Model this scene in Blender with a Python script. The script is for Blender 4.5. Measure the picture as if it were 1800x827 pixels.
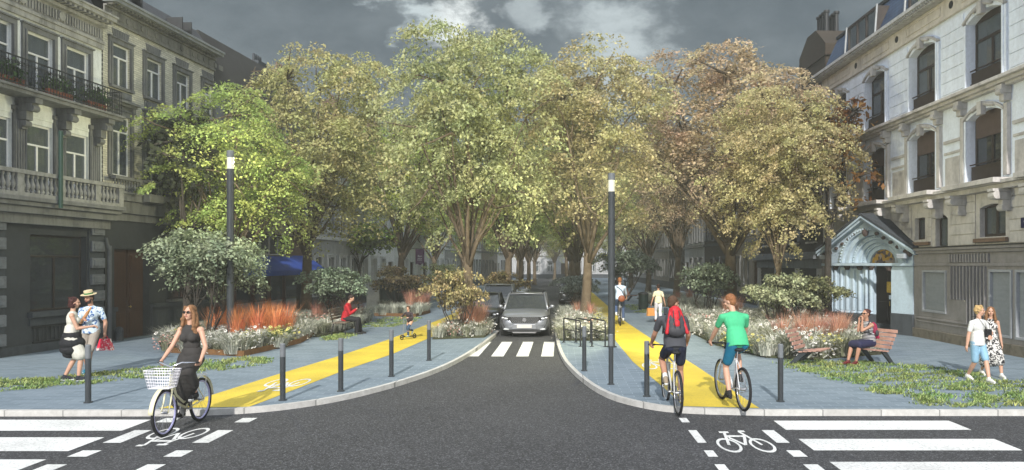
import bpy, bmesh, math, random
import numpy as np
from mathutils import Vector, Matrix, Euler
R = math.radians
rnd = random.Random(7)
sc = bpy.context.scene
for o in list(bpy.data.objects): bpy.data.objects.remove(o)
C = sc.collection

# ---------------------------------------------------------------- camera, sky, sun, exposure
CAMZ = 2.6; F = 1300.0; VX = 985.0; VY = 465.0
cam = bpy.data.cameras.new('camera'); co = bpy.data.objects.new('camera', cam); C.objects.link(co)
co.location = (0, 0, CAMZ); co.rotation_euler = (R(90), 0, 0)
cam.sensor_width = 36; cam.lens = 36*F/1800.0
cam.shift_x = -(VX-900)/1800.0; cam.shift_y = (VY-413.5)/1800.0
cam.clip_start = .1; cam.clip_end = 2500
sc.camera = co
SUN_EL = 31.0
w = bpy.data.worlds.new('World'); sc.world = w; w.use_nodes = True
def build_world():
    nt = w.node_tree; N = nt.nodes; L = nt.links; N.clear()
    out = N.new('ShaderNodeOutputWorld'); bg = N.new('ShaderNodeBackground'); bg.inputs['Strength'].default_value = 0.1
    L.new(bg.outputs[0], out.inputs[0])
    sky = N.new('ShaderNodeTexSky'); sky.sky_type = 'NISHITA'; sky.sun_disc = False
    sky.sun_elevation = R(SUN_EL); sky.sun_rotation = R(180)
    tc = N.new('ShaderNodeTexCoord'); sep = N.new('ShaderNodeSeparateXYZ'); L.new(tc.outputs['Generated'], sep.inputs[0])
    def math_(op, a, b=None, c=None, clamp=False):
        m = N.new('ShaderNodeMath'); m.operation = op; m.use_clamp = clamp
        for i, v in enumerate((a, b, c)):
            if v is None: continue
            if isinstance(v, (int, float)): m.inputs[i].default_value = v
            else: L.new(v, m.inputs[i])
        return m.outputs[0]
    # project the direction on a cloud deck: x/z, y/z
    zz = math_('ADD', math_('MAXIMUM', sep.outputs[2], 0.0), 0.38)
    cx = math_('DIVIDE', sep.outputs[0], zz); cy = math_('DIVIDE', sep.outputs[1], zz)
    cb = N.new('ShaderNodeCombineXYZ'); L.new(cx, cb.inputs[0]); L.new(cy, cb.inputs[1])
    def noise(scale, detail, rough=.55, dist=0.0):
        n = N.new('ShaderNodeTexNoise'); n.inputs['Scale'].default_value = scale; n.inputs['Detail'].default_value = detail
        n.inputs['Roughness'].default_value = rough; n.inputs['Distortion'].default_value = dist
        L.new(cb.outputs[0], n.inputs['Vector']); return n.outputs['Fac']
    n1 = noise(1.6, 8, .6, .4); n2 = noise(6.5, 8, .6, .2); n3 = noise(22, 5, .65)
    t = math_('ADD', math_('MULTIPLY', n1, .55), math_('ADD', math_('MULTIPLY', n2, .35), math_('MULTIPLY', n3, .16)))
    ramp = N.new('ShaderNodeValToRGB'); L.new(t, ramp.inputs[0]); e = ramp.color_ramp.elements
    e[0].position = .34; e[0].color = (.54, .74, .92, 1); e[1].position = .86; e[1].color = (2.0, 2.3, 2.5, 1)
    x = ramp.color_ramp.elements.new(.48); x.color = (.78, 1.02, 1.22, 1)
    x = ramp.color_ramp.elements.new(.60); x.color = (1.15, 1.42, 1.62, 1)
    # breaks in the cloud where the light comes through, as soft areas round given directions
    vn = N.new('ShaderNodeVectorMath'); vn.operation = 'NORMALIZE'; L.new(tc.outputs['Generated'], vn.inputs[0])
    col = ramp.outputs[0]
    def brk(d, r0, r1, gain, colr):
        nonlocal col
        d = Vector(d).normalized()
        s = N.new('ShaderNodeVectorMath'); s.operation = 'DISTANCE'; s.inputs[1].default_value = d; L.new(vn.outputs[0], s.inputs[0])
        dd = math_('ADD', s.outputs['Value'], math_('MULTIPLY', math_('SUBTRACT', n2, .5), gain))
        dd = math_('ADD', dd, math_('MULTIPLY', math_('SUBTRACT', n3, .5), gain*.5))
        mr = N.new('ShaderNodeMapRange'); mr.interpolation_type = 'SMOOTHSTEP'; L.new(dd, mr.inputs[0])
        mr.inputs[1].default_value = r0; mr.inputs[2].default_value = r1; mr.inputs[3].default_value = 1; mr.inputs[4].default_value = 0
        mx = N.new('ShaderNodeMix'); mx.data_type = 'RGBA'; L.new(mr.outputs[0], mx.inputs[0]); L.new(col, mx.inputs[6]); mx.inputs[7].default_value = (*colr, 1)
        col = mx.outputs[2]
    def pd(px, py): return ((px-VX)/F, 1, (VY-py)/F)
    brk(pd(800, 45), -.015, .06, .26, (6.2, 6.6, 6.6))
    brk(pd(725, 22), -.01, .04, .22, (4.0, 4.6, 4.8))
    brk(pd(925, 26), -.01, .035, .16, (2.6, 3.0, 3.2))
    brk(pd(1080, 80), .0, .11, .24, (3.6, 4.1, 4.3))
    # brightness added to the unseen sky high overhead, as fill from above
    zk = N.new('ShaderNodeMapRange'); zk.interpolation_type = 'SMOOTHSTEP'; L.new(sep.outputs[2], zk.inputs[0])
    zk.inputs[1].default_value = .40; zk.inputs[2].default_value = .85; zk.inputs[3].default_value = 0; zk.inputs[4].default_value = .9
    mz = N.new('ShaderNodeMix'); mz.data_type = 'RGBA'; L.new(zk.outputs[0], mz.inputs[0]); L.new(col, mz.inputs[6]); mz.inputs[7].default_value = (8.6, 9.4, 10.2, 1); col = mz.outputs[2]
    # sky behind and beside the view, brightness added to light the facades
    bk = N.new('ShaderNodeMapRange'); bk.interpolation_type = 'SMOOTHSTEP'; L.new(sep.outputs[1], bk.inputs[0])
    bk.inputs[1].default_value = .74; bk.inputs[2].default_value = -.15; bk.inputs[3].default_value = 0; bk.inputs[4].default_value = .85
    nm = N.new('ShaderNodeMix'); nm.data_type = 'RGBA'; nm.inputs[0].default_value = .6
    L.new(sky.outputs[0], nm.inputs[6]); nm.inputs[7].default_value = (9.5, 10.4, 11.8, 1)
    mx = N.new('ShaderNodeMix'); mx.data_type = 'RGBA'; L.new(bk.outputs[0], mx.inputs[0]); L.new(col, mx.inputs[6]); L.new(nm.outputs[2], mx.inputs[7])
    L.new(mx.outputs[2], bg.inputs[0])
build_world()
sl = bpy.data.lights.new('sun', 'SUN'); sl.energy = 3.7; sl.angle = R(.8); sl.color = (1, .965, .91)
so = bpy.data.objects.new('sun', sl); C.objects.link(so); so.rotation_euler = (R(90-SUN_EL), 0, R(-4))
vs = sc.view_settings; vs.view_transform = 'Standard'; vs.look = 'None'; vs.gamma = 1; vs.exposure = 0.58
sc.cycles.max_bounces = 6; sc.cycles.transparent_max_bounces = 12; sc.cycles.diffuse_bounces = 3

# ---------------------------------------------------------------- helpers
def P(px, py, z=.1):
    """pixel of the photograph -> point of a level plane at height z"""
    Y = F*(CAMZ-z)/(py-VY); return Vector(((px-VX)*Y/F, Y, z))
def tag(o, label=None, cat=None, group=None, kind=None):
    if label: o['label'] = label
    if cat: o['category'] = cat
    if group: o['group'] = group
    if kind: o['kind'] = kind
    return o
def empty(name, loc=(0, 0, 0), rz=0, label=None, cat=None, group=None):
    o = bpy.data.objects.new(name, None); C.objects.link(o); o.location = loc; o.rotation_euler = (0, 0, rz)
    o.empty_display_size = .2
    return tag(o, label, cat, group)
SPLIT = set('banded_courses second_floor_mouldings banded_stone window_ornament shop_pane shop_frame pilaster balcony_bracket spandrel_panel rusticated_blocks round_vent brick_sill window_mouldings plinth_and_ledges shop_posts stall_riser shop_glass shop_pilaster chimney_pot carved_capital blue_stone_base plinth shop_pane fluted_panel step column stretcher leg slat post armrest impost_band gable_verge'.split())
class MB:
    def __init__(s): s.v = []; s.f = []; s.mi = []
    def add(s, vs, fs, mi=0):
        b = len(s.v); s.v.extend([tuple(v) for v in vs]); s.f.extend([tuple(b+i for i in f) for f in fs]); s.mi.extend([mi]*len(fs)); return s
    def box(s, x0, x1, y0, y1, z0, z1, mi=0, M=None):
        vs = [Vector(p) for p in ((x0,y0,z0),(x1,y0,z0),(x1,y1,z0),(x0,y1,z0),(x0,y0,z1),(x1,y0,z1),(x1,y1,z1),(x0,y1,z1))]
        if M is not None: vs = [M @ v for v in vs]
        return s.add(vs, [(0,3,2,1),(4,5,6,7),(0,1,5,4),(1,2,6,5),(2,3,7,6),(3,0,4,7)], mi)
    def cyl(s, p0, p1, r0, r1=None, n=12, mi=0, caps=True):
        p0 = Vector(p0); p1 = Vector(p1); r1 = r0 if r1 is None else r1
        d = (p1-p0).normalized(); u = d.orthogonal().normalized(); w_ = d.cross(u)
        vs = []
        for p, r in ((p0, r0), (p1, r1)):
            for i in range(n):
                a = 2*math.pi*i/n; vs.append(p+u*math.cos(a)*r+w_*math.sin(a)*r)
        fs = [(i, (i+1) % n, n+(i+1) % n, n+i) for i in range(n)]
        if caps: fs += [tuple(range(n-1, -1, -1)), tuple(range(n, 2*n))]
        return s.add(vs, fs, mi)
    def tube(s, pts, rs, n=8, mi=0, caps=True, closed=False):
        pts = [Vector(p) for p in pts]; m = len(pts)
        if isinstance(rs, (int, float)): rs = [rs]*m
        vs = []; u = None
        for i, p in enumerate(pts):
            if closed: d = pts[(i+1) % m]-pts[i-1]
            else: d = pts[min(i+1, m-1)]-pts[max(i-1, 0)]
            d.normalize()
            if u is None: u = d.orthogonal().normalized()
            else:
                u = (u-d*u.dot(d))
                u = u.normalized() if u.length > 1e-5 else d.orthogonal().normalized()
            w_ = d.cross(u)
            for k in range(n):
                a = 2*math.pi*k/n; vs.append(p+(u*math.cos(a)+w_*math.sin(a))*rs[i])
        fs = []
        for i in range(m if closed else m-1):
            a = i*n; b = ((i+1) % m)*n
            for k in range(n): fs.append((a+k, a+(k+1) % n, b+(k+1) % n, b+k))
        if caps and not closed: fs += [tuple(range(n-1, -1, -1)), tuple(range((m-1)*n, m*n))]
        return s.add(vs, fs, mi)
    def prism(s, poly, z0, z1, mi=0, M=None):
        """polygon in xy extruded in z; M maps it elsewhere"""
        n = len(poly)
        vs = [Vector((x, y, z0)) for x, y in poly]+[Vector((x, y, z1)) for x, y in poly]
        if M is not None: vs = [M @ v for v in vs]
        return s.add(vs, [tuple(range(n-1, -1, -1)), tuple(range(n, 2*n))]+[(i, (i+1) % n, n+(i+1) % n, n+i) for i in range(n)], mi)
    def fprism(s, poly, y0, y1, mi=0):
        """polygon in xz (a facade outline) extruded in y"""
        n = len(poly)
        vs = [(x, y0, z) for x, z in poly]+[(x, y1, z) for x, z in poly]
        return s.add(vs, [tuple(range(n)), tuple(range(2*n-1, n-1, -1))]+[(i, n+i, n+(i+1) % n, (i+1) % n) for i in range(n)], mi)
    def sphere(s, c, r, n=12, m=8, mi=0, M=None):
        c = Vector(c); r = Vector(r) if not isinstance(r, (int, float)) else Vector((r, r, r))
        vs = [Vector((0, 0, 1))]
        for j in range(1, m):
            t = math.pi*j/m
            for i in range(n): a = 2*math.pi*i/n; vs.append(Vector((math.sin(t)*math.cos(a), math.sin(t)*math.sin(a), math.cos(t))))
        vs.append(Vector((0, 0, -1)))
        vs = [Vector((v.x*r.x, v.y*r.y, v.z*r.z)) for v in vs]
        if M is not None: vs = [M @ v for v in vs]
        vs = [v+c for v in vs]
        fs = [(0, 1+i, 1+(i+1) % n) for i in range(n)]
        for j in range(m-2):
            a = 1+j*n; b = a+n
            for i in range(n): fs.append((a+i, b+i, b+(i+1) % n, a+(i+1) % n))
        l = len(vs)-1; a = 1+(m-2)*n
        fs += [(a+i, l, a+(i+1) % n) for i in range(n)]
        return s.add(vs, fs, mi)
    def lathe(s, prof, c=(0, 0, 0), n=12, mi=0, sx=1, sy=1):
        vs = []
        for r, z in prof:
            for i in range(n): a = 2*math.pi*i/n; vs.append((c[0]+r*math.cos(a)*sx, c[1]+r*math.sin(a)*sy, c[2]+z))
        m = len(prof); fs = []
        for j in range(m-1):
            for i in range(n): fs.append((j*n+i, j*n+(i+1) % n, (j+1)*n+(i+1) % n, (j+1)*n+i))
        fs += [tuple(range(n-1, -1, -1)), tuple(range((m-1)*n, m*n))]
        return s.add(vs, fs, mi)
    def mesh(s, name):
        me = bpy.data.meshes.new(name); me.from_pydata(s.v, [], s.f); me.validate()
        return me
    def islands(s, gap=.03):
        n = len(s.v); par = list(range(n))
        def find(a):
            while par[a] != a: par[a] = par[par[a]]; a = par[a]
            return a
        for f in s.f:
            r = find(f[0])
            for i in f[1:]:
                q = find(i)
                if q != r: par[q] = r
        bb = {}
        for i, v in enumerate(s.v):
            r = find(i); b = bb.get(r)
            if b is None: bb[r] = [list(v), list(v)]
            else:
                for k in range(3):
                    if v[k] < b[0][k]: b[0][k] = v[k]
                    if v[k] > b[1][k]: b[1][k] = v[k]
        ks = list(bb); g = {k: k for k in ks}
        def fg(a):
            while g[a] != a: a = g[a]
            return a
        for i, a in enumerate(ks):
            for c in ks[i+1:]:
                if fg(a) != fg(c) and all(bb[a][0][k]-gap <= bb[c][1][k] and bb[c][0][k]-gap <= bb[a][1][k] for k in range(3)): g[fg(a)] = fg(c)
        out = {}
        for f, m in zip(s.f, s.mi): out.setdefault(fg(find(f[0])), []).append((f, m))
        res = []
        for fs in out.values():
            b = MB(); mp = {}
            for f, m in fs:
                nf = []
                for i in f:
                    if i not in mp: mp[i] = len(b.v); b.v.append(s.v[i])
                    nf.append(mp[i])
                b.f.append(tuple(nf)); b.mi.append(m)
            res.append(b)
        return res
    def build(s, name, mat, parent=None, smooth=False, bevel=0, loc=None):
        if name in SPLIT and parent:
            o = None
            for b in s.islands(): o = b.build1(name, mat, parent, smooth, bevel, loc)
            return o
        return s.build1(name, mat, parent, smooth, bevel, loc)
    def build1(s, name, mat, parent=None, smooth=False, bevel=0, loc=None):
        me = s.mesh(name)
        mats = mat if isinstance(mat, (list, tuple)) else [mat]
        for m in mats: me.materials.append(m)
        if len(mats) > 1 and len(s.mi) == len(me.polygons): me.polygons.foreach_set('material_index', s.mi)
        if smooth is True: me.polygons.foreach_set('use_smooth', [True]*len(me.polygons))
        o = bpy.data.objects.new(name, me); C.objects.link(o)
        if parent: o.parent = parent
        if loc is not None: o.location = loc
        if bevel:
            b = o.modifiers.new('bevel', 'BEVEL'); b.width = bevel; b.segments = 2; b.limit_method = 'ANGLE'
        return o
def copy_tree(o, parent=None):
    c = o.copy(); C.objects.link(c)
    if parent: c.parent = parent
    for ch in o.children: copy_tree(ch, c)
    return c
def link_mesh(name, me, parent=None, loc=None, rz=0):
    o = bpy.data.objects.new(name, me); C.objects.link(o)
    if parent: o.parent = parent
    if loc is not None: o.location = loc
    o.rotation_euler = (0, 0, rz)
    return o

# ---------------------------------------------------------------- materials
def mat(name, col, rough=.8, var=.18, scale=3.0, bump=.0, bscale=40, metal=0, col2=None, spec=.3, detail=5, coat=0):
    m = bpy.data.materials.new(name); m.use_nodes = True; nt = m.node_tree; N = nt.nodes; L = nt.links
    b = N['Principled BSDF']; b.inputs['Roughness'].default_value = rough; b.inputs['Metallic'].default_value = metal
    b.inputs['Specular IOR Level'].default_value = spec; b.inputs['Coat Weight'].default_value = coat
    tc = N.new('ShaderNodeTexCoord'); n = N.new('ShaderNodeTexNoise'); n.inputs['Scale'].default_value = scale; n.inputs['Detail'].default_value = detail
    n.inputs['Roughness'].default_value = .65
    L.new(tc.outputs['Object'], n.inputs['Vector'])
    mr = N.new('ShaderNodeMapRange'); L.new(n.outputs['Fac'], mr.inputs[0]); mr.inputs[1].default_value = .3; mr.inputs[2].default_value = .7
    mx = N.new('ShaderNodeMix'); mx.data_type = 'RGBA'; L.new(mr.outputs[0], mx.inputs[0])
    c2 = col2 if col2 else tuple(c*(1+var) for c in col); c1 = col if col2 else tuple(c*(1-var) for c in col)
    mx.inputs[6].default_value = (*c1, 1); mx.inputs[7].default_value = (*c2, 1); L.new(mx.outputs[2], b.inputs['Base Color'])
    if bump:
        nb = N.new('ShaderNodeTexNoise'); nb.inputs['Scale'].default_value = bscale; nb.inputs['Detail'].default_value = 4; L.new(tc.outputs['Object'], nb.inputs['Vector'])
        bp = N.new('ShaderNodeBump'); bp.inputs['Strength'].default_value = bump; bp.inputs['Distance'].default_value = .02
        L.new(nb.outputs['Fac'], bp.inputs['Height']); L.new(bp.outputs[0], b.inputs['Normal'])
    return m
def nodes(m): return m.node_tree.nodes, m.node_tree.links, m.node_tree.nodes['Principled BSDF']
def brick_mat(name, c1, c2, mortar, bw=.22, bh=.075, msize=.008, plane='xz', rough=.85, dirt=.35, bump=.4, stain=None, world=False, offs=.5, mixs=1.2):
    m = bpy.data.materials.new(name); m.use_nodes = True; N, L, b = nodes(m); b.inputs['Roughness'].default_value = rough; b.inputs['Specular IOR Level'].default_value = .25
    if world:
        g = N.new('ShaderNodeNewGeometry'); src = g.outputs['Position']
    else:
        tc = N.new('ShaderNodeTexCoord'); src = tc.outputs['Object']
    sp = N.new('ShaderNodeSeparateXYZ'); L.new(src, sp.inputs[0]); cb = N.new('ShaderNodeCombineXYZ')
    L.new(sp.outputs['XYZ'.index(plane[0].upper())], cb.inputs[0]); L.new(sp.outputs['XYZ'.index(plane[1].upper())], cb.inputs[1])
    br = N.new('ShaderNodeTexBrick'); L.new(cb.outputs[0], br.inputs[0]); br.inputs['Scale'].default_value = 1
    br.inputs['Brick Width'].default_value = bw; br.inputs['Row Height'].default_value = bh; br.inputs['Mortar Size'].default_value = msize
    br.inputs['Mortar Smooth'].default_value = .2; br.inputs['Bias'].default_value = 0; br.offset = offs
    br.inputs['Color1'].default_value = (*c1, 1); br.inputs['Color2'].default_value = (*c2, 1); br.inputs['Mortar'].default_value = (*mortar, 1)
    n = N.new('ShaderNodeTexNoise'); n.inputs['Scale'].default_value = mixs; n.inputs['Detail'].default_value = 8; n.inputs['Roughness'].default_value = .7; L.new(src, n.inputs['Vector'])
    mr = N.new('ShaderNodeMapRange'); L.new(n.outputs['Fac'], mr.inputs[0]); mr.inputs[1].default_value = .35; mr.inputs[2].default_value = .7; mr.inputs[3].default_value = 0; mr.inputs[4].default_value = dirt
    mx = N.new('ShaderNodeMix'); mx.data_type = 'RGBA'; L.new(mr.outputs[0], mx.inputs[0]); L.new(br.outputs['Color'], mx.inputs[6])
    mx.inputs[7].default_value = (*(stain or tuple(c*.35 for c in c1)), 1); L.new(mx.outputs[2], b.inputs['Base Color'])
    if bump:
        bp = N.new('ShaderNodeBump'); bp.inputs['Strength'].default_value = bump; bp.inputs['Distance'].default_value = .01; bp.invert = True
        L.new(br.outputs['Fac'], bp.inputs['Height']); L.new(bp.outputs[0], b.inputs['Normal'])
    return m
def render_mat(name, col, dirt=.5, stain=(.03, .03, .028), rough=.85, sx=3.5, sz=.8, groove=0, lo=.45, hi=.75, gcol=.35):
    """painted render / stone with vertical streaks and grime"""
    m = bpy.data.materials.new(name); m.use_nodes = True; N, L, b = nodes(m); b.inputs['Roughness'].default_value = rough; b.inputs['Specular IOR Level'].default_value = .2
    tc = N.new('ShaderNodeTexCoord'); mp = N.new('ShaderNodeMapping'); mp.inputs['Scale'].default_value = (sx, sx, sz); L.new(tc.outputs['Object'], mp.inputs[0])
    n = N.new('ShaderNodeTexNoise'); n.inputs['Scale'].default_value = 1; n.inputs['Detail'].default_value = 9; n.inputs['Roughness'].default_value = .72; L.new(mp.outputs[0], n.inputs['Vector'])
    mr = N.new('ShaderNodeMapRange'); L.new(n.outputs['Fac'], mr.inputs[0]); mr.inputs[1].default_value = lo; mr.inputs[2].default_value = hi; mr.inputs[3].default_value = 0; mr.inputs[4].default_value = dirt
    n2 = N.new('ShaderNodeTexNoise'); n2.inputs['Scale'].default_value = 9; n2.inputs['Detail'].default_value = 6; L.new(tc.outputs['Object'], n2.inputs['Vector'])
    m0 = N.new('ShaderNodeMix'); m0.data_type = 'RGBA'; L.new(n2.outputs['Fac'], m0.inputs[0]); m0.inputs[6].default_value = (*[c*.8 for c in col], 1); m0.inputs[7].default_value = (*[c*1.15 for c in col], 1)
    mx = N.new('ShaderNodeMix'); mx.data_type = 'RGBA'; L.new(mr.outputs[0], mx.inputs[0]); L.new(m0.outputs[2], mx.inputs[6]); mx.inputs[7].default_value = (*stain, 1)
    L.new(mx.outputs[2], b.inputs['Base Color'])
    bp = N.new('ShaderNodeBump'); bp.inputs['Strength'].default_value = .25; bp.inputs['Distance'].default_value = .01
    L.new(n2.outputs['Fac'], bp.inputs['Height']); L.new(bp.outputs[0], b.inputs['Normal'])
    return m
def glass_mat(name, col=(.03, .035, .04), trans=.45, rough=.04):
    m = bpy.data.materials.new(name); m.use_nodes = True; N, L, b = nodes(m)
    b.inputs['Base Color'].default_value = (*col, 1); b.inputs['Roughness'].default_value = rough; b.inputs['Specular IOR Level'].default_value = .9
    if trans > 0:
        t = N.new('ShaderNodeBsdfTransparent'); t.inputs[0].default_value = (.8, .85, .86, 1); mx = N.new('ShaderNodeMixShader'); mx.inputs[0].default_value = trans
        L.new(b.outputs[0], mx.inputs[1]); L.new(t.outputs[0], mx.inputs[2]); L.new(mx.outputs[0], N['Material Output'].inputs[0])
    return m
def emit_mat(name, col, st, base=(.8, .8, .75)):
    m = bpy.data.materials.new(name); m.use_nodes = True; N, L, b = nodes(m)
    b.inputs['Base Color'].default_value = (*base, 1); b.inputs['Emission Color'].default_value = (*col, 1); b.inputs['Emission Strength'].default_value = st
    return m
def leaf_mat(name, c1=None, c2=None, nscale=.9, trans=.3, use_obj=True, rough=.55, v0=.5, v1=1.65):
    """leaves: colour of the object, varied leaf patch by leaf patch"""
    m = bpy.data.materials.new(name); m.use_nodes = True; N, L, b = nodes(m); b.inputs['Roughness'].default_value = rough; b.inputs['Specular IOR Level'].default_value = .25
    tc = N.new('ShaderNodeTexCoord'); n = N.new('ShaderNodeTexNoise'); n.inputs['Scale'].default_value = nscale; n.inputs['Detail'].default_value = 3; L.new(tc.outputs['Object'], n.inputs['Vector'])
    n2 = N.new('ShaderNodeTexWhiteNoise'); g = N.new('ShaderNodeNewGeometry'); n2.noise_dimensions = '1D'; L.new(g.outputs['Random Per Island'], n2.inputs['W'])
    hs = N.new('ShaderNodeHueSaturation')
    if use_obj:
        oi = N.new('ShaderNodeObjectInfo'); L.new(oi.outputs['Color'], hs.inputs['Color'])
    else:
        mx0 = N.new('ShaderNodeMix'); mx0.data_type = 'RGBA'; mx0.inputs[6].default_value = (*c1, 1); mx0.inputs[7].default_value = (*c2, 1)
        L.new(g.outputs['Random Per Island'], mx0.inputs[0]); L.new(mx0.outputs[2], hs.inputs['Color'])
    v = N.new('ShaderNodeMapRange'); L.new(n2.outputs[0], v.inputs[0]); v.inputs[3].default_value = v0; v.inputs[4].default_value = v1; L.new(v.outputs[0], hs.inputs['Value'])
    h = N.new('ShaderNodeMapRange'); L.new(n.outputs['Fac'], h.inputs[0]); h.inputs[1].default_value = .3; h.inputs[2].default_value = .7; h.inputs[3].default_value = .466; h.inputs[4].default_value = .53; L.new(h.outputs[0], hs.inputs['Hue'])
    L.new(hs.outputs[0], b.inputs['Base Color'])
    tr = N.new('ShaderNodeBsdfTranslucent'); L.new(hs.outputs[0], tr.inputs[0]); ms = N.new('ShaderNodeMixShader'); ms.inputs[0].default_value = trans
    L.new(b.outputs[0], ms.inputs[1]); L.new(tr.outputs[0], ms.inputs[2]); L.new(ms.outputs[0], N['Material Output'].inputs[0])
    return m
M = {}
# ---------------------------------------------------------------- ground, road, pavements
def asphalt():
    m = bpy.data.materials.new('asphalt'); m.use_nodes = True; N, L, b = nodes(m); b.inputs['Roughness'].default_value = .85; b.inputs['Specular IOR Level'].default_value = .3
    g = N.new('ShaderNodeNewGeometry')
    def nz(s, d=3, r=.6):
        n = N.new('ShaderNodeTexNoise'); n.inputs['Scale'].default_value = s; n.inputs['Detail'].default_value = d; n.inputs['Roughness'].default_value = r; L.new(g.outputs['Position'], n.inputs['Vector']); return n
    a = nz(.55, 9, .72); s = N.new('ShaderNodeTexVoronoi'); s.inputs['Scale'].default_value = 58; L.new(g.outputs['Position'], s.inputs['Vector'])
    sp = N.new('ShaderNodeSeparateColor'); L.new(s.outputs['Color'], sp.inputs[0])
    r1 = N.new('ShaderNodeMapRange'); L.new(sp.outputs[0], r1.inputs[0]); r1.inputs[1].default_value = .72; r1.inputs[2].default_value = 1.0; r1.inputs[3].default_value = 0; r1.inputs[4].default_value = .6
    r2 = N.new('ShaderNodeMapRange'); L.new(sp.outputs[1], r2.inputs[0]); r2.inputs[1].default_value = 0; r2.inputs[2].default_value = 1; r2.inputs[3].default_value = .6; r2.inputs[4].default_value = 1.5
    m0 = N.new('ShaderNodeMix'); m0.data_type = 'RGBA'; L.new(a.outputs[0], m0.inputs[0]); m0.inputs[6].default_value = (.015, .015, .017, 1); m0.inputs[7].default_value = (.056, .056, .058, 1)
    mm = N.new('ShaderNodeMix'); mm.data_type = 'RGBA'; mm.blend_type = 'MULTIPLY'; mm.inputs[0].default_value = 1; L.new(m0.outputs[2], mm.inputs[6]); L.new(r2.outputs[0], mm.inputs[7])
    m1 = N.new('ShaderNodeMix'); m1.data_type = 'RGBA'; L.new(r1.outputs[0], m1.inputs[0]); L.new(mm.outputs[2], m1.inputs[6]); m1.inputs[7].default_value = (.2, .2, .21, 1)
    L.new(m1.outputs[2], b.inputs['Base Color'])
    bp = N.new('ShaderNodeBump'); bp.inputs['Strength'].default_value = .5; bp.inputs['Distance'].default_value = .006; L.new(s.outputs['Distance'], bp.inputs['Height']); L.new(bp.outputs[0], b.inputs['Normal'])
    return m
def paint(name, col, wear=.25):
    m = bpy.data.materials.new(name); m.use_nodes = True; N, L, b = nodes(m); b.inputs['Roughness'].default_value = .7
    g = N.new('ShaderNodeNewGeometry'); n = N.new('ShaderNodeTexNoise'); n.inputs['Scale'].default_value = 22; n.inputs['Detail'].default_value = 6; n.inputs['Roughness'].default_value = .75; L.new(g.outputs['Position'], n.inputs['Vector'])
    r = N.new('ShaderNodeMapRange'); L.new(n.outputs[0], r.inputs[0]); r.inputs[1].default_value = .5; r.inputs[2].default_value = .72; r.inputs[3].default_value = 0; r.inputs[4].default_value = wear
    mx = N.new('ShaderNodeMix'); mx.data_type = 'RGBA'; L.new(r.outputs[0], mx.inputs[0]); mx.inputs[6].default_value = (*col, 1); mx.inputs[7].default_value = (.08, .08, .08, 1)
    n2 = N.new('ShaderNodeTexNoise'); n2.inputs['Scale'].default_value = .9; n2.inputs['Detail'].default_value = 5; L.new(g.outputs['Position'], n2.inputs['Vector'])
    r2 = N.new('ShaderNodeMapRange'); L.new(n2.outputs[0], r2.inputs[0]); r2.inputs[1].default_value = .3; r2.inputs[2].default_value = .7; r2.inputs[3].default_value = .8; r2.inputs[4].default_value = 1.12
    mm = N.new('ShaderNodeMix'); mm.data_type = 'RGBA'; mm.blend_type = 'MULTIPLY'; mm.inputs[0].default_value = 1; L.new(mx.outputs[2], mm.inputs[6]); L.new(r2.outputs[0], mm.inputs[7])
    L.new(mm.outputs[2], b.inputs['Base Color']); return m
M['asphalt'] = asphalt()
M['white_paint'] = paint('white_road_paint', (.68, .68, .66), .8)
M['yellow'] = paint('yellow_lane_surface', (.60, .445, .035), .4)
M['sett'] = brick_mat('blue_grey_setts', (.13, .17, .205), (.19, .235, .275), (.27, .32, .36), bw=.40, bh=.17, msize=.008, plane='xy', world=True, dirt=.35, stain=(.12, .15, .175), bump=.3, mixs=.8)
M['kerb'] = brick_mat('granite_kerb', (.46, .45, .43), (.56, .55, .52), (.22, .22, .21), bw=1.0, bh=50, msize=.012, plane='xy', world=True, dirt=.55, stain=(.25, .24, .22), mixs=6)
M['earth'] = mat('bare_ground', (.07, .065, .05), .95, .3, 1.2, .5, 20)
def sheet(name, pts, z, m, kind='structure', thick=0):
    b = MB(); n = len(pts)
    if thick: b.prism(pts, z-thick, z)
    else: b.add([(x, y, z) for x, y in pts], [tuple(range(n))])
    return tag(b.build(name, m), kind=kind)
g = MB(); g.add([(-1500, -300, -.05), (1500, -300, -.05), (1500, 2200, -.05), (-1500, 2200, -.05)], [(0, 1, 2, 3)]); tag(g.build('ground', M['earth']), kind='structure')
def smooth(pts, it=2):
    for _ in range(it):
        q = [pts[0]]
        for a, b in zip(pts, pts[1:]):
            q += [(a[0]*.75+b[0]*.25, a[1]*.75+b[1]*.25), (a[0]*.25+b[0]*.75, a[1]*.25+b[1]*.75)]
        q.append(pts[-1]); pts = q
    return pts
KL = [(-60, 12.65)]+smooth([(-7.4, 12.64), (-6.4, 12.66), (-5.6, 12.8), (-4.91, 13.16), (-4.15, 14.0), (-3.44, 15.7), (-2.85, 18.06), (-2.53, 21.2), (-2.33, 26), (-2.3, 27.6)])+[(-2.4, 28.0), (-4.0, 28.7), (-4.15, 29.0), (-4.15, 150)]
KR = [(60, 12.65)]+smooth([(3.6, 12.68), (2.1, 12.85), (1.48, 13.3), (.83, 14.4), (.33, 17.1), (.0, 20.3), (-.18, 26), (-.2, 30)])+[(-.2, 36.2), (1.5, 37.2), (1.65, 37.6), (1.65, 150)]
sheet('road', [(-60, -12), (60, -12), (60, 13.2), (6, 13.2), (6, 150), (-8, 150), (-8, 13.2), (-60, 13.2)], 0.0, M['asphalt'])
sheet('pavement_left', [(-60, 150)]+KL, .096, M['sett'], thick=.14)
sheet('pavement_right', [(60, 150)]+KR, .096, M['sett'], thick=.14)
sheet('pavement_near', [(-60, -25), (60, -25), (60, -12.004), (-60, -12.004)], .1, M['sett'], thick=.14)
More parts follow.
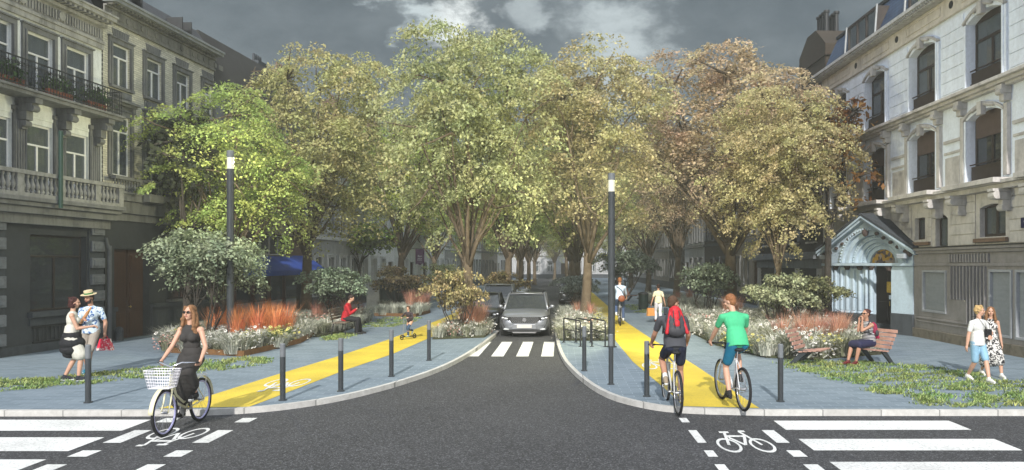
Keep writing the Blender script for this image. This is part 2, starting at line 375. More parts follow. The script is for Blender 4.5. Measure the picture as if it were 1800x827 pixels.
def kerb(path, inner, w_=.09):
    """stone strip standing on the pavement edge"""
    b = MB(); vs = []; n = len(path)
    for i, p in enumerate(path):
        a = Vector(path[max(i-1, 0)]); c = Vector(path[min(i+1, n-1)]); d = (c-a).normalized(); nn = Vector((-d.y, d.x))*inner
        p = Vector(p); o = p-nn*.004; q = p+nn*w_
        vs += [(o.x, o.y, -.03), (o.x, o.y, .103), (q.x, q.y, .103)]
    fs = []
    for i in range(n-1):
        a = i*3; fs += [(a, a+3, a+4, a+1), (a+1, a+4, a+5, a+2)]
    b.add(vs, fs); return b
tag(kerb(KL, 1).build('kerb_left', M['kerb']), kind='structure')
tag(kerb(KR, -1).build('kerb_right', M['kerb']), kind='structure')
sheet('bike_lane_left', [(-6.98, 12.83), (-6.7, 13.8), (-6.45, 16.6), (-6.06, 20), (-5.72, 24.4), (-5.45, 34), (-5.45, 120), (-4.3, 120), (-4.3, 34), (-4.4, 26), (-4.68, 20.6), (-5.1, 17.4), (-5.38, 13.8), (-5.46, 12.99)], .101, M['yellow'])
sheet('bike_lane_right', [(2.17, 13.03), (2.13, 14.4), (1.86, 19), (1.81, 24), (1.81, 120), (2.85, 120), (2.85, 32), (3.05, 25), (3.34, 18.3), (3.46, 12.87)], .101, M['yellow'])
b = MB()
def rect(b, x0, x1, y0, y1, z=.004, sk=0): b.add([(x0, y0, z), (x1, y0, z), (x1+sk, y1, z), (x0+sk, y1, z)], [(0, 1, 2, 3)])
for i in range(4): rect(b, -2.66+i*.705, -2.31+i*.705, 20.86, 24.76)
tag(b.build('crossing_across_side_street', M['white_paint']), kind='structure')
b = MB()
for y0 in (11.54, 10.28, 9.02, 7.76, 6.5, 5.24, 3.98, 2.72, 1.46, .2, -1.06, -2.32): rect(b, -9.9, -6.84, y0, y0+.82)
tag(b.build('crossing_left', M['white_paint']), kind='structure')
b = MB()
for y0 in (11.6, 10.32, 9.04, 7.76, 6.5, 5.24, 3.98, 2.72, 1.46, .2, -1.06, -2.32): rect(b, 3.54, 6.45, y0, y0+.68)
tag(b.build('crossing_right', M['white_paint']), kind='structure')
b = MB()
for y0, y1 in ((12.15, 12.5), (10.76, 11.58), (9.98, 10.32), (8.8, 9.6), (8.0, 8.34), (6.8, 7.6), (6, 6.34)):
    rect(b, -6.66, -6.40, y0, y1); rect(b, -5.36, -5.12, y0, y1)
    rect(b, 2.0, 2.13, y0, y1); 
    if y0 < 12: rect(b, 3.15, 3.34, y0, y1)
tag(b.build('bike_crossing_dashes', M['white_paint']), kind='structure')
def bike_symbol(name, cx, cy, sx, sy, flip, z):
    b = MB()
    def ring(x, y, r, w_):
        vs = []; n = 28
        for i in range(n):
            a = 2*math.pi*i/n; vs += [(x+math.cos(a)*r, y+math.sin(a)*r, 0), (x+math.cos(a)*(r-w_), y+math.sin(a)*(r-w_), 0)]
        b.add(vs, [(2*i, 2*((i+1) % n), 2*((i+1) % n)+1, 2*i+1) for i in range(n)])
    def bar(p, q, w_=.05, lift=0):
        p = Vector(p); q = Vector(q); d = (q-p).normalized(); nn = Vector((-d.y, d.x))*w_/2
        b.add([(p+nn).to_3d()+Vector((0, 0, lift)), (q+nn).to_3d()+Vector((0, 0, lift)), (q-nn).to_3d()+Vector((0, 0, lift)), (p-nn).to_3d()+Vector((0, 0, lift))], [(0, 1, 2, 3)])
    ring(-.29, -.16, .2, .045); ring(.29, -.16, .2, .045)
    bar((-.29, -.16), (-.17, .2), .05, .0006); bar((-.21, .1), (.13, .1), .05, .0012); bar((-.17, .06), (.0, -.16), .05, .0018); bar((0, -.16), (.15, .12), .05, .0024)
    bar((.29, -.16), (.12, .25), .05, .003); bar((-.26, .22), (-.08, .22), .05, .0036); bar((.12, .25), (.24, .25), .05, .0042)
    o = b.build(name, M['white_paint']); o.location = (cx, cy, z); o.scale = (sx, sy, 1); o.rotation_euler = (0, 0, R(180) if flip else 0)
    return tag(o, kind='structure')
bike_symbol('bike_symbol_road_left', -5.86, 11.05, .82, 1.9, True, .006)
bike_symbol('bike_symbol_road_right', 2.66, 10.95, .82, 2.1, False, .006)
bike_symbol('bike_symbol_lane_left', -5.75, 15.2, .85, 2.6, True, .105)
bike_symbol('bike_symbol_lane_right', 2.45, 18.6, .9, 2.8, False, .105)

# ---------------------------------------------------------------- buildings
M['glass'] = glass_mat('window_glass', (.10, .115, .125), .3, .05)
M['glass_dark'] = glass_mat('dark_window_glass', (.035, .04, .045), .12, .05)
M['white_frame'] = mat('white_window_frame', (.7, .7, .69), .5, .08, 4)
M['brown_frame'] = mat('brown_window_frame', (.035, .026, .022), .5, .2, 5)
M['curtain'] = mat('net_curtain', (.62, .62, .6), .95, .12, 6)
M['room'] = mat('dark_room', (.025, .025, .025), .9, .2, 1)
M['blind'] = mat('brown_roller_blind', (.085, .06, .05), .8, .2, 2, .2, 60)
M['black_iron'] = mat('black_iron', (.02, .021, .022), .55, .2, 6)
M['grey_stone'] = render_mat('weathered_grey_stone', (.17, .172, .168), .7, (.022, .022, .022))
M['blue_stone'] = render_mat('dark_blue_stone', (.055, .062, .07), .6, (.015, .016, .018), sz=1.4)
M['dark_plaster'] = render_mat('dark_grey_plaster', (.042, .046, .05), .6, (.016, .017, .018), sx=1, sz=.8)
M['white_render'] = render_mat('aged_white_render', (.72, .74, .72), .4, (.16, .16, .15))
M['slate'] = brick_mat('slate_roof', (.035, .037, .04), (.055, .057, .06), (.015, .015, .016), .3, .16, .008, rough=.6)
M['blue_slate'] = brick_mat('blue_slate_mansard', (.03, .055, .11), (.04, .075, .14), (.008, .012, .02), .28, .17, .012, rough=.5)
M['cream_brick'] = brick_mat('cream_glazed_brick', (.74, .71, .58), (.58, .55, .44), (.28, .27, .23), .22, .075, .007, dirt=.55, stain=(.12, .115, .095), mixs=1.0)
M['zinc'] = mat('zinc_gutter', (.3, .31, .31), .5, .25, 3, 0, 40, .4)
M['box_red'] = mat('terracotta_planter', (.16, .05, .03), .8, .2, 8)
M['plant_dark'] = leaf_mat('balcony_leaves', (.02, .05, .015), (.05, .09, .03), use_obj=False)
M['wood_door'] = render_mat('dark_brown_door_wood', (.055, .026, .014), .5, (.012, .007, .004), sx=14, sz=.5)
M['brass'] = mat('brass', (.45, .3, .08), .35, .1, 5, metal=.8)

def wall_sheet(mb, x0, x1, z0, z1, openings, y=0.0, th=.3):
    """front sheet with real openings and reveals"""
    xs = sorted(set([x0, x1]+[v for o in openings for v in o[:2]])); zs = sorted(set([z0, z1]+[v for o in openings for v in o[2:4]]))
    xs = [v for v in xs if x0 <= v <= x1]; zs = [v for v in zs if z0 <= v <= z1]
    for i in range(len(xs)-1):
        run = None
        for j in range(len(zs)-1):
            cx = (xs[i]+xs[i+1])/2; cz = (zs[j]+zs[j+1])/2
            void = any(o[0] < cx < o[1] and o[2] < cz < o[3] for o in openings)
            if not void:
                mb.add([(xs[i], y, zs[j]), (xs[i+1], y, zs[j]), (xs[i+1], y, zs[j+1]), (xs[i], y, zs[j+1])], [(0, 1, 2, 3)])
    for a0, a1, b0, b1 in [o[:4] for o in openings]:
        mb.add([(a0, y, b0), (a1, y, b0), (a1, y, b1), (a0, y, b1), (a0, y+th, b0), (a1, y+th, b0), (a1, y+th, b1), (a0, y+th, b1)],
               [(0, 4, 5, 1), (1, 5, 6, 2), (2, 6, 7, 3), (3, 7, 4, 0)])
def shell(mb, x0, x1, z1, depth=9, z0=-.05):
    """sides, back and top of a house body behind its front sheet"""
    mb.add([(x0, 0, z0), (x1, 0, z0), (x1, depth, z0), (x0, depth, z0), (x0, 0, z1), (x1, 0, z1), (x1, depth, z1), (x0, depth, z1)],
           [(4, 5, 6, 7), (1, 2, 6, 5), (2, 3, 7, 6), (3, 0, 4, 7)])
def arch_fill(mb, x0, x1, z1, rise, y0=-.002, y1=.3, n=10):
    """fills the corners above a segmental or round arch inside a rectangular opening"""
    w2 = (x1-x0)/2; cx = (x0+x1)/2
    if rise >= w2-1e-4: f = lambda u: rise*math.sqrt(max(0, 1-u*u))
    else:
        r = (w2*w2+rise*rise)/(2*rise); f = lambda u: math.sqrt(max(0, r*r-(u*w2)**2))-(r-rise)
    for s in (-1, 1):
        pts = [(cx+s*w2*k/n, z1-rise+f(k/n)) for k in range(0, n+1)]
        for (xa, za), (xb, zb) in zip(pts, pts[1:]):
            q = [(xa, za), (xb, zb), (xb, z1), (xa, z1)]
            if s < 0: q = [(xb, zb), (xa, za), (xa, z1), (xb, z1)]
            mb.fprism(q, y0, y1)
def arch_band(mb, x0, x1, z1, rise, wd, y0, y1, n=16):
    w2 = (x1-x0)/2; cx = (x0+x1)/2
    if rise >= w2-1e-4: a0 = math.pi/2; r = w2; cz = z1-rise
    else: r = (w2*w2+rise*rise)/(2*rise); a0 = math.asin(w2/r); cz = z1-r
    k = 1 if rise < w2-1e-4 else rise/w2
    P0 = [(cx+math.sin(a)*r, cz+math.cos(a)*r*k) for a in [(-a0+2*a0*i/n) for i in range(n+1)]]
    P1 = [(cx+math.sin(a)*(r+wd), cz+math.cos(a)*(r+wd)*k) for a in [(-a0+2*a0*i/n) for i in range(n+1)]]
    for i in range(n): mb.fprism([P0[i], P0[i+1], P1[i+1], P1[i]], y0, y1)
def window(root, cx, z0, w_, h, fm='white_frame', gm='glass', transom=.68, mull=1, curtain=.6, y=.17, surround=None, sw=.14, sill='grey_stone', arch=0, blind=0, fw=.055, sproud=.06, name='window', keep=.0):
    f = MB(); x0 = -w_/2; x1 = w_/2
    f.box(x0, x0+fw, y, y+.06, 0, h); f.box(x1-fw, x1, y, y+.06, 0, h); f.box(x0+fw, x1-fw, y, y+.06, 0, fw); f.box(x0+fw, x1-fw, y, y+.06, h-fw-arch*.6, h)
    tz = h*transom if transom else h-fw
    if transom: f.box(x0+fw, x1-fw, y-.01, y+.06, tz-fw*.5, tz+fw*.5)
    for k in range(mull):
        mx = x0+(k+1)*w_/(mull+1); f.box(mx-fw*.6, mx+fw*.6, y-.008, y+.055, fw, tz-fw*.5)
    o = f.build(name, M[fm], root, bevel=.008 if w_ > .8 else 0); o.location = (cx, 0, z0)
    p = MB(); p.box(x0+fw*.5, x1-fw*.5, y+.025, y+.033, fw*.5, h-fw*.5); p.build('pane', M[gm], o)
    if curtain:
        c = MB(); n = 26; zt = h-fw-.01; zb = fw+(1-curtain)*0.0
        vs = []
        for i in range(n+1):
            u = i/n; xx = x0+fw*.5+(w_-fw)*u
            yy = y+.09+.022*math.sin(i*2.4+cx)+.01*math.sin(i*.9)
            vs += [(xx, yy, zb), (xx, yy, zt)]
        gap0, gap1 = (n*.42, n*.58) if curtain < .9 else (n, n)
        c.add(vs, [(2*i, 2*i+2, 2*i+3, 2*i+1) for i in range(n) if not (gap0 < i+.5 < gap1)])
        c.build('curtain', M['curtain'], o)
    if blind:
        c = MB(); c.box(x0+fw, x1-fw, y-.03, y-.012, h*(1-blind), h-.004); c.build('blind', M['blind'], o)
    if surround:
        s = MB(); e = sproud
        s.box(x0-sw, x0-.002, -e, .05, -.0, h-arch+.0); s.box(x1+.002, x1+sw, -e, .05, -.0, h-arch)
        s.box(x0-sw*.45, x0-.002, -e-.03, -e-.001, 0, h-arch); s.box(x1+.002, x1+sw*.45, -e-.03, -e-.001, 0, h-arch)
        if arch: arch_band(s, x0, x1, h, arch, sw, -e, .05)
        else: s.box(x0-sw, x1+sw, -e, .05, h+.002, h+sw); s.box(x0-sw-.03, x1+sw+.03, -e-.05, .05, h+sw+.002, h+sw+.05)
        s.build('surround', M[surround], o, bevel=.006)
    if sill:
        s = MB(); s.box(x0-sw*.8, x1+sw*.8, -.12, y-.002, -.09, -.002); s.build('sill', M[sill], o)
    return o
def hole(cx, z0, w_, h): return (cx-w_/2, cx+w_/2, z0, z0+h)
def cornice(mb, x0, x1, z0, z1, proj, steps=3, base=.0):
    for i in range(steps):
        a = z0+(z1-z0)*i/steps; c = z0+(z1-z0)*(i+1)/steps-.002; mb.box(x0-.0, x1+.0, -base-proj*(i+1)/steps, .0-.001, a, c)
def baluster_prof(h, r):
    return [(r*.7, 0), (r*.7, h*.08), (r*.45, h*.14), (r*.95, h*.32), (r, h*.42), (r*.5, h*.68), (r*.38, h*.8), (r*.65, h*.88), (r*.65, h)]
def leaf_blob(mb, c, r, n, size, rg):
    for _ in range(n):
        p = Vector((rg.gauss(0, 1), rg.gauss(0, 1), rg.gauss(0, 1))); p = Vector(c)+Vector((p.x*r[0], p.y*r[1], p.z*r[2]))*.5
        d = Vector((rg.uniform(-1, 1), rg.uniform(-1, 1), rg.uniform(-.4, 1))).normalized(); u = d.orthogonal().normalized()*size*rg.uniform(.6, 1.2); v = d.cross(u)*.6
        mb.add([p-u, p+v, p+u, p-v], [(0, 1, 2, 3)])

# left side: row line x = 1085 px vanishing point; local x runs away from the camera
def left_root(name, Y0, label, cat='house'):
    X0 = -15.1+.077*(Y0-19.94); return empty(name, (X0, Y0, .1), math.atan2(1, .077), label, cat)
# A: white rendered town house with two balconies
A0 = 13.9; A = left_root('town_house', A0, 'white rendered town house with iron balcony above and stone balustrade below, at the left edge')
aw = 23.9-A0
za = lambda z: z-.1
upw = [21.3+d-A0 for d in (0, 1.48, -1.48, -2.96, -4.44, -5.92)]
up = [hole(x, za(7.35), 1.0, 1.85) for x in upw]
low = [hole(x, za(4.75), .98, 1.85) for x in upw]
mb = MB(); wall_sheet(mb, 0, aw-.02, 4.1, 9.5, up+low); shell(mb, 0, aw-.02, 10.3); mb.build('wall', M['white_render'], A)
mb = MB(); mb.box(.02, aw-.05, .5, .52, 0, 9.6); mb.build('room_wall', M['room'], A)
for k, x in enumerate(upw):
    window(A, x, za(7.35), 1.0, 1.85, y=.07, surround='grey_stone', sw=.15, curtain=.5, sill=None)
    window(A, x, za(4.75), .98, 1.85, y=.07, surround=None, curtain=.5 if k % 2 else .95, sill=None)
mb = MB()
for x in [v+.74 for v in upw]+[upw[-1]-.74]:
    mb.box(x-.23, x+.23, -.07, -.001, 4.3, 6.75)
    for k in range(5): mb.cyl((x-.18+k*.09, -.072, 4.75), (x-.18+k*.09, -.072, 6.55), .03, n=8)
    mb.box(x-.28, x+.28, -.11, -.001, 6.752, 6.88); mb.box(x-.28, x+.28, -.12, -.001, 4.2, 4.7)
mb.build('pilaster', M['grey_stone'], A, bevel=.008)
mb = MB()
for x in [v+.74 for v in upw]:
    for (a, c, zz0, zz1) in ((.14, .62, 6.95, 7.1), (.13, .5, 6.75, 6.948), (.12, .34, 6.5, 6.748), (.1, .2, 6.25, 6.498)): mb.box(x-a, x+a, -c, -.002, zz0, zz1)
    mb.cyl((x-.12, -.46, 6.82), (x+.12, -.46, 6.82), .1, n=12); mb.cyl((x-.11, -.24, 6.4), (x+.11, -.24, 6.4), .09, n=12)
mb.build('balcony_bracket', M['grey_stone'], A, bevel=.012)
mb = MB()
for x in upw: mb.box(x-.5, x+.5, -.03, -.001, 6.66, 7.0); mb.box(x-.44, x+.44, -.045, -.031, 6.72, 6.94)
mb.build('spandrel_panel', M['white_render'], A)
mb = MB(); mb.box(-.2, aw+.08, -.68, .0-.001, 7.102, 7.2); mb.box(-.2, aw+.12, -.74, -.001, 7.202, 7.27); up_slab = mb.build('balcony_slab', M['grey_stone'], A, bevel=.01)
def iron_railing(root, x0, x1, y, z0, h, step=.11, ends=True):
    mb = MB(); mb.box(x0, x1, y-.02, y+.02, z0+h-.03, z0+h); mb.box(x0, x1, y-.012, y+.012, z0+.05, z0+.08); mb.box(x0, x1, y-.01, y+.01, z0+h-.18, z0+h-.16)
    n = int((x1-x0)/step)
    for i in range(n+1):
        x = x0+(x1-x0)*i/n; mb.cyl((x, y, z0), (x, y, z0+h-.03), .009, n=5)
        if i < n:
            xm = x+(x1-x0)/n/2
            for zz, r in ((z0+.24, .042), (z0+.42, .048), (z0+.6, .042)):
                mb.tube([(xm+math.cos(a)*r, y, zz+math.sin(a)*r*1.5) for a in [2*math.pi*k/8 for k in range(8)]], .007, 4, closed=True)
    if ends:
        for x in (x0, x1): 
            mb.box(x-.012, x+.012, y, -.02, z0+h-.03, z0+h)
            for k in range(5): mb.cyl((x, y*(k+.5)/5, z0), (x, y*(k+.5)/5, z0+h-.03), .009, n=5)
    return mb.build('balcony_railing', M['black_iron'], root)
iron_railing(A, -.1, aw+.02, -.66, 7.272, .78)
rg = random.Random(3)
fb = [empty('flower_box', (0, 0, 0))]
bpy.data.objects.remove(fb[0])
for k, (x0, x1) in enumerate(((upw[0]-.35, upw[0]+.55), (upw[1]-.25, upw[1]+.5), (upw[2]-.7, upw[2]+.25))):
    mb = MB(); mb.box(-(x1-x0)/2, (x1-x0)/2, -.1, .1, 0, .2); mb.box(-(x1-x0)/2-.02, (x1-x0)/2+.02, -.12, .12, .16, .2+.003)
    X = Vector((0, 0, 0)); o = empty('flower_box', (0, 0, 0)); o.parent = None
    mw = A.matrix_world if False else Matrix.Translation(A.location) @ Euler(A.rotation_euler).to_matrix().to_4x4()
    p = mw @ Vector(((x0+x1)/2, -.5, 7.275)); o.location = p; o.rotation_euler = A.rotation_euler
    tag(o, ('long terracotta flower box with dark plants, middle one on the upper iron balcony', 'terracotta flower box nearest the cream brick house on the upper iron balcony', 'terracotta flower box cut by the left edge of the photo on the upper iron balcony')[k], 'flower box', 'flower boxes on the iron balcony')
    mb.build('trough', M['box_red'], o)
    mb = MB()
    leaf_blob(mb, (0, 0, .34), ((x1-x0)*.62, .17, .27), 700, .055, rg)
    mb.build('plant', M['plant_dark'], o)
# frieze and cornice
mb = MB(); mb.box(0, aw-.03, -.1, -.001, 9.402, 9.56); mb.box(0, aw-.03, -.14, -.001, 9.562, 9.66); mb.box(0, aw-.03, -.05, -.001, 9.662, 10.1)
x = .1
while x < aw-.2:
    if int(x/1.48) % 1 == 0: mb.box(x, x+.055, -.1, -.052, 9.74, 10.02)
    x += .11
for k in range(7): mb.cyl((upw[0]+.74-k*1.48, -.14, 9.88), (upw[0]+.74-k*1.48, -.052, 9.88), .13, n=14)
mb.box(0, aw-.0, -.2, -.001, 10.102, 10.2); 
x = .05
while x < aw-.1: mb.box(x, x+.1, -.42, -.202, 10.204, 10.28); x += .2
mb.box(0, aw+.02, -.5, -.001, 10.284, 10.4); mb.box(0, aw+.05, -.56, -.001, 10.402, 10.46)
mb.build('cornice', render_mat('cornice_stone', (.38, .37, .34), .8, (.04, .04, .038)), A, bevel=.006)
def mansard(root, x0, x1, z0, rise, back, depth, m, over=0):
    mb = MB(); a = .05
    mb.add([(x0, a, z0), (x1, a, z0), (x1, a+back, z0+rise), (x0, a+back, z0+rise), (x0, depth, z0), (x1, depth, z0), (x0, depth-.3, z0+rise), (x1, depth-.3, z0+rise)],
           [(0, 1, 2, 3), (3, 2, 7, 6), (0, 3, 6, 4), (1, 5, 7, 2), (4, 6, 7, 5), (0, 4, 5, 1)])
    return mb.build('roof', m, root)
rf = mansard(A, 0, aw, 10.47, 1.6, .9, 8.8, M['slate'])
for xx in (upw[0]+.0, upw[2]+.5):
    mb = MB(); n = 16
    pts = [(xx+.42*math.cos(2*math.pi*k/n), 10.98+.4*math.sin(2*math.pi*k/n)) for k in range(n)]
    mb.fprism(pts, -.02, .7); o = mb.build('oval_dormer', M['grey_stone'], A)
    mb = MB(); pts = [(xx+.3*math.cos(2*math.pi*k/n), 10.98+.29*math.sin(2*math.pi*k/n)) for k in range(n)]; mb.fprism(pts, -.03, -.0205); mb.build('pane', M['glass_dark'], o)
# lower stone balcony
mb = MB(); mb.box(-.2, aw+.1, -.62, -.001, 4.1, 4.22); mb.box(-.2, aw+.16, -.72, -.001, 4.222, 4.34); mb.box(-.2, aw+.04, -.5, -.001, 3.9, 4.098); mb.box(-.2, aw, -.3, -.001, 3.62, 3.898); mb.build('stone_balcony', M['grey_stone'], A, bevel=.015)
mb = MB(); mb.box(-.2, aw+.06, -.7, -.5, 4.342, 4.44); mb.box(-.2, aw+.1, -.72, -.48, 4.94, 5.05)
x = 0.0; k = 0
while x < aw:
    if k % 9 in (0,): mb.box(x-.11, x+.11, -.69, -.51, 4.442, 4.938)
    else: mb.lathe(baluster_prof(.496, .07), (x, -.6, 4.442), 10)
    x += .165; k += 1
mb.box(aw-.14, aw+.08, -.69, -.51, 4.442, 4.938)
mb.build('balustrade', render_mat('light_balustrade_stone', (.26, .257, .245), .8, (.05, .05, .047), sx=6, sz=3), A)
# flagpole-like dark green mast fixed to the balcony
mb = MB(); xm = 21.15-A0; mb.cyl((xm, -.78, 4.1), (xm, -.78, 6.3), .055, n=10); mb.build('mast', mat('dark_green_mast', (.01, .035, .025), .5), A)
# ground floor of A: dark wall with a recessed wide window, rusticated piers, plinth
gA = [(3.0, 5.1, 1.15, 3.35), (aw-3.0, aw-.78, 1.15, 3.35)]
mb = MB(); wall_sheet(mb, 0, aw+.0, -.05, 3.62, gA, y=-.06, th=.4); mb.box(0, aw, -.059, 0, 3.622, 4.1); mb.build('ground_floor_wall', M['dark_plaster'], A)
mb = MB()
for (a, c, z0, z1) in gA: mb.box(a-.12, c+.12, -.24, -.062, z0-.16, z0-.002); mb.box(a-.06, c+.06, -.12, -.062, .75, z0-.164)
mb.box(0, aw, -.14, -.062, -.05, .24)
mb.build('plinth_and_ledges', M['blue_stone'], A, bevel=.012)
for (a, c, z0, z1) in gA:
    o = window(A, (a+c)/2, z0, c-a, z1-z0, 'brown_frame', 'glass_dark', transom=.72, mull=1, curtain=0, y=.12, sill=None)
    mb = MB()
    for k in range(14): xx = a+.1+(c-a-.2)*k/13; mb.cyl((xx, -.1, .3), (xx, -.1, .68), .014, n=5)
    mb.box(a+.05, c-.05, -.12, -.08, .27, .3); mb.box(a+.05, c-.05, -.12, -.08, .68, .71); mb.build('cellar_grille', M['black_iron'], A)
pa = render_mat('pier_block_stone', (.15, .16, .175), .7, (.04, .042, .045), sx=2.5, sz=3)
for px_ in (5.22, aw-.74, .6):
    z = .26; k = 0
    mb = MB(); mb.box(px_, px_+.86 if px_ < aw-1 else aw-.06, -.12, -.061, 0, 3.6); mb.build('pier', M['blue_stone'], A)
    mb = MB()
    while z < 3.4:
        mb.box(px_+.04, (px_+.82 if px_ < aw-1 else aw-.12), -.2, -.121, z+.04, z+.36); mb.box(px_+.12, (px_+.72 if px_ < aw-1 else aw-.22), -.225, -.201, z+.1, z+.3); z += .52
    mb.build('rusticated_blocks', pa, A, bevel=.02)
mb = MB(); mb.cyl((aw-.03, -.28, 0), (aw-.03, -.28, 3.1), .07, n=10); mb.cyl((aw-.03, -.28, 2.9), (aw-.2, -.28, 3.35), .05, n=8); mb.build('downpipe', mat('grey_downpipe', (.08, .085, .09), .6), A)

# B: cream brick house
B0 = 23.92; Bw = 30.2-B0; B = left_root('town_house', B0, 'cream glazed brick town house with grey stone window frames and dark ground floor')
bu = [24.76+i*1.76-B0 for i in range(4)]
ub = [hole(x, 8.42, .92, 1.4) for x in bu[:3]]+[hole(bu[3]-.0, 8.42, .7, 1.4)]
lb = [hole(x, 5.45, .94, 2.0) for x in bu]
mb = MB(); wall_sheet(mb, 0, Bw+.3, 3.5, 10.45, ub+lb); shell(mb, 0, Bw+.3, 10.6); mb.build('wall', M['cream_brick'], B)
mb = MB(); mb.box(.02, Bw, .5, .52, 0, 9.9); mb.build('room_wall', M['room'], B)
for k, x in enumerate(bu):
    window(B, x, 8.42, .92 if k < 3 else .7, 1.4, y=.06, surround='grey_stone', sw=.15, curtain=.95, sill='grey_stone', transom=.7)
    window(B, x, 5.45, .94, 2.0, y=.06, surround='grey_stone', sw=.17, curtain=.5, sill='grey_stone', transom=.74, keep=1)
mb = MB()
for x in bu:
    mb.box(x-.52, x+.52, -.05, -.001, 8.02, 8.28); mb.box(x-.44, x+.44, -.08, -.051, 8.06, 8.24)        # panel under upper sill
    mb.box(x-.66, x+.66, -.3, -.001, 7.87, 7.95); mb.box(x-.6, x+.6, -.2, -.001, 7.79, 7.868); mb.box(x-.55, x+.55, -.06, -.001, 7.66, 7.788)
    for s in (-.5, .5): mb.box(x+s-.07, x+s+.07, -.17, -.061, 7.6, 7.788)
    for q in range(-3, 4): mb.add([(x+q*.1-.045, -.03, 9.99), (x+q*.1+.045, -.03, 9.99), (x+q*.13+.05, -.03, 10.3), (x+q*.13-.05, -.03, 10.3), (x+q*.1-.045, 0, 9.99), (x+q*.1+.045, 0, 9.99), (x+q*.13+.05, 0, 10.3), (x+q*.13-.05, 0, 10.3)], [(0, 1, 2, 3), (0, 3, 7, 4), (1, 5, 6, 2), (2, 6, 7, 3)])
mb.build('window_mouldings', M['grey_stone'], B, bevel=.008)
mb = MB(); mb.box(0, Bw+.3, -.1, -.001, 10.452, 10.52); mb.box(0, Bw+.3, -.05, -.001, 10.522, 10.88)
for k in range(9): mb.cyl((.35+k*.78, -.09, 10.7), (.35+k*.78, -.051, 10.7), .1, n=12); mb.box(.62+k*.78, .95+k*.78, -.075, -.051, 10.6, 10.8)
mb.box(0, Bw+.3, -.12, -.001, 10.882, 10.95)
k = 0.06
while k < Bw+.2: mb.box(k, k+.09, -.3, -.122, 10.955, 11.02); k += .19
mb.build('frieze', render_mat('frieze_stone', (.20, .195, .17), .8, (.03, .03, .028)), B, bevel=.006)
mb = MB(); mb.box(-.02, Bw+.3, -.44, -.001, 11.024, 11.12); mb.box(-.02, Bw+.3, -.5, -.001, 11.122, 11.2); mb.build('gutter', M['zinc'], B)
mansard(B, 0, Bw+.3, 11.2, .95, .7, 8.8, M['slate'])
mb = MB()
for xx in (1.2, 4.2): mb.box(xx, xx+.06, -.1, .9, 11.2, 11.9); mb.box(xx+.6, xx+.66, -.1, .9, 11.2, 11.9)
mb.box(1.2, 1.86, -.05, .9, 11.9, 11.95); mb.build('roof_window', M['black_iron'], B)
# B lower stone balustrade with a dark base
mb = MB()
segs = [(.0, 1.35), (1.95, 3.9), (4.5, 6.3)]
mb.box(0, Bw, -.42, -.001, 4.6, 4.82); mb.box(0, Bw, -.46, -.001, 4.822, 4.9); mb.box(0, Bw, -.3, -.001, 4.2, 4.598); mb.box(0, Bw, -.16, -.001, 3.95, 4.198)
mb.box(0, Bw, -.44, -.26, 5.28, 5.38); mb.box(1.35, 2.9, -.7, -.461, 4.62, 4.9); mb.box(1.35, 2.9, -.7, -.461, 5.28, 5.38)
x = .08
while x < Bw:
    mb.lathe(baluster_prof(.38, .055), (x, -.35, 4.9), 8) if not (abs(x-1.35) < .1 or abs(x-2.9) < .1) else mb.box(x-.1, x+.1, -.44, -.26, 4.9, 5.28)
    x += .14
mb.build('balcony', M['grey_stone'], B, bevel=.008)
gd = (.45, 2.25, .0, 3.02)
gw = (3.4, 5.6, 1.2, 2.9)
mb = MB(); wall_sheet(mb, 0, Bw+.3, -.05, 3.95, [gd, gw], y=-.06, th=.4); mb.build('ground_floor_wall', M['dark_plaster'], B)
mb = MB(); mb.box(gd[0]+.9, gd[0]+.905, .1, .2, 0, 3); 
for s in (0, 1):
    x0 = gd[0]+.02+s*.89; mb.box(x0, x0+.87, .14, .2, 0, 3.0)
    for (a, c) in ((.1, .85), (.98, 1.9), (2.02, 2.85)): mb.box(x0+.12, x0+.75, .11, .139, a, c); mb.box(x0+.2, x0+.67, .095, .109, a+.08, c-.08)
dr = mb.build('door', M['wood_door'], B, bevel=.01)
mb = MB(); mb.sphere((gd[0]+.98, .05, 1.05), .035); mb.cyl((gd[0]+.98, .05, 1.05), (gd[0]+.98, .11, 1.05), .015); mb.build('handle', M['brass'], dr)
window(B, 4.5, 1.2, 2.2, 1.7, 'brown_frame', 'glass_dark', curtain=0, mull=1)
mb = MB(); mb.box(0, gd[0]-.04, -.16, -.061, 0, .95); mb.box(gd[1]+.04, Bw, -.16, -.061, 0, .95); mb.box(gd[1]+.04, Bw, -.24, -.062, .951, 1.1); mb.box(0, gd[0]-.04, -.24, -.062, .951, 1.1)
for k in range(3): mb.box(gd[1]+.3+k*1.2, gd[1]+1.2+k*1.2, -.19, -.161, .2, .8)
mb.cyl((gd[0]-.1, -.3, 0), (gd[0]-.1, -.3, .3), .13, n=12); mb.sphere((gd[0]-.1, -.3, .32), .14)
mb.build('plinth', M['blue_stone'], B, bevel=.015)

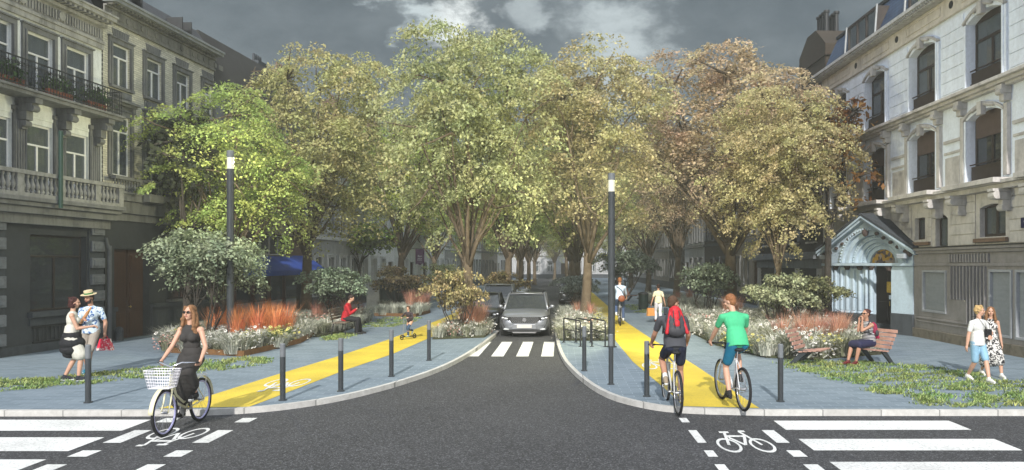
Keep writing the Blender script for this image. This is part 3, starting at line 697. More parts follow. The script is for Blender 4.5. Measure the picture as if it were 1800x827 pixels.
# C: shop with blue awning beyond the dark gable
C0 = 30.5; Cw = 9.6; CC = left_root('shop_house', C0, 'brown brick shop house with blue awning over its glass front')
brown = brick_mat('brown_brick', (.20, .13, .085), (.16, .10, .07), (.1, .08, .06), .22, .075, .008)
mb = MB(); wall_sheet(mb, 0, Cw, 2.7, 5.2, [(0.2, 2.0, 2.95, 3.9), (3.4, 7.0, 2.95, 3.9)]); shell(mb, 0, Cw, 9.8); mb.build('wall', brown, CC)
mb = MB(); mb.box(-.0, Cw, -.12, -.001, 3.95, 4.7); mb.build('fascia', render_mat('beige_fascia', (.34, .29, .22), .4, (.1, .08, .06)), CC)
mb = MB(); wall_sheet(mb, 0, Cw, 4.702, 9.8, [hole(x, z, .9, 1.5) for x in (1.2, 3.2, 5.2, 7.2) for z in (5.4, 7.9)], y=-.01); mb.build('upper_wall', render_mat('grey_blue_render', (.2, .21, .23), .5, (.07, .07, .075)), CC)
for x in (1.2, 3.2, 5.2, 7.2):
    for z in (5.4, 7.9): window(CC, x, z, .9, 1.5, curtain=.6, sill='white_frame')
mb = MB(); mb.box(.02, Cw-.02, .5, .52, 0, 10); mb.build('room_wall', M['room'], CC)
window(CC, 1.1, 2.95, 1.8, .95, curtain=.95, transom=0, mull=1); window(CC, 5.2, 2.95, 3.6, .95, curtain=.95, transom=0, mull=3)
mb = MB(); mb.box(0, Cw, -.03, 0, 2.45, 2.7); 
for x in (0.0, 1.5, 3.1, 4.7, 6.3, Cw-.12): mb.box(x, x+.12, -.1, .1, -.05, 2.45)
mb.build('shop_posts', mat('dark_red_brown_paint', (.07, .025, .02), .5), CC)
mb = MB()
for x in (1.62, 3.22, 4.82, 6.42): mb.box(x, x+1.48, .02, .06, -.0, .75)
mb.build('stall_riser', mat('pale_grey_panel', (.3, .33, .34), .6), CC)
mb = MB()
for x in (1.62, 3.22, 4.82, 6.42): mb.box(x, x+1.48, .03, .05, .752, 2.45)
mb.build('shop_glass', M['glass'], CC)
mb = MB(); mb.add([(.3, -.03, 2.95), (9.2, -.03, 2.95), (9.2, -1.1, 2.2), (.3, -1.1, 2.2), (.3, -.03, 2.9), (9.2, -.03, 2.9), (9.2, -1.08, 2.15), (.3, -1.08, 2.15)], [(0, 3, 2, 1), (4, 5, 6, 7), (0, 4, 7, 3), (1, 2, 6, 5)])
mb.box(.3, 9.2, -1.1, -1.08, 1.98, 2.2); mb.build('awning', mat('blue_awning_canvas', (.02, .06, .30), .8, .15, 2, .2, 30), CC)
mb = MB(); mb.add([(0, -.2, 9.81), (Cw, -.2, 9.81), (Cw, .7, 12.2), (0, .7, 12.2), (0, 9, 9.81), (Cw, 9, 9.81)], [(0, 1, 2, 3), (3, 2, 5, 4), (0, 3, 4), (1, 5, 2), (0, 4, 5, 1)])
crf = mb.build('roof', mat('dark_roof_bitumen', (.035, .033, .03), .8), CC)
mb = MB(); mb.box(5.6, 6.5, .9, 1.6, 11.8, 12.5)
for k in range(4): mb.cyl((5.7+k*.22, 1.2, 12.5), (5.7+k*.22, 1.2, 12.85), .08, .06, n=8)
mb.build('chimney', M['blue_stone'], crf)

# generic terrace house, front built with bays and floors; every window a part
def house(root, wd, floors, bays, wallm, trim, ww=.95, zs=(1.2, 4.4, 7.4), hs=(1.7, 2.0, 1.7), door=None, frame='white_frame', roofm='slate', top=10.2, shutter=None, curtain=.6, plinth='blue_stone', chim=True, pil=False):
    ops = []; pos = []
    for f in range(floors):
        for k in range(bays):
            x = wd*(k+.5)/bays
            if f == 0 and door is not None and k == door: ops.append((x-.6, x+.6, 0.0, 2.7)); continue
            ops.append(hole(x, zs[f], ww, hs[f])); pos.append((f, x))
    mb = MB(); wall_sheet(mb, 0, wd-.01, -.05, top, ops); shell(mb, 0, wd-.01, top); mb.build('wall', wallm, root)
    mb = MB(); mb.box(.02, wd-.04, .5, .52, 0, top-.1); mb.build('room_wall', M['room'], root)
    proto = {}
    for f, x in pos:
        if f not in proto: proto[f] = window(root, x, zs[f], ww, hs[f], frame, 'glass', surround=trim, sw=.13, curtain=curtain, sill=trim)
        else: c = copy_tree(proto[f], root); c.location = (x, 0, zs[f])
    if door is not None:
        x = wd*(door+.5)/bays; mb = MB(); mb.box(x-.58, x+.58, .14, .2, 0, 2.66)
        for s in (-.5, .06):
            for a, c in ((.15, .9), (1.05, 1.8)): mb.box(x+s, x+s+.44, .115, .139, a, c)
        d = mb.build('door', M['wood_door'], root); mb = MB(); mb.sphere((x+.05, .1, 1.05), .035, 8, 6); mb.build('handle', M['brass'], d)
    mb = MB(); mb.box(0, wd-.02, -.08, -.001, -.05, .7); mb.build('plinth', M[plinth], root)
    mb = MB(); mb.box(0, wd-.01, -.12, -.001, zs[1]-.5, zs[1]-.3); cornice(mb, 0, wd-.01, top-.55, top, .45, 4)
    if pil:
        for k in range(bays+1): x = min(max(wd*k/bays, .12), wd-.14); mb.box(x-.1, x+.1, -.05, -.002, zs[1]-.3, top-.56)
    k = .1
    while k < wd-.1: mb.box(k, k+.1, -.25, -.001, top-.75, top-.56); k += .35
    mb.build('cornice', M[trim], root)
    mb = MB(); mb.add([(0, -.1, top+.005), (wd-.01, -.1, top+.005), (wd-.01, 1.2, top+1.7), (0, 1.2, top+1.7), (0, 8.6, top+.005), (wd-.01, 8.6, top+.005), (wd-.01, 7.6, top+1.7), (0, 7.6, top+1.7)], [(0, 1, 2, 3), (3, 2, 6, 7), (0, 3, 7, 4), (1, 5, 6, 2), (4, 7, 6, 5), (0, 4, 5, 1)])
    r = mb.build('roof', M[roofm], root)
    if chim:
        mb = MB(); mb.box(.1, .9, 1.5, 2.6, top+.8, top+2.9); mb.box(.04, .96, 1.44, 2.66, top+2.9, top+3.0)
        for q in range(3): mb.cyl((.25+q*.25, 2.05, top+3.0), (.25+q*.25, 2.05, top+3.4), .09, .07, n=8)
        mb.build('chimney', brown, r)
M['pale_stone'] = render_mat('pale_stone_front', (.78, .78, .77), .25, (.12, .12, .12))
M['pale_trim'] = render_mat('pale_stone_trim', (.72, .72, .71), .35, (.2, .2, .2))
M['grey_front'] = render_mat('mid_grey_front', (.42, .42, .42), .6, (.07, .07, .07))
M['soot_brick'] = brick_mat('sooty_brick', (.055, .045, .04), (.04, .034, .03), (.02, .02, .02), .22, .075, .008)
M['tan_front'] = render_mat('tan_stone_front', (.3, .27, .23), .6, (.08, .07, .06))
lefts = [(40.2, 7.4, 'grey_front', 'pale_trim', 'grey rendered house with pale window trim behind the left shrubs', 4, None),
         (47.7, 7.6, 'pale_stone', 'pale_trim', 'pale stone house right after the grey one on the left row', 4, 3),
         (55.4, 7.4, 'white_render', 'pale_trim', 'white house carrying the purple sign over its dark doorway', 4, 2),
         (62.9, 8.4, 'pale_stone', 'pale_trim', 'pale stone house just past the purple sign, blue plinth', 4, 0),
         (71.4, 9, 'grey_front', 'pale_trim', 'grey house seen between trunks left of the dark parked car', 4, 3),
         (80.5, 10, 'white_render', 'grey_stone', 'off-white house far down the left row behind the second trunk row', 5, 0),
         (90.6, 12, 'tan_front', 'grey_stone', 'tan house far down the left row', 5, 4),
         (102.8, 14, 'pale_stone', 'grey_stone', 'pale house at the far end of the left row', 6, 0)]
for (y0, wd, wm, tm, lab, bays, door) in lefts:
    r = left_root('terraced_house', y0, lab); house(r, wd, 3, bays, M[wm], tm, door=door, pil=(wm == 'pale_stone'), plinth='blue_stone')
# purple shop sign over the doorway, hung square to the street
def text_obj(s, size, m, parent, loc, rot, ext=.004, name='lettering', align='CENTER'):
    cu = bpy.data.curves.new(name, 'FONT'); cu.body = s; cu.size = size; cu.align_x = align; cu.align_y = 'CENTER'; cu.extrude = ext
    t = bpy.data.objects.new(name, cu); C.objects.link(t); dg = bpy.context.evaluated_depsgraph_get(); me = bpy.data.meshes.new_from_object(t.evaluated_get(dg)); bpy.data.objects.remove(t)
    me.materials.clear(); me.materials.append(m); o = link_mesh(name, me, parent, loc); o.rotation_euler = rot; return o
sg = empty('hanging_sign', P(738, 0, .1).xyz if False else ((738-VX)*56/F, 56, 3.2), 0, 'purple hanging sign with white lettering and scalloped lower edge above dark doorway', 'sign')
mb = MB(); mb.fprism([(-.33, -.62), (-.2, -.55), (0, -.66), (.2, -.55), (.33, -.62), (.33, .55), (-.33, .55)], 0, .05); mb.build('board', mat('purple_sign_paint', (.10, .035, .10), .6), sg)
mb = MB(); mb.box(-.6, .4, .01, .04, .56, .6); mb.cyl((-.6, .025, .58), (-1.1, .025, .58), .02); mb.build('bracket', M['black_iron'], sg)
wt = mat('white_letters', (.8, .8, .8), .6)
for s, z, q in (('Bon', .02, .2), ('jour', -.16, .2), ('0 0 0 0', -.3, .12), ('- - - - - -', -.44, .12)): text_obj(s, q, wt, sg, (0, -.008, z), (R(90), 0, 0))
# ---------------------------------------------------------------- right side, local x runs towards the camera
def right_root(name, Y0, label, cat='house'):
    X0 = 12.5-.019*(Y0-19.94); return empty(name, (X0, Y0, .1), math.atan2(-1, .019), label, cat)
M['blue_white'] = render_mat('cool_white_render', (.74, .79, .87), .36, (.24, .23, .24), sx=2, sz=.6)
M['warm_stone'] = render_mat('stained_warm_stone', (.50, .475, .45), .62, (.06, .05, .045), sx=2, sz=.9)
M['mauve'] = render_mat('grey_mauve_panel', (.235, .22, .215), .5, (.07, .065, .06), sx=1.5, sz=.7)
M['shop_panel'] = render_mat('whitewashed_shop_glass', (.22, .235, .25), .4, (.12, .13, .14), sx=.6, sz=7)
D0 = 34.4; Dw = D0-12.0
D = right_root('corner_house', D0, 'tall cool white town house with blue slate attic, arched windows and shuttered shop', 'house')
cols = [D0-y for y in (32.4, 28.83, 25.2, 21.66, 18.1, 14.5)]
h3 = [(x-.88, x+.88, 7.8, 9.98) for x in cols]; h2 = [(x-.88, x+.88, 4.95, 7.05) for x in cols]
mb = MB(); wall_sheet(mb, 0, Dw, 7.66, 10.42, h3); wall_sheet(mb, 0, Dw, 4.6, 7.66, h2, y=.0); shell(mb, 0, Dw, 11.1, 10)
for x in cols: arch_fill(mb, x-.88, x+.88, 9.98, .2); arch_fill(mb, x-.88, x+.88, 7.05, .2)
mb.build('wall', M['blue_white'], D)
# banded courses between the third floor windows: real slabs with gaps
mb = MB()
for k in range(len(cols)+1):
    x0 = (cols[k-1]+1.12) if k > 0 else .05; x1 = (cols[k]-1.12) if k < len(cols) else Dw-.05
    if x1-x0 < .2: continue
    z = 7.95
    while z < 9.9: mb.box(x0, x1, -.035, -.001, z, z+.36); z += .385
mb.build('banded_courses', M['blue_white'], D)
mb = MB(); mb.box(.02, Dw-.02, .6, .62, 0, 10.8); mb.build('room_wall', M['room'], D)
for k, x in enumerate(cols):
    window(D, x, 7.8, 1.76, 2.18, 'brown_frame', 'glass', transom=.66, mull=1, curtain=.95, y=.2, surround='blue_white', sw=.17, sill=None, arch=.2, fw=.085, sproud=.075)
    window(D, x, 4.95, 1.76, 2.1, 'brown_frame', 'glass_dark', transom=.66, mull=1, curtain=0, y=.2, surround='blue_white', sw=.2, sill=None, arch=.2, fw=.085, sproud=.075, blind=.36)
mb = MB(); orn = MB()
for x in cols:
    for zt, s in ((9.95, 1), (7.0, 1.25)):
        orn.box(x-.11, x+.11, -.22, -.076, zt-.12, zt+.26)
        for q in range(-5, 6):
            if q: orn.sphere((x+q*.085*s, -.13, zt+.22-abs(q)*.028), (.065, .06, .055+.02*(5-abs(q))/5), 8, 6)
        arch_band(orn, x-1.0, x+1.0, zt+.17, .33, .07, -.14, -.02, 14)
    # consoles beside the second floor windows
    for s in (-1.08, 1.08):
        mb.box(x+s-.09, x+s+.09, -.12, -.001, 5.0, 7.0); mb.box(x+s-.13, x+s+.13, -.3, -.002, 7.25, 7.5); mb.box(x+s-.11, x+s+.11, -.22, -.002, 7.05, 7.248)
        mb.cyl((x+s-.12, -.25, 7.3), (x+s+.12, -.25, 7.3), .09, n=10); mb.cyl((x+s-.1, -.15, 7.1), (x+s+.1, -.15, 7.1), .07, n=10)
orn.build('window_ornament', M['warm_stone'], D, smooth=False)
for k in range(len(cols)+1):
    x0 = (cols[k-1]+1.3) if k > 0 else .05; x1 = (cols[k]-1.3) if k < len(cols) else Dw-.05
    if x1-x0 < .2: continue
    mb.box(x0, x1, -.06, -.001, 6.35, 6.45); mb.box(x0, x1, -.04, -.001, 6.0, 6.08); mb.box(x0+.06, x1-.06, -.025, -.001, 4.75, 5.9)
mb.build('second_floor_mouldings', M['warm_stone'], D, bevel=.01)
# ledge between second and third floor
mb = MB(); mb.box(0, Dw, -.3, -.001, 7.54, 7.64); mb.box(0, Dw, -.42, -.001, 7.642, 7.74); mb.box(0, Dw, -.2, -.001, 7.46, 7.538); mb.build('ledge', M['warm_stone'], D, bevel=.012)
for x in cols:   # low french balcony rails
    for z, hh in ((7.9, .42), (4.98, .5)):
        mb = MB(); mb.box(x-.8, x+.8, -.02, .02, z+hh, z+hh+.03); mb.box(x-.8, x+.8, .0, .02, z+.02, z+.05)
        mb.box(x-.79, x+.79, .03, .04, z+.05, z+hh-.04); mb.build('window_guard', M['brown_frame'], D)
# attic frieze with panels and round vents, gutter
mb = MB(); mb.box(0, Dw, -.06, -.001, 10.422, 11.0); mb.box(0, Dw, -.12, -.001, 10.36, 10.42-.001+.001)
for x in [c+1.78 for c in cols]+[cols[0]-1.78]:
    for a, c, e in ((-1.2, 1.2, .03), ): 
        x_ = x-1.78
        mb.box(x_-1.15, x_+1.15, -.09, -.061, 10.56, 10.6); mb.box(x_-1.15, x_+1.15, -.09, -.061, 10.86, 10.9); mb.box(x_-1.15, x_-1.11, -.09, -.061, 10.602, 10.858); mb.box(x_+1.11, x_+1.15, -.09, -.061, 10.602, 10.858)
mb.build('frieze', render_mat('frieze_warm_render', (.60, .55, .48), .5, (.16, .13, .1)), D, bevel=.006)
mb = MB()
for x in cols: mb.cyl((x+1.78, -.075, 10.72), (x+1.78, -.062, 10.72), .12, n=16)
mb.build('round_vent', M['room'], D)
mb = MB(); mb.box(-.1, Dw, -.4, -.001, 11.0, 11.1); mb.box(-.1, Dw, -.55, -.001, 11.102, 11.22)
k = 0.0
while k < Dw: mb.box(k, k+.06, -.5, -.401, 11.03, 11.1); k += .16
mb.build('gutter', render_mat('white_gutter_paint', (.45, .45, .45), .7, (.06, .05, .05), sx=5, sz=9), D)
mb = MB(); z0 = 11.22; mb.add([(-.05, -.1, z0), (Dw, -.1, z0), (Dw, .7, z0+1.75), (-.05, .7, z0+1.75), (-.05, 9.6, z0), (Dw, 9.6, z0), (Dw, 5, z0+3.2), (-.05, 5, z0+3.2)], [(0, 1, 2, 3), (3, 2, 6, 7), (0, 3, 7, 4), (1, 5, 6, 2), (4, 7, 6, 5), (0, 4, 5, 1)])
dr = mb.build('roof', M['blue_slate'], D)
mb = MB(); mb.box(-.08, Dw+.02, .62, .78, z0+1.74, z0+1.86); mb.build('ridge_strip', M['black_iron'], dr)
for x in (cols[0]+2.2, cols[1]+3.9, cols[3]+2.4, cols[5]-.5):
    mb = MB(); w2 = 1.35; mb.box(x-w2, x+w2, -.02, .6, z0+.12, z0+.24); mb.box(x-w2, x+w2, -.02, .9, z0+1.28, z0+1.38)
    for q in range(4): xx = x-w2+q*(2*w2-.1)/3; mb.box(xx, xx+.1, -.02, .8 if q in (0, 3) else .08, z0+.242, z0+1.278)
    o = mb.build('dormer_window', M['brown_frame'], D)
    mb = MB(); mb.box(x-w2+.05, x+w2-.05, .03, .04, z0+.242, z0+1.278); mb.build('pane', M['glass'], o)
    mb = MB(); mb.box(x-w2+.05, x+w2-.05, .09, .1, z0+.25, z0+1.27); mb.build('curtain', M['curtain'], o)
    mb = MB(); mb.cyl((x-w2-.1, -.12, z0), (x-w2-.1, -.02, z0+1.4), .04); mb.cyl((x+w2+.1, -.12, z0), (x+w2+.1, -.02, z0+1.4), .04); mb.build('vent_pipe', M['zinc'], o)
# mezzanine band z 3.1 .. 4.6
mz = [D0-y for y in (15.0, 17.6, 21.35)]; hz = [(x-.62, x+.62, 3.3, 4.25) for x in mz]
xd = D0-24.1; hz.append((xd-.38, xd+.38, 3.02, 4.12)); xe = D0-25.5; hz.append((xe-.35, xe+.35, 3.35, 4.1))
mb = MB(); wall_sheet(mb, 0, Dw, 3.0, 4.6, hz, y=.0)
arch_fill(mb, xd-.38, xd+.38, 4.12, .15)
for x in mz: arch_fill(mb, x-.62, x+.62, 4.25, .1)
z = 3.12
mb.build('mezzanine_wall', M['warm_stone'], D)
mb = MB(); z = 3.1
while z < 4.5:
    xs = sorted([0.05]+[v for h in hz for v in (h[0]-.2, h[1]+.2)]+[Dw-.05])
    for i in range(0, len(xs)-1, 2): mb.box(xs[i], xs[i+1], -.03, -.001, z, z+.3)
    z += .325
mb.build('banded_stone', M['warm_stone'], D, bevel=.008)
for x in mz: window(D, x, 3.3, 1.24, .95, 'brown_frame', 'glass', transom=0, mull=1, curtain=.95, y=.15, sill=None, fw=.09)
window(D, xd, 3.02, .76, 1.1, 'brown_frame', 'glass', transom=0, mull=0, curtain=.95, y=.15, sill=None, fw=.09); window(D, xe, 3.35, .7, .75, 'brown_frame', 'glass_dark', transom=0, mull=0, curtain=0, y=.15, sill=None, fw=.06)
mb = MB()
for x in mz+[xe]: mb.box(x-.78, x+.78, -.12, -.031, 3.14, 3.26)
mb.build('brick_sill', brown, D)
mb = MB(); mb.box(0, Dw, -.3, -.001, 4.602, 4.74); mb.box(0, Dw, -.42, -.001, 4.742, 4.84)
for x in cols: mb.box(x-1.35, x+1.35, -.62, -.001, 4.76, 4.9)
for x in cols:
    for s in (-1.1, 1.1):
        mb.box(x+s-.14, x+s+.14, -.55, -.001, 4.52, 4.6); mb.box(x+s-.12, x+s+.12, -.42, -.001, 4.3, 4.518); mb.box(x+s-.1, x+s+.1, -.26, -.001, 4.0, 4.298)
        mb.cyl((x+s-.15, -.42, 4.42), (x+s+.15, -.42, 4.42), .12, n=12); mb.cyl((x+s-.13, -.2, 4.08), (x+s+.13, -.2, 4.08), .1, n=12)
        for q in range(3): mb.box(x+s-.09+q*.07, x+s-.05+q*.07, -.44, -.421, 4.3, 4.5)
mb.build('balcony_band', M['warm_stone'], D, bevel=.012)
# shop front of D
px1 = 7.2   # where the porch ends
sw_ = [(D0-25.2, D0-23.7, .9, 2.3), (D0-21.4, D0-20.35, .45, 2.35), (D0-20.2, D0-17.2, .45, 2.35), (D0-17.0, D0-13.0, .45, 2.35)]
mb = MB(); wall_sheet(mb, 0, Dw, -.05, 3.0, sw_, y=-.05, th=.2); mb.build('ground_floor_wall', M['mauve'], D)
mb = MB(); mb.box(px1+1, Dw, -.22, -.051, 2.96, 3.04); mb.box(px1+1, Dw, -.14, -.051, 2.86, 2.958); mb.box(px1+1, Dw, -.1, -.051, 2.45, 2.53); mb.build('shop_cornice', M['mauve'], D, bevel=.01)
mb = MB(); mb.box(px1+1, Dw, -.25, -.02, 3.042, 3.075); mb.build('lead_flashing', M['black_iron'], D)
mb = MB(); gr = mb
for (a, c, z0, z1) in sw_:
    mb.box(a, a+.07, -.09, .1, z0, z1); mb.box(c-.07, c, -.09, .1, z0, z1); mb.box(a+.07, c-.07, -.09, .1, z0, z0+.07); mb.box(a+.07, c-.07, -.09, .1, z1-.07, z1)
mb.build('shop_frame', mat('grey_shop_frame', (.27, .28, .30), .6, .15, 3), D, bevel=.006)
mb = MB()
for (a, c, z0, z1) in sw_: mb.box(a+.07, c-.07, .0, .03, z0+.07, z1-.07)
mb.build('shop_pane', M['shop_panel'], D)
mb = MB()
for k in range(11): xx = D0-23.4+k*.18; mb.box(xx, xx+.05, -.12, -.051, .7 if k > 4 else 1.4, 2.44)
for k in range(14):
    xx = D0-23.5+k*.155
    mb.add([(xx, -.1, 2.56), (xx+.12, -.1, 2.56), (xx+.06, -.1, 2.84)], [(0, 1, 2)]); mb.box(xx+.02, xx+.1, -.12, -.051, 2.56, 2.82)
for z in (.55, .66): mb.box(D0-25.6, D0-21.6, -.1, -.051, z, z+.05)
mb.build('fluted_panel', M['mauve'], D)
mb = MB(); mb.box(px1+1, Dw, -.12, -.051, -.05, .3); mb.build('plinth', render_mat('stained_plinth', (.16, .14, .11), .9, (.03, .03, .025), sx=5, sz=3), D, bevel=.01)
for k in range(12): pass
# street name plate
mw = Matrix.Translation(D.location) @ Euler(D.rotation_euler).to_matrix().to_4x4()
pl = empty('street_sign', mw @ Vector((D0-19.72, -.036, 3.62)), D.rotation_euler[2], 'small dark blue street name plate on the banded stone by the right edge', 'sign')
mb = MB(); mb.box(-.28, .28, -.015, 0, -.14, .14); mb.build('plate', mat('navy_enamel', (.008, .01, .05), .3), pl); text_obj('V...', .13, wt, pl, (-.06, -.018, 0), (R(90), 0, 0), .002)

# porch: romanesque doorway turned a little towards the crossing
ang = math.atan2(-3.9, 1.67)   # left end -> right end seen from the street
pr = empty('church_porch', (10.63, 29.7, .1), ang, 'pale blue-white gabled romanesque porch with round arch, columns and gilded lunette over a dark door', 'porch')
W = 4.25; dx0, dx1 = 1.98, 3.12
pw = render_mat('pale_blue_porch_paint', (.40, .49, .56), .35, (.2, .22, .24), sx=2, sz=1); M['porch'] = pw
cxp = 2.42; ez = 2.98; ap = 4.12
def band(mb, r0, r1, y0, y1, cz=2.55, cx=cxp, n=24, ky=1.0):
    for i in range(n):
        a = math.pi*i/n; c = math.pi*(i+1)/n
        q = [(cx-math.cos(a)*r1, cz+math.sin(a)*r1*ky), (cx-math.cos(c)*r1, cz+math.sin(c)*r1*ky), (cx-math.cos(c)*r0, cz+math.sin(c)*r0*ky), (cx-math.cos(a)*r0, cz+math.sin(a)*r0*ky)]
        mb.fprism(q[::-1], y0, y1)
# front wall with arch: left pier, right pier and gable
mb = MB(); ro = 1.6
n = 28
arc = [(cxp-math.cos(math.pi*i/n)*ro, 2.55+math.sin(math.pi*i/n)*ro*.86) for i in range(n+1)]
left_poly = [(0, 2.6), (0, ez), (W*.5, ap), (W, ez), (W, 2.6)]
top = lambda x: ez+(ap-ez)*(x/(W*.5) if x < W*.5 else (W-x)/(W*.5))
xs = [0.0]+[a[0] for a in arc if 0 < a[0] < W]+[W]
def az(x):
    u = (x-cxp)/ro
    return 2.552 if abs(u) >= 1 else 2.55+math.sqrt(1-u*u)*ro*.86
xs = sorted(set([round(v, 4) for v in xs+[W*.5]]))
for a, c in zip(xs, xs[1:]):
    mb.fprism([(a, az(a) if a > 0 else 2.552), (c, az(c) if c < W else 2.552), (c, top(c)), (a, top(a))], 0, .45)
mb.box(3.3, W, 0, 1.6, .75, 2.55); mb.box(0, .35, 0, 1.6, .62, 2.55)
mb.add([(0, .45, 2.55), (0, 2.2, 2.55), (0, 2.2, ez), (0, .45, ez)], [(0, 1, 2, 3)]); mb.add([(W, .45, 2.55), (W, 2.6, 2.55), (W, 2.6, ez), (W, .45, ez)], [(0, 3, 2, 1)])
mb.box(0, .02, .45, 2.2, 0, ez); mb.box(W-.02, W, 1.6, 2.6, 0, ez)
mb.build('front_wall', pw, pr)
mb = MB()
for i, (r0, r1, y) in enumerate(((1.42, 1.6, -.07), (1.22, 1.42, .06), (1.04, 1.2, .22), (.9, 1.04, .34), (.76, .9, .44), (.6, .76, .52))): band(mb, r0, r1, y, .8, ky=.86)
for r, y, s, cnt in ((1.51, -.1, .035, 34), (1.12, .19, .03, 30), (.83, .41, .024, 26)):
    for i in range(cnt): a = math.pi*(i+.5)/cnt; mb.sphere((cxp-math.cos(a)*r, y, 2.55+math.sin(a)*r*.86), s, 6, 4)
mb.build('arch_mouldings', pw, pr)
mb = MB(); mb.box(-.08, W+.08, -.12, 0-.002, 2.44, 2.54); mb.box(.35, dx0, .0, .5, 2.44, 2.54); mb.box(3.1, 3.3, 0, .5, 2.44, 2.54); mb.build('impost_band', pw, pr, bevel=.015)
mb = MB()
for i in range(6): mb.box(.35+i*.272, .35+(i+1)*.272+(.0 if i < 5 else 0), .10+i*.085, .9, .6, 2.44)
mb.build('jamb', pw, pr)
mb = MB(); cap = MB()
for i, x in enumerate((.5, .72, .95, 1.2, 1.45, 1.7, 1.88)):
    y = .02+i*.07; mb.cyl((x, y+.08, .72), (x, y+.08, 2.3), .075 if i % 2 == 0 else .06, n=12)
    mb.lathe([(.11, 0), (.11, .04), (.08, .08)], (x, y+.08, .62), 12)
    if i % 2 == 0: cap.lathe([(.08, 0), (.1, .05), (.13, .12), (.13, .15)], (x, y+.08, 2.28), 10)
mb.build('column', pw, pr, smooth=False)
cap.lathe([(.1, 0), (.13, .08), (.17, .16)], (3.2, .05, 2.26), 10)
for x in (.05, W-.12): cap.sphere((x, -.05, ez-.12), (.12, .14, .1), 8, 6)
cap.sphere((W*.5, -.04, ap-.42), (.13, .1, .17), 8, 6)
for s in (.25, .4, .55, .7, .85):
    for sd in (-1, 1): 
        x = W*.5+sd*W*.5*s; cap.sphere((x, -.03, top(x)-.2), (.09, .07, .07), 7, 5)
cap.build('carved_capital', mat('sooty_carving', (.07, .05, .045), .9, .3, 8, .5, 30), pr)
mb = MB(); mb.box(3.28, W+.03, -.04, 1.62, -.05, .748); mb.box(-.03, 1.98, -.04, .7, -.05, .6); mb.build('blue_stone_base', M['blue_stone'], pr, bevel=.03)
mb = MB(); mb.box(dx0, 3.28, .3, .8, -.05, .12); mb.box(dx0, 3.28, .5, .8, .122, .26); mb.build('step', M['blue_stone'], pr, bevel=.01)
mb = MB(); n = 20; mb.fprism([(cxp+math.cos(math.pi*i/n)*.6, 2.55+math.sin(math.pi*i/n)*.6*.86) for i in range(n+1)][::-1], .62, .68)
gm = bpy.data.materials.new('gilded_mosaic'); gm.use_nodes = True; N_, L_, b_ = nodes(gm)
v = N_.new('ShaderNodeTexVoronoi'); v.inputs['Scale'].default_value = 9; tc = N_.new('ShaderNodeTexCoord'); L_.new(tc.outputs['Object'], v.inputs['Vector']); sp_ = N_.new('ShaderNodeSeparateColor'); L_.new(v.outputs['Color'], sp_.inputs[0])
rp = N_.new('ShaderNodeValToRGB'); L_.new(sp_.outputs[0], rp.inputs[0]); rp.color_ramp.interpolation = 'CONSTANT'; e = rp.color_ramp.elements; e[0].color = (.35, .2, .02, 1); e[1].position = .8; e[1].color = (.25, .2, .17, 1)
for p_, c_ in ((.4, (.05, .03, .02, 1)), (.55, (.45, .28, .03, 1)), (.7, (.08, .06, .07, 1))): q = e.new(p_); q.color = c_
L_.new(rp.outputs[0], b_.inputs['Base Color'])
mb.build('lunette', gm, pr)
mb = MB(); mb.box(dx0, 3.28, .66, .72, .26, 2.5)
for s in (0, 1):
    x0 = dx0+.06+s*.6
    for a, c in ((.4, 1.1), (1.2, 2.3)): mb.box(x0+.06, x0+.5, .635, .659, a, c)
d = mb.build('door', mat('near_black_door', (.012, .009, .009), .6), pr, bevel=.008)
mb = MB(); mb.box(dx0+.55, dx0+1.0, .61, .634, 1.45, 1.85); mb.build('gilded_notice', mat('yellow_brown_notice', (.4, .27, .04), .6, .5, 20), d)
mb = MB(); mb.box(dx0+.65, dx0+.95, .61, .634, 1.2, 1.35); mb.build('paper_notice', mat('pale_blue_notice', (.5, .6, .75), .6, .3, 30), d)
mb = MB(); mb.cyl((dx0+.7, .6, .95), (dx0+.7, .6, 1.12), .015); mb.build('handle', M['brass'], d)
# roof of porch, with moulded verge
mb = MB()
for s in (-1, 1):
    xa = W*.5+s*(W*.5+.22); za_ = ez-.16; xb = W*.5; zb = ap+.02
    for (o0, o1, y0, y1) in ((0, .1, -.2, .1), (.1, .18, -.28, .1)):
        q = [(xa, za_+o0), (xb, zb+o0), (xb, zb+o1), (xa, za_+o1)]
        mb.fprism(q if s < 0 else q[::-1], y0, y1)
mb.build('gable_verge', pw, pr)
mb = MB()
for s in (-1, 1):
    xa = W*.5+s*(W*.5+.24); q = [(xa, ez+.06), (W*.5, ap+.22), (W*.5, ap+.3), (xa, ez+.13)]
    mb.fprism(q if s < 0 else q[::-1], -.3, 2.6 if s > 0 else 2.0)
mb.build('roof', M['blue_stone'], pr)
for x, zz, s in ((W-.35, 2.78, 1), (.1, 2.78, -1)):
    mb = MB(); mb.box(x-.05, x+.05, -.1, -.0, zz-.05, zz+.1); mb.box(x-.09, x+.25, -.32, -.1, zz-.08, zz+.09); mb.build('floodlight', mat('grey_fixture', (.3, .33, .36), .5), pr, bevel=.02)

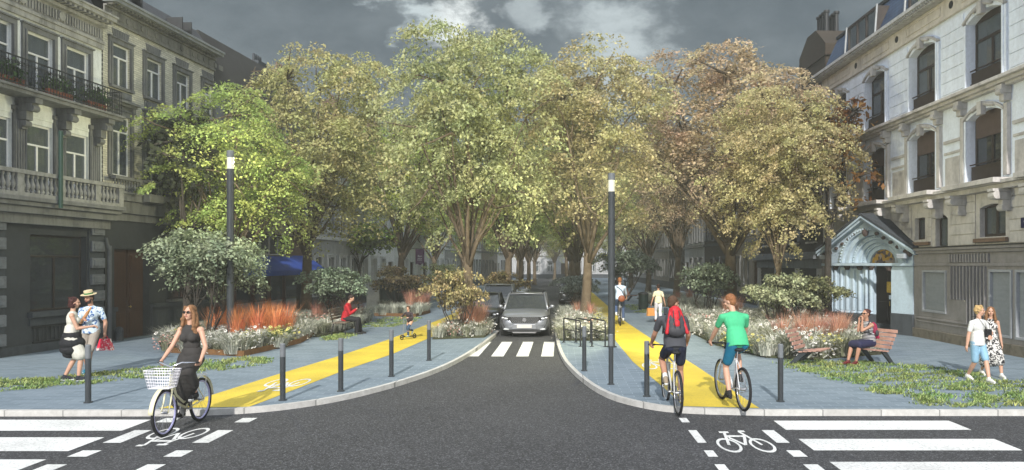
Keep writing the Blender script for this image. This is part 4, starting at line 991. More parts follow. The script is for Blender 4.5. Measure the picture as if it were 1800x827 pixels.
# E: dark sooty brick house with chimney
E0 = 44.6; E = right_root('town_house', E0, 'soot-dark brick house with closed shop front and tall chimney, beside the white house')
Ew = 10.15
mb = MB(); ops = [hole(x, z, 1.1, h) for x in (1.4, 3.9, 6.3, 8.8) for z, h in ((3.6, 1.9), (6.8, 1.7))]
wall_sheet(mb, 0, Ew, 3.1, 9.7, ops); shell(mb, 0, Ew, 10); mb.build('wall', M['soot_brick'], E)
mb = MB(); mb.box(.02, Ew-.02, .5, .52, 0, 9.7); mb.build('room_wall', M['room'], E)
for x in (1.4, 3.9, 6.3, 8.8):
    for z, h in ((3.6, 1.9), (6.8, 1.7)): window(E, x, z, 1.1, h, 'brown_frame', 'glass_dark', curtain=0, surround='blue_stone', sill='warm_stone')
mb = MB(); mb.box(0, Ew, -.35, -.001, 2.95, 3.098); mb.box(0, Ew, -.45, -.001, 2.75, 2.948); mb.box(0, Ew, -.2, -.001, 2.3, 2.748); mb.build('shop_fascia', render_mat('grey_shop_fascia', (.16, .175, .19), .5, (.04, .04, .045)), E, bevel=.01)
mb = MB()
for x in (0, 3.3, 6.7, Ew-.4): mb.box(x, x+.4, -.15, -.001, -.05, 2.3)
mb.build('shop_pilaster', M['grey_front'], E)
mb = MB()
for k in range(24): mb.box(.4, Ew-.4, -.02-.02*(k % 2), .01, .0+k*.095, .09+k*.095)
mb.build('roller_shutter', mat('near_black_shutter', (.02, .021, .024), .5), E)
mb = MB(); cornice(mb, 0, Ew, 9.4, 10.0, .5, 4); mb.build('cornice', M['blue_stone'], E)
mb = MB(); mb.box(3.2, 7.4, -.7, -.001, 6.2, 6.35); ob = mb.build('balcony_slab', M['blue_stone'], E)
iron_railing(E, 3.25, 7.35, -.66, 6.352, .8)
mb = MB(); mb.add([(0, -.1, 10), (Ew, -.1, 10), (Ew, 1.0, 11.8), (0, 1.0, 11.8), (0, 9, 10), (Ew, 9, 10), (Ew, 6, 11.8), (0, 6, 11.8)], [(0, 1, 2, 3), (3, 2, 6, 7), (0, 3, 7, 4), (1, 5, 6, 2), (4, 7, 6, 5), (0, 4, 5, 1)])
er = mb.build('roof', M['slate'], E)
cm = brick_mat('dark_brown_chimney_brick', (.055, .04, .028), (.04, .03, .022), (.02, .02, .015), .22, .075, .008)
mb = MB(); q = [(5.2, 11.0), (8.9, 11.0), (8.9, 13.2), (7.6, 14.2), (6.4, 14.2), (5.2, 13.4)]
mb.fprism(q, .6, 2.4); mb.box(5.1, 9.0, .55, 2.45, 12.6, 12.75)
ch = mb.build('chimney', cm, er)
mb = MB()
for k in range(4): mb.lathe([(.11, 0), (.1, .9), (.15, .95), (.15, 1.05)], (6.45+k*.34, 1.2, 14.2), 10); mb.lathe([(.11, 0), (.1, .85), (.15, .9), (.15, 1.0)], (6.45+k*.34, 1.7, 14.2), 10)
mb.build('chimney_pot', M['black_iron'], ch)
rights = [(52.4, 7.7, 'tan_front', 'grey_stone', 'tan stone house behind the big plane trunk on the right', 4, 3, 'white_frame'),
          (60.2, 7.7, 'soot_brick', 'blue_stone', 'sooty brick house second beyond the white corner house row', 4, 0, 'brown_frame'),
          (68.8, 8.5, 'grey_front', 'grey_stone', 'grey house with pale window frames behind the walking woman in white', 4, 0, 'white_frame'),
          (77.6, 8.7, 'soot_brick', 'grey_stone', 'dark brick house far down the right row behind the distant cyclist', 4, 3, 'white_frame'),
          (89, 11.3, 'tan_front', 'grey_stone', 'brownish house farther along the right row', 5, 0, 'white_frame'),
          (103, 13.9, 'grey_front', 'grey_stone', 'grey house near the far end of the right row', 6, 0, 'white_frame'),
          (117, 13.9, 'pale_stone', 'grey_stone', 'pale house at the far end of the right row', 6, 0, 'white_frame')]
for (y0, wd, wm, tm, lab, bays, door, fr) in rights:
    r = right_root('terraced_house', y0, lab); house(r, wd, 3, bays, M[wm], tm, door=door, frame=fr, top=9.6, curtain=.6)
r = empty('end_building', (-16, 135, .1), 0, 'long pale building closing the far end of the avenue', 'building'); house(r, 36, 3, 14, M['grey_front'], 'grey_stone', door=6, top=10.5)
# ---------------------------------------------------------------- trees, shrubs, beds
M['leaf'] = leaf_mat('tree_leaves', trans=.5)
M['shrub_leaf'] = leaf_mat('shrub_leaves', trans=.25, nscale=2.5, v0=.3, v1=2.0)
def bark(name, c1, c2):
    m = mat(name, c1, .95, .2, 4, .9, 14, col2=c2, detail=8); return m
M['bark'] = bark('tree_bark', (.075, .055, .035), (.15, .115, .075)); M['bark_dark'] = bark('dark_bark', (.03, .026, .022), (.06, .05, .04))
def quads_mesh(name, P0, U, V):
    """P0 centres, U, V half axes (n,3) -> mesh of bent leaf quads"""
    n = len(P0); vs = np.empty((n, 4, 3)); vs[:, 0] = P0-U; vs[:, 1] = P0+V; vs[:, 2] = P0+U; vs[:, 3] = P0-V
    me = bpy.data.meshes.new(name); me.vertices.add(n*4); me.loops.add(n*4); me.polygons.add(n)
    me.vertices.foreach_set('co', vs.reshape(-1).astype(np.float32)); me.loops.foreach_set('vertex_index', np.arange(n*4, dtype=np.int32))
    me.polygons.foreach_set('loop_start', np.arange(0, n*4, 4, dtype=np.int32)); me.polygons.foreach_set('loop_total', np.full(n, 4, dtype=np.int32))
    me.update(); me.validate(); return me
def norm(a): return a/np.maximum(np.linalg.norm(a, axis=1, keepdims=True), 1e-6)
def crown(name, seed, Rx, Ry, Hc, lobes=11, clumps=300, per=46, leaf=.12, flat=.26, cr=.55, mat_=None, low=0.0):
    """crown volume from z=0 to Hc, made of layered leaf pads on lobes; returns mesh and lobe centres"""
    g = np.random.default_rng(seed); L = []
    for i in range(lobes):
        for _ in range(50):
            u = g.normal(size=3); u /= np.linalg.norm(u); r = g.uniform(.3, .72)
            c = np.array([u[0]*Rx*r, u[1]*Ry*r, Hc*.5+u[2]*Hc*.5*r])
            wz = 1-abs((c[2]/Hc)-.36)*1.08
            if wz < .25: continue
            if math.hypot(c[0]/Rx, c[1]/Ry) > wz: continue
            if all(np.linalg.norm((c-l[0])/np.array([Rx, Ry, Hc*.5])) > .36 for l in L) or _ > 45: break
        s = g.uniform(.3, .46); L.append((c, np.array([Rx*s, Ry*s, Hc*.5*s*.85])))
    cen = []; nrm = []
    for k in range(clumps):
        c, rr = L[k % len(L)]; u = g.normal(size=3); u[2] = abs(u[2])*.9 if g.random() < .72 else u[2]; u /= np.linalg.norm(u)
        q = c+u*rr*g.uniform(.72, 1.08)
        cen.append(q); nrm.append(u*.7+np.array([0, 0, .8]))
    cen = np.array(cen); nrm = norm(np.array(nrm)); P_ = []; U_ = []; V_ = []
    for c, n_ in zip(cen, nrm):
        m_ = int(per*g.uniform(.6, 1.4)); rad = cr*g.uniform(.55, 1.35)
        d = g.normal(size=(m_, 3)); d = norm(d)*(g.random((m_, 1))**.45)*rad
        h = d @ n_; d = d-np.outer(h*(1-flat), n_); d[:, 2] -= (np.linalg.norm(d[:, :2], axis=1)**2)*.28/rad
        nn = norm(n_*.9+g.normal(size=(m_, 3))*.55); t = norm(np.cross(nn, g.normal(size=(m_, 3)))); b_ = np.cross(nn, t); s = leaf*g.uniform(.6, 1.35, (m_, 1))
        P_.append(c+d); U_.append(t*s); V_.append(b_*s*.62)
    me = quads_mesh(name, np.concatenate(P_), np.concatenate(U_), np.concatenate(V_)); me.materials.append(mat_ or M['leaf'])
    return me, [l[0] for l in L], cen
def trunk_mesh(name, seed, h, r, lobes, cen, lean=.0, z0=0, twigs=60):
    g = random.Random(seed); mb = MB(); pts = []; n = 7
    dx, dy = g.uniform(-.3, .3)+lean, g.uniform(-.2, .2)
    for i in range(n):
        t = i/(n-1); pts.append(Vector((dx*math.sin(t*2.2)*.5, dy*t, h*t)))
    rs = [r*(1.35 if i == 0 else 1-.32*i/(n-1)) for i in range(n)]
    mb.tube([pts[0]-Vector((0, 0, .15))]+pts, [r*1.6]+rs, 14)
    top = pts[-1]
    for c in lobes:
        c = Vector(c)+Vector((0, 0, h)); s = pts[-1-g.randint(0, 1)]; mid = s.lerp(c, .45)+Vector((g.uniform(-.2, .2), g.uniform(-.2, .2), -.15+(c-s).length*.06))
        r0 = r*g.uniform(.24, .42); ps = [s-Vector((0, 0, .1)), s.lerp(mid, .5)+Vector((0, 0, .05)), mid, mid.lerp(c, .55), c]
        mb.tube(ps, [r0, r0*.85, r0*.65, r0*.45, r0*.22], 8)
    cs = list(cen); g.shuffle(cs)
    for q in cs[:twigs]:
        q = Vector(q)+Vector((0, 0, h)); l = min(lobes, key=lambda c: (Vector(c)+Vector((0, 0, h))-q).length); l = Vector(l)+Vector((0, 0, h))
        m_ = l.lerp(q, .5)+Vector((g.uniform(-.15, .15), g.uniform(-.15, .15), g.uniform(-.1, .2))); mb.tube([l, m_, q], [.05, .032, .012], 5)
    me = mb.mesh(name); me.polygons.foreach_set('use_smooth', [True]*len(me.polygons)); return me
TV = []
for i in range(5):
    me, lb_, cen = crown('crown', 100+i, 4.3, 4.1, 9.2, lobes=21, clumps=560, per=72, leaf=.068, cr=.7)
    tr = trunk_mesh('trunk', 200+i, 3.3, .26, lb_, cen); tr.materials.append(M['bark']); TV.append((me, tr, 3.3))
def tree(x, y, v, sc_, col, label, sx=1.0, group='plane trees in rows along the avenue', rz=None, trunk_k=1.0, cz=1.0, name='street_tree', off=(0, 0)):
    me, tr, h = TV[v]; t = empty(name, (x, y, .05), 0, label, 'tree', group)
    rz = rnd.uniform(0, 6.28) if rz is None else rz
    a = link_mesh('trunk', tr, t, (0, 0, 0), rz); a.scale = (sc_*trunk_k, sc_*trunk_k, sc_)
    c = link_mesh('crown', me, t, (off[0], off[1], h*sc_*.93), rz); c.scale = (sc_*sx, sc_*sx, sc_*cz); c.color = (*col, 1); return t
LIME = (.34, .41, .13); GRN = (.38, .40, .20); OLV = (.42, .385, .20); BRN = (.47, .375, .235); BR2 = (.44, .35, .21); YEL = (.40, .42, .15)
tree(-12.0, 26.8, 0, .74, LIME, 'lime green tree with small crown, nearest the cream brick house on the left', sx=1.0, rz=1.0)
tree(-11.6, 33.6, 1, 1.03, (.42, .405, .18), 'big tree with green-brown crown and leaning forked trunk in front of the blue awning', sx=.96, off=(1.2, 0), rz=2.2)
tree(-3.45, 27.2, 2, .86, GRN, 'tree with pale green crown in the kerbside bed beside the dark parked car', sx=1.0, cz=1.18, rz=.3)
tree(1.0, 31.0, 3, .92, OLV, 'tree rising from the bed behind the bike racks, green top', sx=1.05, cz=1.1, rz=4.1)
tree(7.8, 34.0, 4, 1.04, BRN, 'big brownish tree with thick trunk behind the green-shirted cyclist', sx=1.2, cz=1.04, rz=3.0, trunk_k=1.25)
tree(-10.0, 46.0, 3, 1.0, (.33, .38, .10), 'second tree of the outer left row, trunk right of the red-jacketed man', rz=5.0)
tree(7.8, 50.0, 0, 1.0, BR2, 'second tree of the outer right row, slim trunk behind the walking woman in white', rz=2.0)
tree(-3.3, 45.6, 4, 1.0, (.32, .36, .11), 'second tree of the left kerbside row, just past the parked cars', rz=1.1)
tree(.9, 43.0, 1, .92, (.34, .36, .12), 'slim tree on the right kerbside row beside the parked van-like car', rz=3.3)
tree(8.2, 27.6, 2, .78, (.43, .385, .20), 'brown-crowned tree with dark slim trunk between the big plane and the church porch', sx=.92, rz=2.6, trunk_k=.7)
far = [(-10.4, 61, 2, LIME), (-10.2, 78, 0, LIME), (-10, 96, 1, LIME), (-3.3, 60, 0, LIME), (-3.3, 76, 3, LIME), (-3.3, 94, 2, OLV), (.9, 57, 2, LIME), (.9, 72, 4, LIME), (.9, 90, 0, GRN),
       (7.6, 64, 3, OLV), (7.6, 79, 1, GRN), (7.4, 96, 4, YEL), (4.3, 112, 2, GRN), (-6.5, 112, 3, OLV), (-1, 124, 1, GRN)]
for i, (x, y, v, c) in enumerate(far):
    row = 'outer left row' if x < -8 else 'left kerbside row' if x < -2 else 'right kerbside row' if x < 3 else 'outer right row'
    n_ = sum(1 for q in far[:i] if ('outer left row' if q[0] < -8 else 'left kerbside row' if q[0] < -2 else 'right kerbside row' if q[0] < 3 else 'outer right row') == row)
    lab = 'avenue tree in the %s, %s in that row' % (row, ('third', 'fourth', 'fifth', 'sixth', 'seventh')[n_])
    tree(x, y, v, rnd.uniform(.95, 1.08), c, lab)
# thin dark tree with sparse orange leaves by the white corner house, and a sparse dark one on the left
def sparse_tree(x, y, h, label, c, seed, r=.16, Rx=2.4, Hc=5.5, n=60, per=16, off=(0, 0)):
    me, lb_, cen = crown('crown', seed, Rx, Rx, Hc, lobes=9, clumps=n, per=per, leaf=.12, cr=.5, flat=.6)
    tr = trunk_mesh('trunk', seed+1, h, r, lb_, cen, twigs=n); tr.materials.append(M['bark_dark'])
    t = empty('sparse_tree', (x, y, .05), 0, label, 'tree'); link_mesh('trunk', tr, t); o = link_mesh('crown', me, t, (off[0], off[1], h*.95)); o.color = (*c, 1)
sparse_tree(10.5, 29.0, 4.1, 'thin dark tree with sparse orange and brown leaves in front of the sooty brick house', (.22, .12, .035), 900, Rx=1.9, Hc=6.0, n=80, per=16)
sparse_tree(-13.2, 26.0, 3.4, 'thin dark-leaved tree with bare twigs against the cream brick house', (.05, .06, .035), 920, Rx=1.7, Hc=5.6, n=70, per=20)
sparse_tree(-12.6, 46.5, 2.6, 'slim dark tree with branching trunk behind the red-jacketed man', (.14, .2, .04), 940, r=.12, Rx=2.4, Hc=3.2, n=110, per=24)

def shrub_meshes(seed, Rr, H, h0, stems=9, clumps=150, per=40, leaf=.055):
    me, lb_, cen = crown('foliage', seed, Rr, Rr, H-h0, lobes=12, clumps=clumps, per=per, leaf=leaf, cr=Rr*.2, flat=.5, mat_=M['shrub_leaf'])
    g = random.Random(seed); mb = MB()
    for i in range(stems):
        a = 6.283*i/stems+g.uniform(-.3, .3); c = Vector(min(lb_, key=lambda l: abs(math.atan2(l[1], l[0])-((a+math.pi) % 6.283-math.pi))+g.random()))+Vector((0, 0, h0))
        b_ = Vector((math.cos(a)*.08, math.sin(a)*.08, -.05)); m_ = b_.lerp(c, .5)+Vector((math.cos(a)*.12, math.sin(a)*.12, .05))
        mb.tube([b_, b_.lerp(m_, .5)+Vector((g.uniform(-.05, .05),)*3), m_, c], [.03, .026, .02, .01], 6)
        for _ in range(4):
            q = Vector(g.choice(list(cen)))+Vector((0, 0, h0)); 
            if (q-m_).length < Rr*1.1: mb.tube([m_, m_.lerp(q, .5)+Vector((0, 0, .06)), q], [.014, .01, .005], 4)
    st = mb.mesh('stem'); st.materials.append(M['bark_dark']); return me, st, h0
def shrub(x, y, ms, s, col, label, rz=0, k=1.0):
    me, st, h0 = ms; t = empty('shrub', (x, y, .1), 0, label, 'shrub', 'multi-stem shrubs in the beds')
    a = link_mesh('stems', st, t, None, rz); a.scale = (s*k, s*k, s); c = link_mesh('foliage', me, t, (0, 0, h0*s), rz); c.scale = (s*k, s*k, s); c.color = (*col, 1)
S1 = shrub_meshes(31, 2.15, 3.8, 1.3, 11, 230, 66, .055); S2 = shrub_meshes(37, 1.6, 2.7, .95, 9, 120, 46, .06); S3 = shrub_meshes(41, 1.6, 2.4, .85, 9, 100, 36, .065)
GS = (.21, .25, .16); DG = (.14, .18, .12); RY = (.22, .17, .085); PG = (.15, .18, .14)
shrub(-11.0, 22.9, S1, 1.0, GS, 'large grey-green multi-stem shrub behind the woman on the cream bicycle')
shrub(-9.2, 30.4, S2, 1.0, DG, 'dark green multi-stem shrub behind the bench with the red-jacketed man', 1)
shrub(-8.9, 40.6, S3, 1.05, RY, 'olive and rust shrub behind the child on the scooter', 2)
shrub(-3.6, 25.9, S3, 1.0, (.25, .21, .10), 'rust and yellow-leaved shrub in the kerbside bed left of the dark parked car', .4, .72)
shrub(6.6, 33.6, S2, 1.08, (.17, .21, .14), 'grey-green multi-stem shrub between the two cyclists, in the right bed', 3)
shrub(8.0, 27.0, S3, .95, (.25, .27, .16), 'low pale olive shrub behind the lounge seats in the right bed', 5)
shrub(9.4, 28.0, S3, .9, (.16, .165, .08), 'olive shrub next to the church porch in the right bed', 2.5)
shrub(4.9, 56.0, S2, 1.5, (.12, .15, .1), 'round grey-green shrub behind the distant cyclist', 1.7)
shrub(-8.3, 52, S3, 1.1, GRN, 'green shrub far down the left bed in front of the houses', 3)
shrub(-3.2, 43.4, S3, .9, (.2, .16, .07), 'rust-coloured shrub between the parked cars on the left', 1)
shrub(.9, 39.5, S2, .8, (.17, .2, .17), 'pale shrub beside the car parked on the right', 1)

# low plants
def blade_mesh(name, seed, n, h, r, w_, m, lean=.5, up=.0):
    g = np.random.default_rng(seed); vs = []; fs = []
    for i in range(n):
        a = g.uniform(0, 6.283); d = np.array([math.cos(a), math.sin(a)]); b0 = d*r*g.uniform(0, .5); hh = h*g.uniform(.55, 1.1); ln = lean*g.uniform(.2, 1.1)*hh
        sd = np.array([-d[1], d[0]])*w_
        p = [(b0, 0), (b0+d*ln*.35, hh*.6), (b0+d*ln, hh*(1-.2*lean))]
        k = len(vs)
        for j, (q, z) in enumerate(p):
            ww = (1, .8, .1)[j]; vs += [(*(q-sd*ww), z), (*(q+sd*ww), z)]
        fs += [(k, k+1, k+3, k+2), (k+2, k+3, k+5, k+4)]
    me = bpy.data.meshes.new(name); me.from_pydata(vs, [], fs)
    me.materials.append(m); return me
def add_flowers(me, seed, n, h, r, size, m, dark=None, spread=.3):
    g = random.Random(seed); mb = MB()
    for i in range(n):
        a = g.uniform(0, 6.283); q = r*math.sqrt(g.random()); z = h*(1-.35*(q/r)**2)+g.uniform(-spread, .05)*h; c = Vector((math.cos(a)*q, math.sin(a)*q, z)); nn = Vector((g.gauss(0, .5), g.gauss(0, .5), 1)).normalized(); u = nn.orthogonal().normalized(); v = nn.cross(u)
        s = size*g.uniform(.6, 1.3); k = 6
        mb.add([c+(u*math.cos(6.283*j/k)+v*math.sin(6.283*j/k))*s for j in range(k)], [tuple(range(k))], 1)
        if dark: 
            c2 = c+nn*.006; mb.add([c2+(u*math.cos(6.283*j/k)+v*math.sin(6.283*j/k))*s*.4 for j in range(k)], [tuple(range(k))], 2)
    vs = [tuple(v.co) for v in me.vertices]; fs = [tuple(p.vertices) for p in me.polygons]; b = len(vs)
    m2 = bpy.data.meshes.new(me.name); m2.from_pydata(vs+mb.v, [], fs+[tuple(b+i for i in f) for f in mb.f]); 
    for x in [me.materials[0], m]+([dark] if dark else []): m2.materials.append(x)
    m2.polygons.foreach_set('material_index', [0]*len(fs)+mb.mi); bpy.data.meshes.remove(me); return m2
sil = leaf_mat('silver_blades', (.24, .26, .20), (.60, .60, .52), use_obj=False, trans=.15)
sil2 = leaf_mat('olive_blades', (.13, .15, .08), (.33, .33, .24), use_obj=False, trans=.15)
org = leaf_mat('orange_blades', (.50, .15, .05), (.72, .32, .14), use_obj=False, trans=.2)
rus = leaf_mat('rust_blades', (.38, .17, .11), (.50, .29, .20), use_obj=False, trans=.2)
grn = leaf_mat('green_blades', (.06, .11, .03), (.14, .2, .06), use_obj=False, trans=.2)
M['cream_fl'] = mat('cream_floret', (.58, .54, .42), .8, .2, 9); M['white_fl'] = mat('white_flower', (.62, .6, .55), .8, .15, 9); M['yel_fl'] = mat('yellow_flower', (.55, .5, .16), .8, .2, 9); M['dk_fl'] = mat('dark_seed_head', (.02, .016, .012), .9); M['pink_fl'] = mat('pink_flower', (.55, .28, .24), .8, .2, 9)
GT = []  # three tufts to copy
for i in range(3): GT.append(add_flowers(blade_mesh('grass_tuft', 10+i, 300, .47, .5, .008, (sil, sil2, sil)[i], 1.0), 50+i, 60, .40, .42, .016, M['cream_fl'], M['dk_fl'], .7))
FL = [add_flowers(blade_mesh('perennial', 20, 150, .5, .3, .009, sil2, .7), 1, 90, .5, .36, .03, M['white_fl'], M['dk_fl'], .7),
      add_flowers(blade_mesh('perennial', 21, 150, .5, .3, .009, sil, .7), 2, 80, .5, .36, .034, M['white_fl'], M['dk_fl'], .7),
      add_flowers(blade_mesh('perennial', 22, 150, .45, .3, .01, grn, .7), 3, 90, .48, .38, .036, M['yel_fl'], M['dk_fl'], .6),
      add_flowers(blade_mesh('perennial', 23, 150, .4, .3, .01, sil2, .7), 4, 80, .42, .36, .026, M['pink_fl'], None, .6)]
OG = [blade_mesh('orange_grass', 30, 230, 1.25, .42, .006, org, .45), blade_mesh('orange_grass', 31, 240, 1.15, .42, .006, rus, .42)]
def inside(poly, x, y):
    c = False; n = len(poly)
    for i in range(n):
        x1, y1 = poly[i]; x2, y2 = poly[(i+1) % n]
        if (y1 > y) != (y2 > y) and x < (x2-x1)*(y-y1)/(y2-y1)+x1: c = not c
    return c
M['soil'] = mat('planting_soil', (.035, .028, .02), .95, .4, 6, .6, 30, col2=(.06, .07, .03)); M['corten'] = mat('rusty_steel_edge', (.10, .05, .022), .8, .4, 5, .2, 40, col2=(.20, .10, .035))
def bed(poly, where, edge=False, dens=1.0, kinds=(.62, .3, .08), step=.5, sc_=1.0):
    b = MB(); b.prism(poly, 0, .07); t = empty('planting_bed', (0, 0, .1), 0, 'planting bed '+where, 'planting bed', 'planting beds along the pavements'); b.build('soil', M['soil'], t)
    e = MB(); n = len(poly)
    for i in range(n):
        a = Vector(poly[i]); c = Vector(poly[(i+1) % n]); d = (c-a).normalized(); nn = Vector((d.y, -d.x))*.02
        e.add([(*(a-nn), 0), (*(c-nn), 0), (*(c+nn), 0), (*(a+nn), 0), (*(a-nn), .15), (*(c-nn), .15), (*(c+nn), .15), (*(a+nn), .15)], [(4, 5, 6, 7), (0, 4, 7, 3), (1, 2, 6, 5), (0, 1, 5, 4), (3, 7, 6, 2)])
    if edge: e.build('edging', M['corten'], t)
    xs = [p[0] for p in poly]; ys = [p[1] for p in poly]; y = min(ys)+.18; r = 0
    while y < max(ys):
        x = min(xs)+.2+(r % 2)*step*.5
        while x < max(xs):
            px_, py_ = x+rnd.uniform(-.15, .15), y+rnd.uniform(-.12, .12); x += step*.92
            if not inside(poly, px_, py_) or rnd.random() > dens: continue
            k = rnd.random(); s = rnd.uniform(.8, 1.3)*sc_
            if k < kinds[0]: o = link_mesh('grass_tuft', GT[rnd.randrange(3)], None, (px_, py_, .15), rnd.uniform(0, 6.28)); tag(o, 'silvery grass tuft growing in the planting bed '+where, 'grass tuft', 'grass tufts in the bed '+where)
            elif k < kinds[0]+kinds[1]: o = link_mesh('flowering_perennial', FL[rnd.choice((0, 1, 1))], None, (px_, py_, .15), rnd.uniform(0, 6.28)); tag(o, 'white-flowered perennial in the bed '+where, 'flower', 'white perennials in the bed '+where)
            else: o = link_mesh('flowering_perennial', FL[3], None, (px_, py_, .15), rnd.uniform(0, 6.28)); tag(o, 'pink-flowered perennial in the bed '+where, 'flower', 'pink perennials in the bed '+where)
            o.scale = (s, s, s*rnd.uniform(.85, 1.15))
        y += step*.85*(1+max(0, (y-30))*.03); r += 1
def spot(kind, pts, where, s=1.0):
    for i, (x, y) in enumerate(pts):
        if kind == 'orange': o = link_mesh('ornamental_grass', OG[0], None, (x, y, .15), rnd.uniform(0, 6)); tag(o, 'bright orange upright grass clump '+where, 'ornamental grass', 'orange grasses '+where)
        elif kind == 'rust': o = link_mesh('ornamental_grass', OG[1], None, (x, y, .15), rnd.uniform(0, 6)); tag(o, 'rust-pink upright grass clump '+where, 'ornamental grass', 'rust-pink grasses '+where)
        else: o = link_mesh('flowering_perennial', FL[2], None, (x, y, .15), rnd.uniform(0, 6)); tag(o, 'yellow-flowered mound with dark centres '+where, 'flower', 'yellow flowers '+where)
        o.scale = (s, s, s*rnd.uniform(.85, 1.1))
bed([(-11.2, 21.0), (-8.62, 20.1), (-8.25, 23.4), (-9.0, 28.0), (-12.0, 28.4), (-12.6, 24)], 'behind the cream bicycle', edge=True, step=.47)
bed([(-9.9, 26.0), (-8.3, 25.4), (-8.0, 27.0), (-8.4, 33), (-10.6, 35), (-12.4, 34.4), (-12.2, 30)], 'beside the red-jacketed man', step=.5)
bed([(-9.0, 35.8), (-6.9, 35.2), (-6.7, 38), (-8.5, 47), (-11, 47)], 'behind the child on the scooter', edge=True, step=.55)
bed([(-4.25, 24.6), (-2.6, 25.2), (-2.52, 27.5), (-2.7, 28.0), (-4.25, 28.6)], 'left of the dark parked car', step=.33, sc_=.85, kinds=(.4, .5, .1))
bed([(.0, 24.2), (1.62, 24.2), (1.62, 37.0), (1.3, 36.9), (0.0, 36.0)], 'behind the bike racks', step=.45)
bed([(4.75, 27.0), (4.8, 22.8), (5.5, 19.8), (6.6, 19.3), (8.9, 20.5), (9.9, 24.5), (10.4, 29.0), (10.3, 33), (5.9, 37), (5.5, 33)], 'behind the green-shirted cyclist', step=.54, kinds=(.55, .4, .05), sc_=1.1)
bed([(5.6, 44), (9.3, 41), (9.3, 54), (5.6, 54)], 'at the foot of the second right tree', step=.9, edge=False)
for (x0, y0, x1, y1, nm) in ((-4.05, 42.6, -2.4, 47.2, 'between the parked cars on the left'), (0.1, 52, 1.55, 59, 'between parking bays on the right'), (-4.05, 57, -2.4, 62, 'far down the left parking lane')):
    q = [(x0, y0), (x1, y0), (x1, y1), (x0, y1)]
    tag(sheet('kerb_island_'+('left' if x0 < 0 else 'right'), q, .09, M['kerb'], thick=.12), kind='structure'); bed([(x0+.1, y0+.1), (x1-.1, y0+.1), (x1-.1, y1-.1), (x0+.1, y1-.1)], nm, edge=False, step=.6)
spot('orange', [(-9.9, 22.6), (-9.35, 22.9), (-9.0, 23.3), (-9.6, 23.4), (-8.9, 24.0), (-9.3, 24.3), (-11.0, 23.6), (-10.5, 23.9), (-10.9, 24.6), (-9.9, 25)], 'around the left lamp post')
spot('yellow', [(-8.55, 23.0), (-8.75, 22.5), (-8.6, 22.0), (-9.0, 21.5), (-11.6, 23.2), (-11.9, 24.1), (-11.7, 22.8)], 'in the bed behind the cream bicycle', 1.15)
spot('rust', [(-10.0, 30.5), (-9.7, 31.2), (-9.0, 31.0), (-8.7, 31.6)], 'left of the red-jacketed man', .95)
spot('rust', [(-7.7, 38.2), (-7.3, 38.6), (-7.9, 39), (-7.2, 39.3)], 'behind the child on the scooter')
spot('rust', [(-3.25, 26.3), (-3.0, 26.8), (-3.35, 26.9), (-2.95, 27.3), (-3.6, 27.8)], 'beside the dark parked car')
spot('rust', [(7.2, 31.5), (7.6, 31.9), (7.4, 32.4), (9.0, 30)], 'behind the green-shirted cyclist')
spot('rust', [(7.1, 21.6), (7.6, 21.9), (8.1, 21.7), (7.3, 22.4), (7.9, 22.6), (8.4, 22.3), (6.6, 22.0), (8.7, 22.9)], 'behind the lounge seats', .95)
spot('rust', [(1.25, 30.2), (.75, 32.6), (1.3, 33.5), (7.6, 48), (8.2, 47)], 'at the foot of the right avenue trees', .8)
spot('yellow', [(5.2, 21.0), (5.4, 20.5), (5.0, 21.6), (7.0, 20.1), (7.5, 20.4), (1.45, 28.6), (1.4, 27.4), (1.45, 29.5), (1.3, 31.5), (1.4, 33.0)], 'in the right beds', 1.15)
# past the 300 nearest, the tufts are one mass
byd = lambda n: sorted([o for o in C.objects if o.name.split('.')[0] == n], key=lambda o: o.location.length)
tufts = byd('grass_tuft')[:290]+byd('grass_tuft')[290:]; rest = tufts[290:]+byd('flowering_perennial')[290:]
mv = []; mf = []; k_ = 0
for o in rest:
    n_ = len(o.data.vertices); a_ = np.empty(n_*3); o.data.vertices.foreach_get('co', a_); a_ = a_.reshape(-1, 3)*np.array(o.scale); c_, s_ = math.cos(o.rotation_euler[2]), math.sin(o.rotation_euler[2])
    mv.append(np.stack([a_[:, 0]*c_-a_[:, 1]*s_+o.location.x, a_[:, 0]*s_+a_[:, 1]*c_+o.location.y, a_[:, 2]+o.location.z], 1)); f_ = np.array([list(p.vertices) for p in o.data.polygons if len(p.vertices) == 4], dtype=np.int32).reshape(-1); mf.append(f_+k_); k_ += n_
    bpy.data.objects.remove(o)
if mv:
    mv = np.concatenate(mv); mf = np.concatenate(mf); me = bpy.data.meshes.new('grass_mass'); me.vertices.add(len(mv)); me.loops.add(len(mf)); me.polygons.add(len(mf)//4)
    me.vertices.foreach_set('co', mv.reshape(-1).astype(np.float32)); me.loops.foreach_set('vertex_index', mf); me.polygons.foreach_set('loop_start', np.arange(0, len(mf), 4, dtype=np.int32)); me.polygons.foreach_set('loop_total', np.full(len(mf)//4, 4, dtype=np.int32)); me.update(); me.materials.append(sil)
    tag(link_mesh('grass_mass', me), 'silvery grasses massed in the beds farther up the avenue', 'grass', kind='stuff')
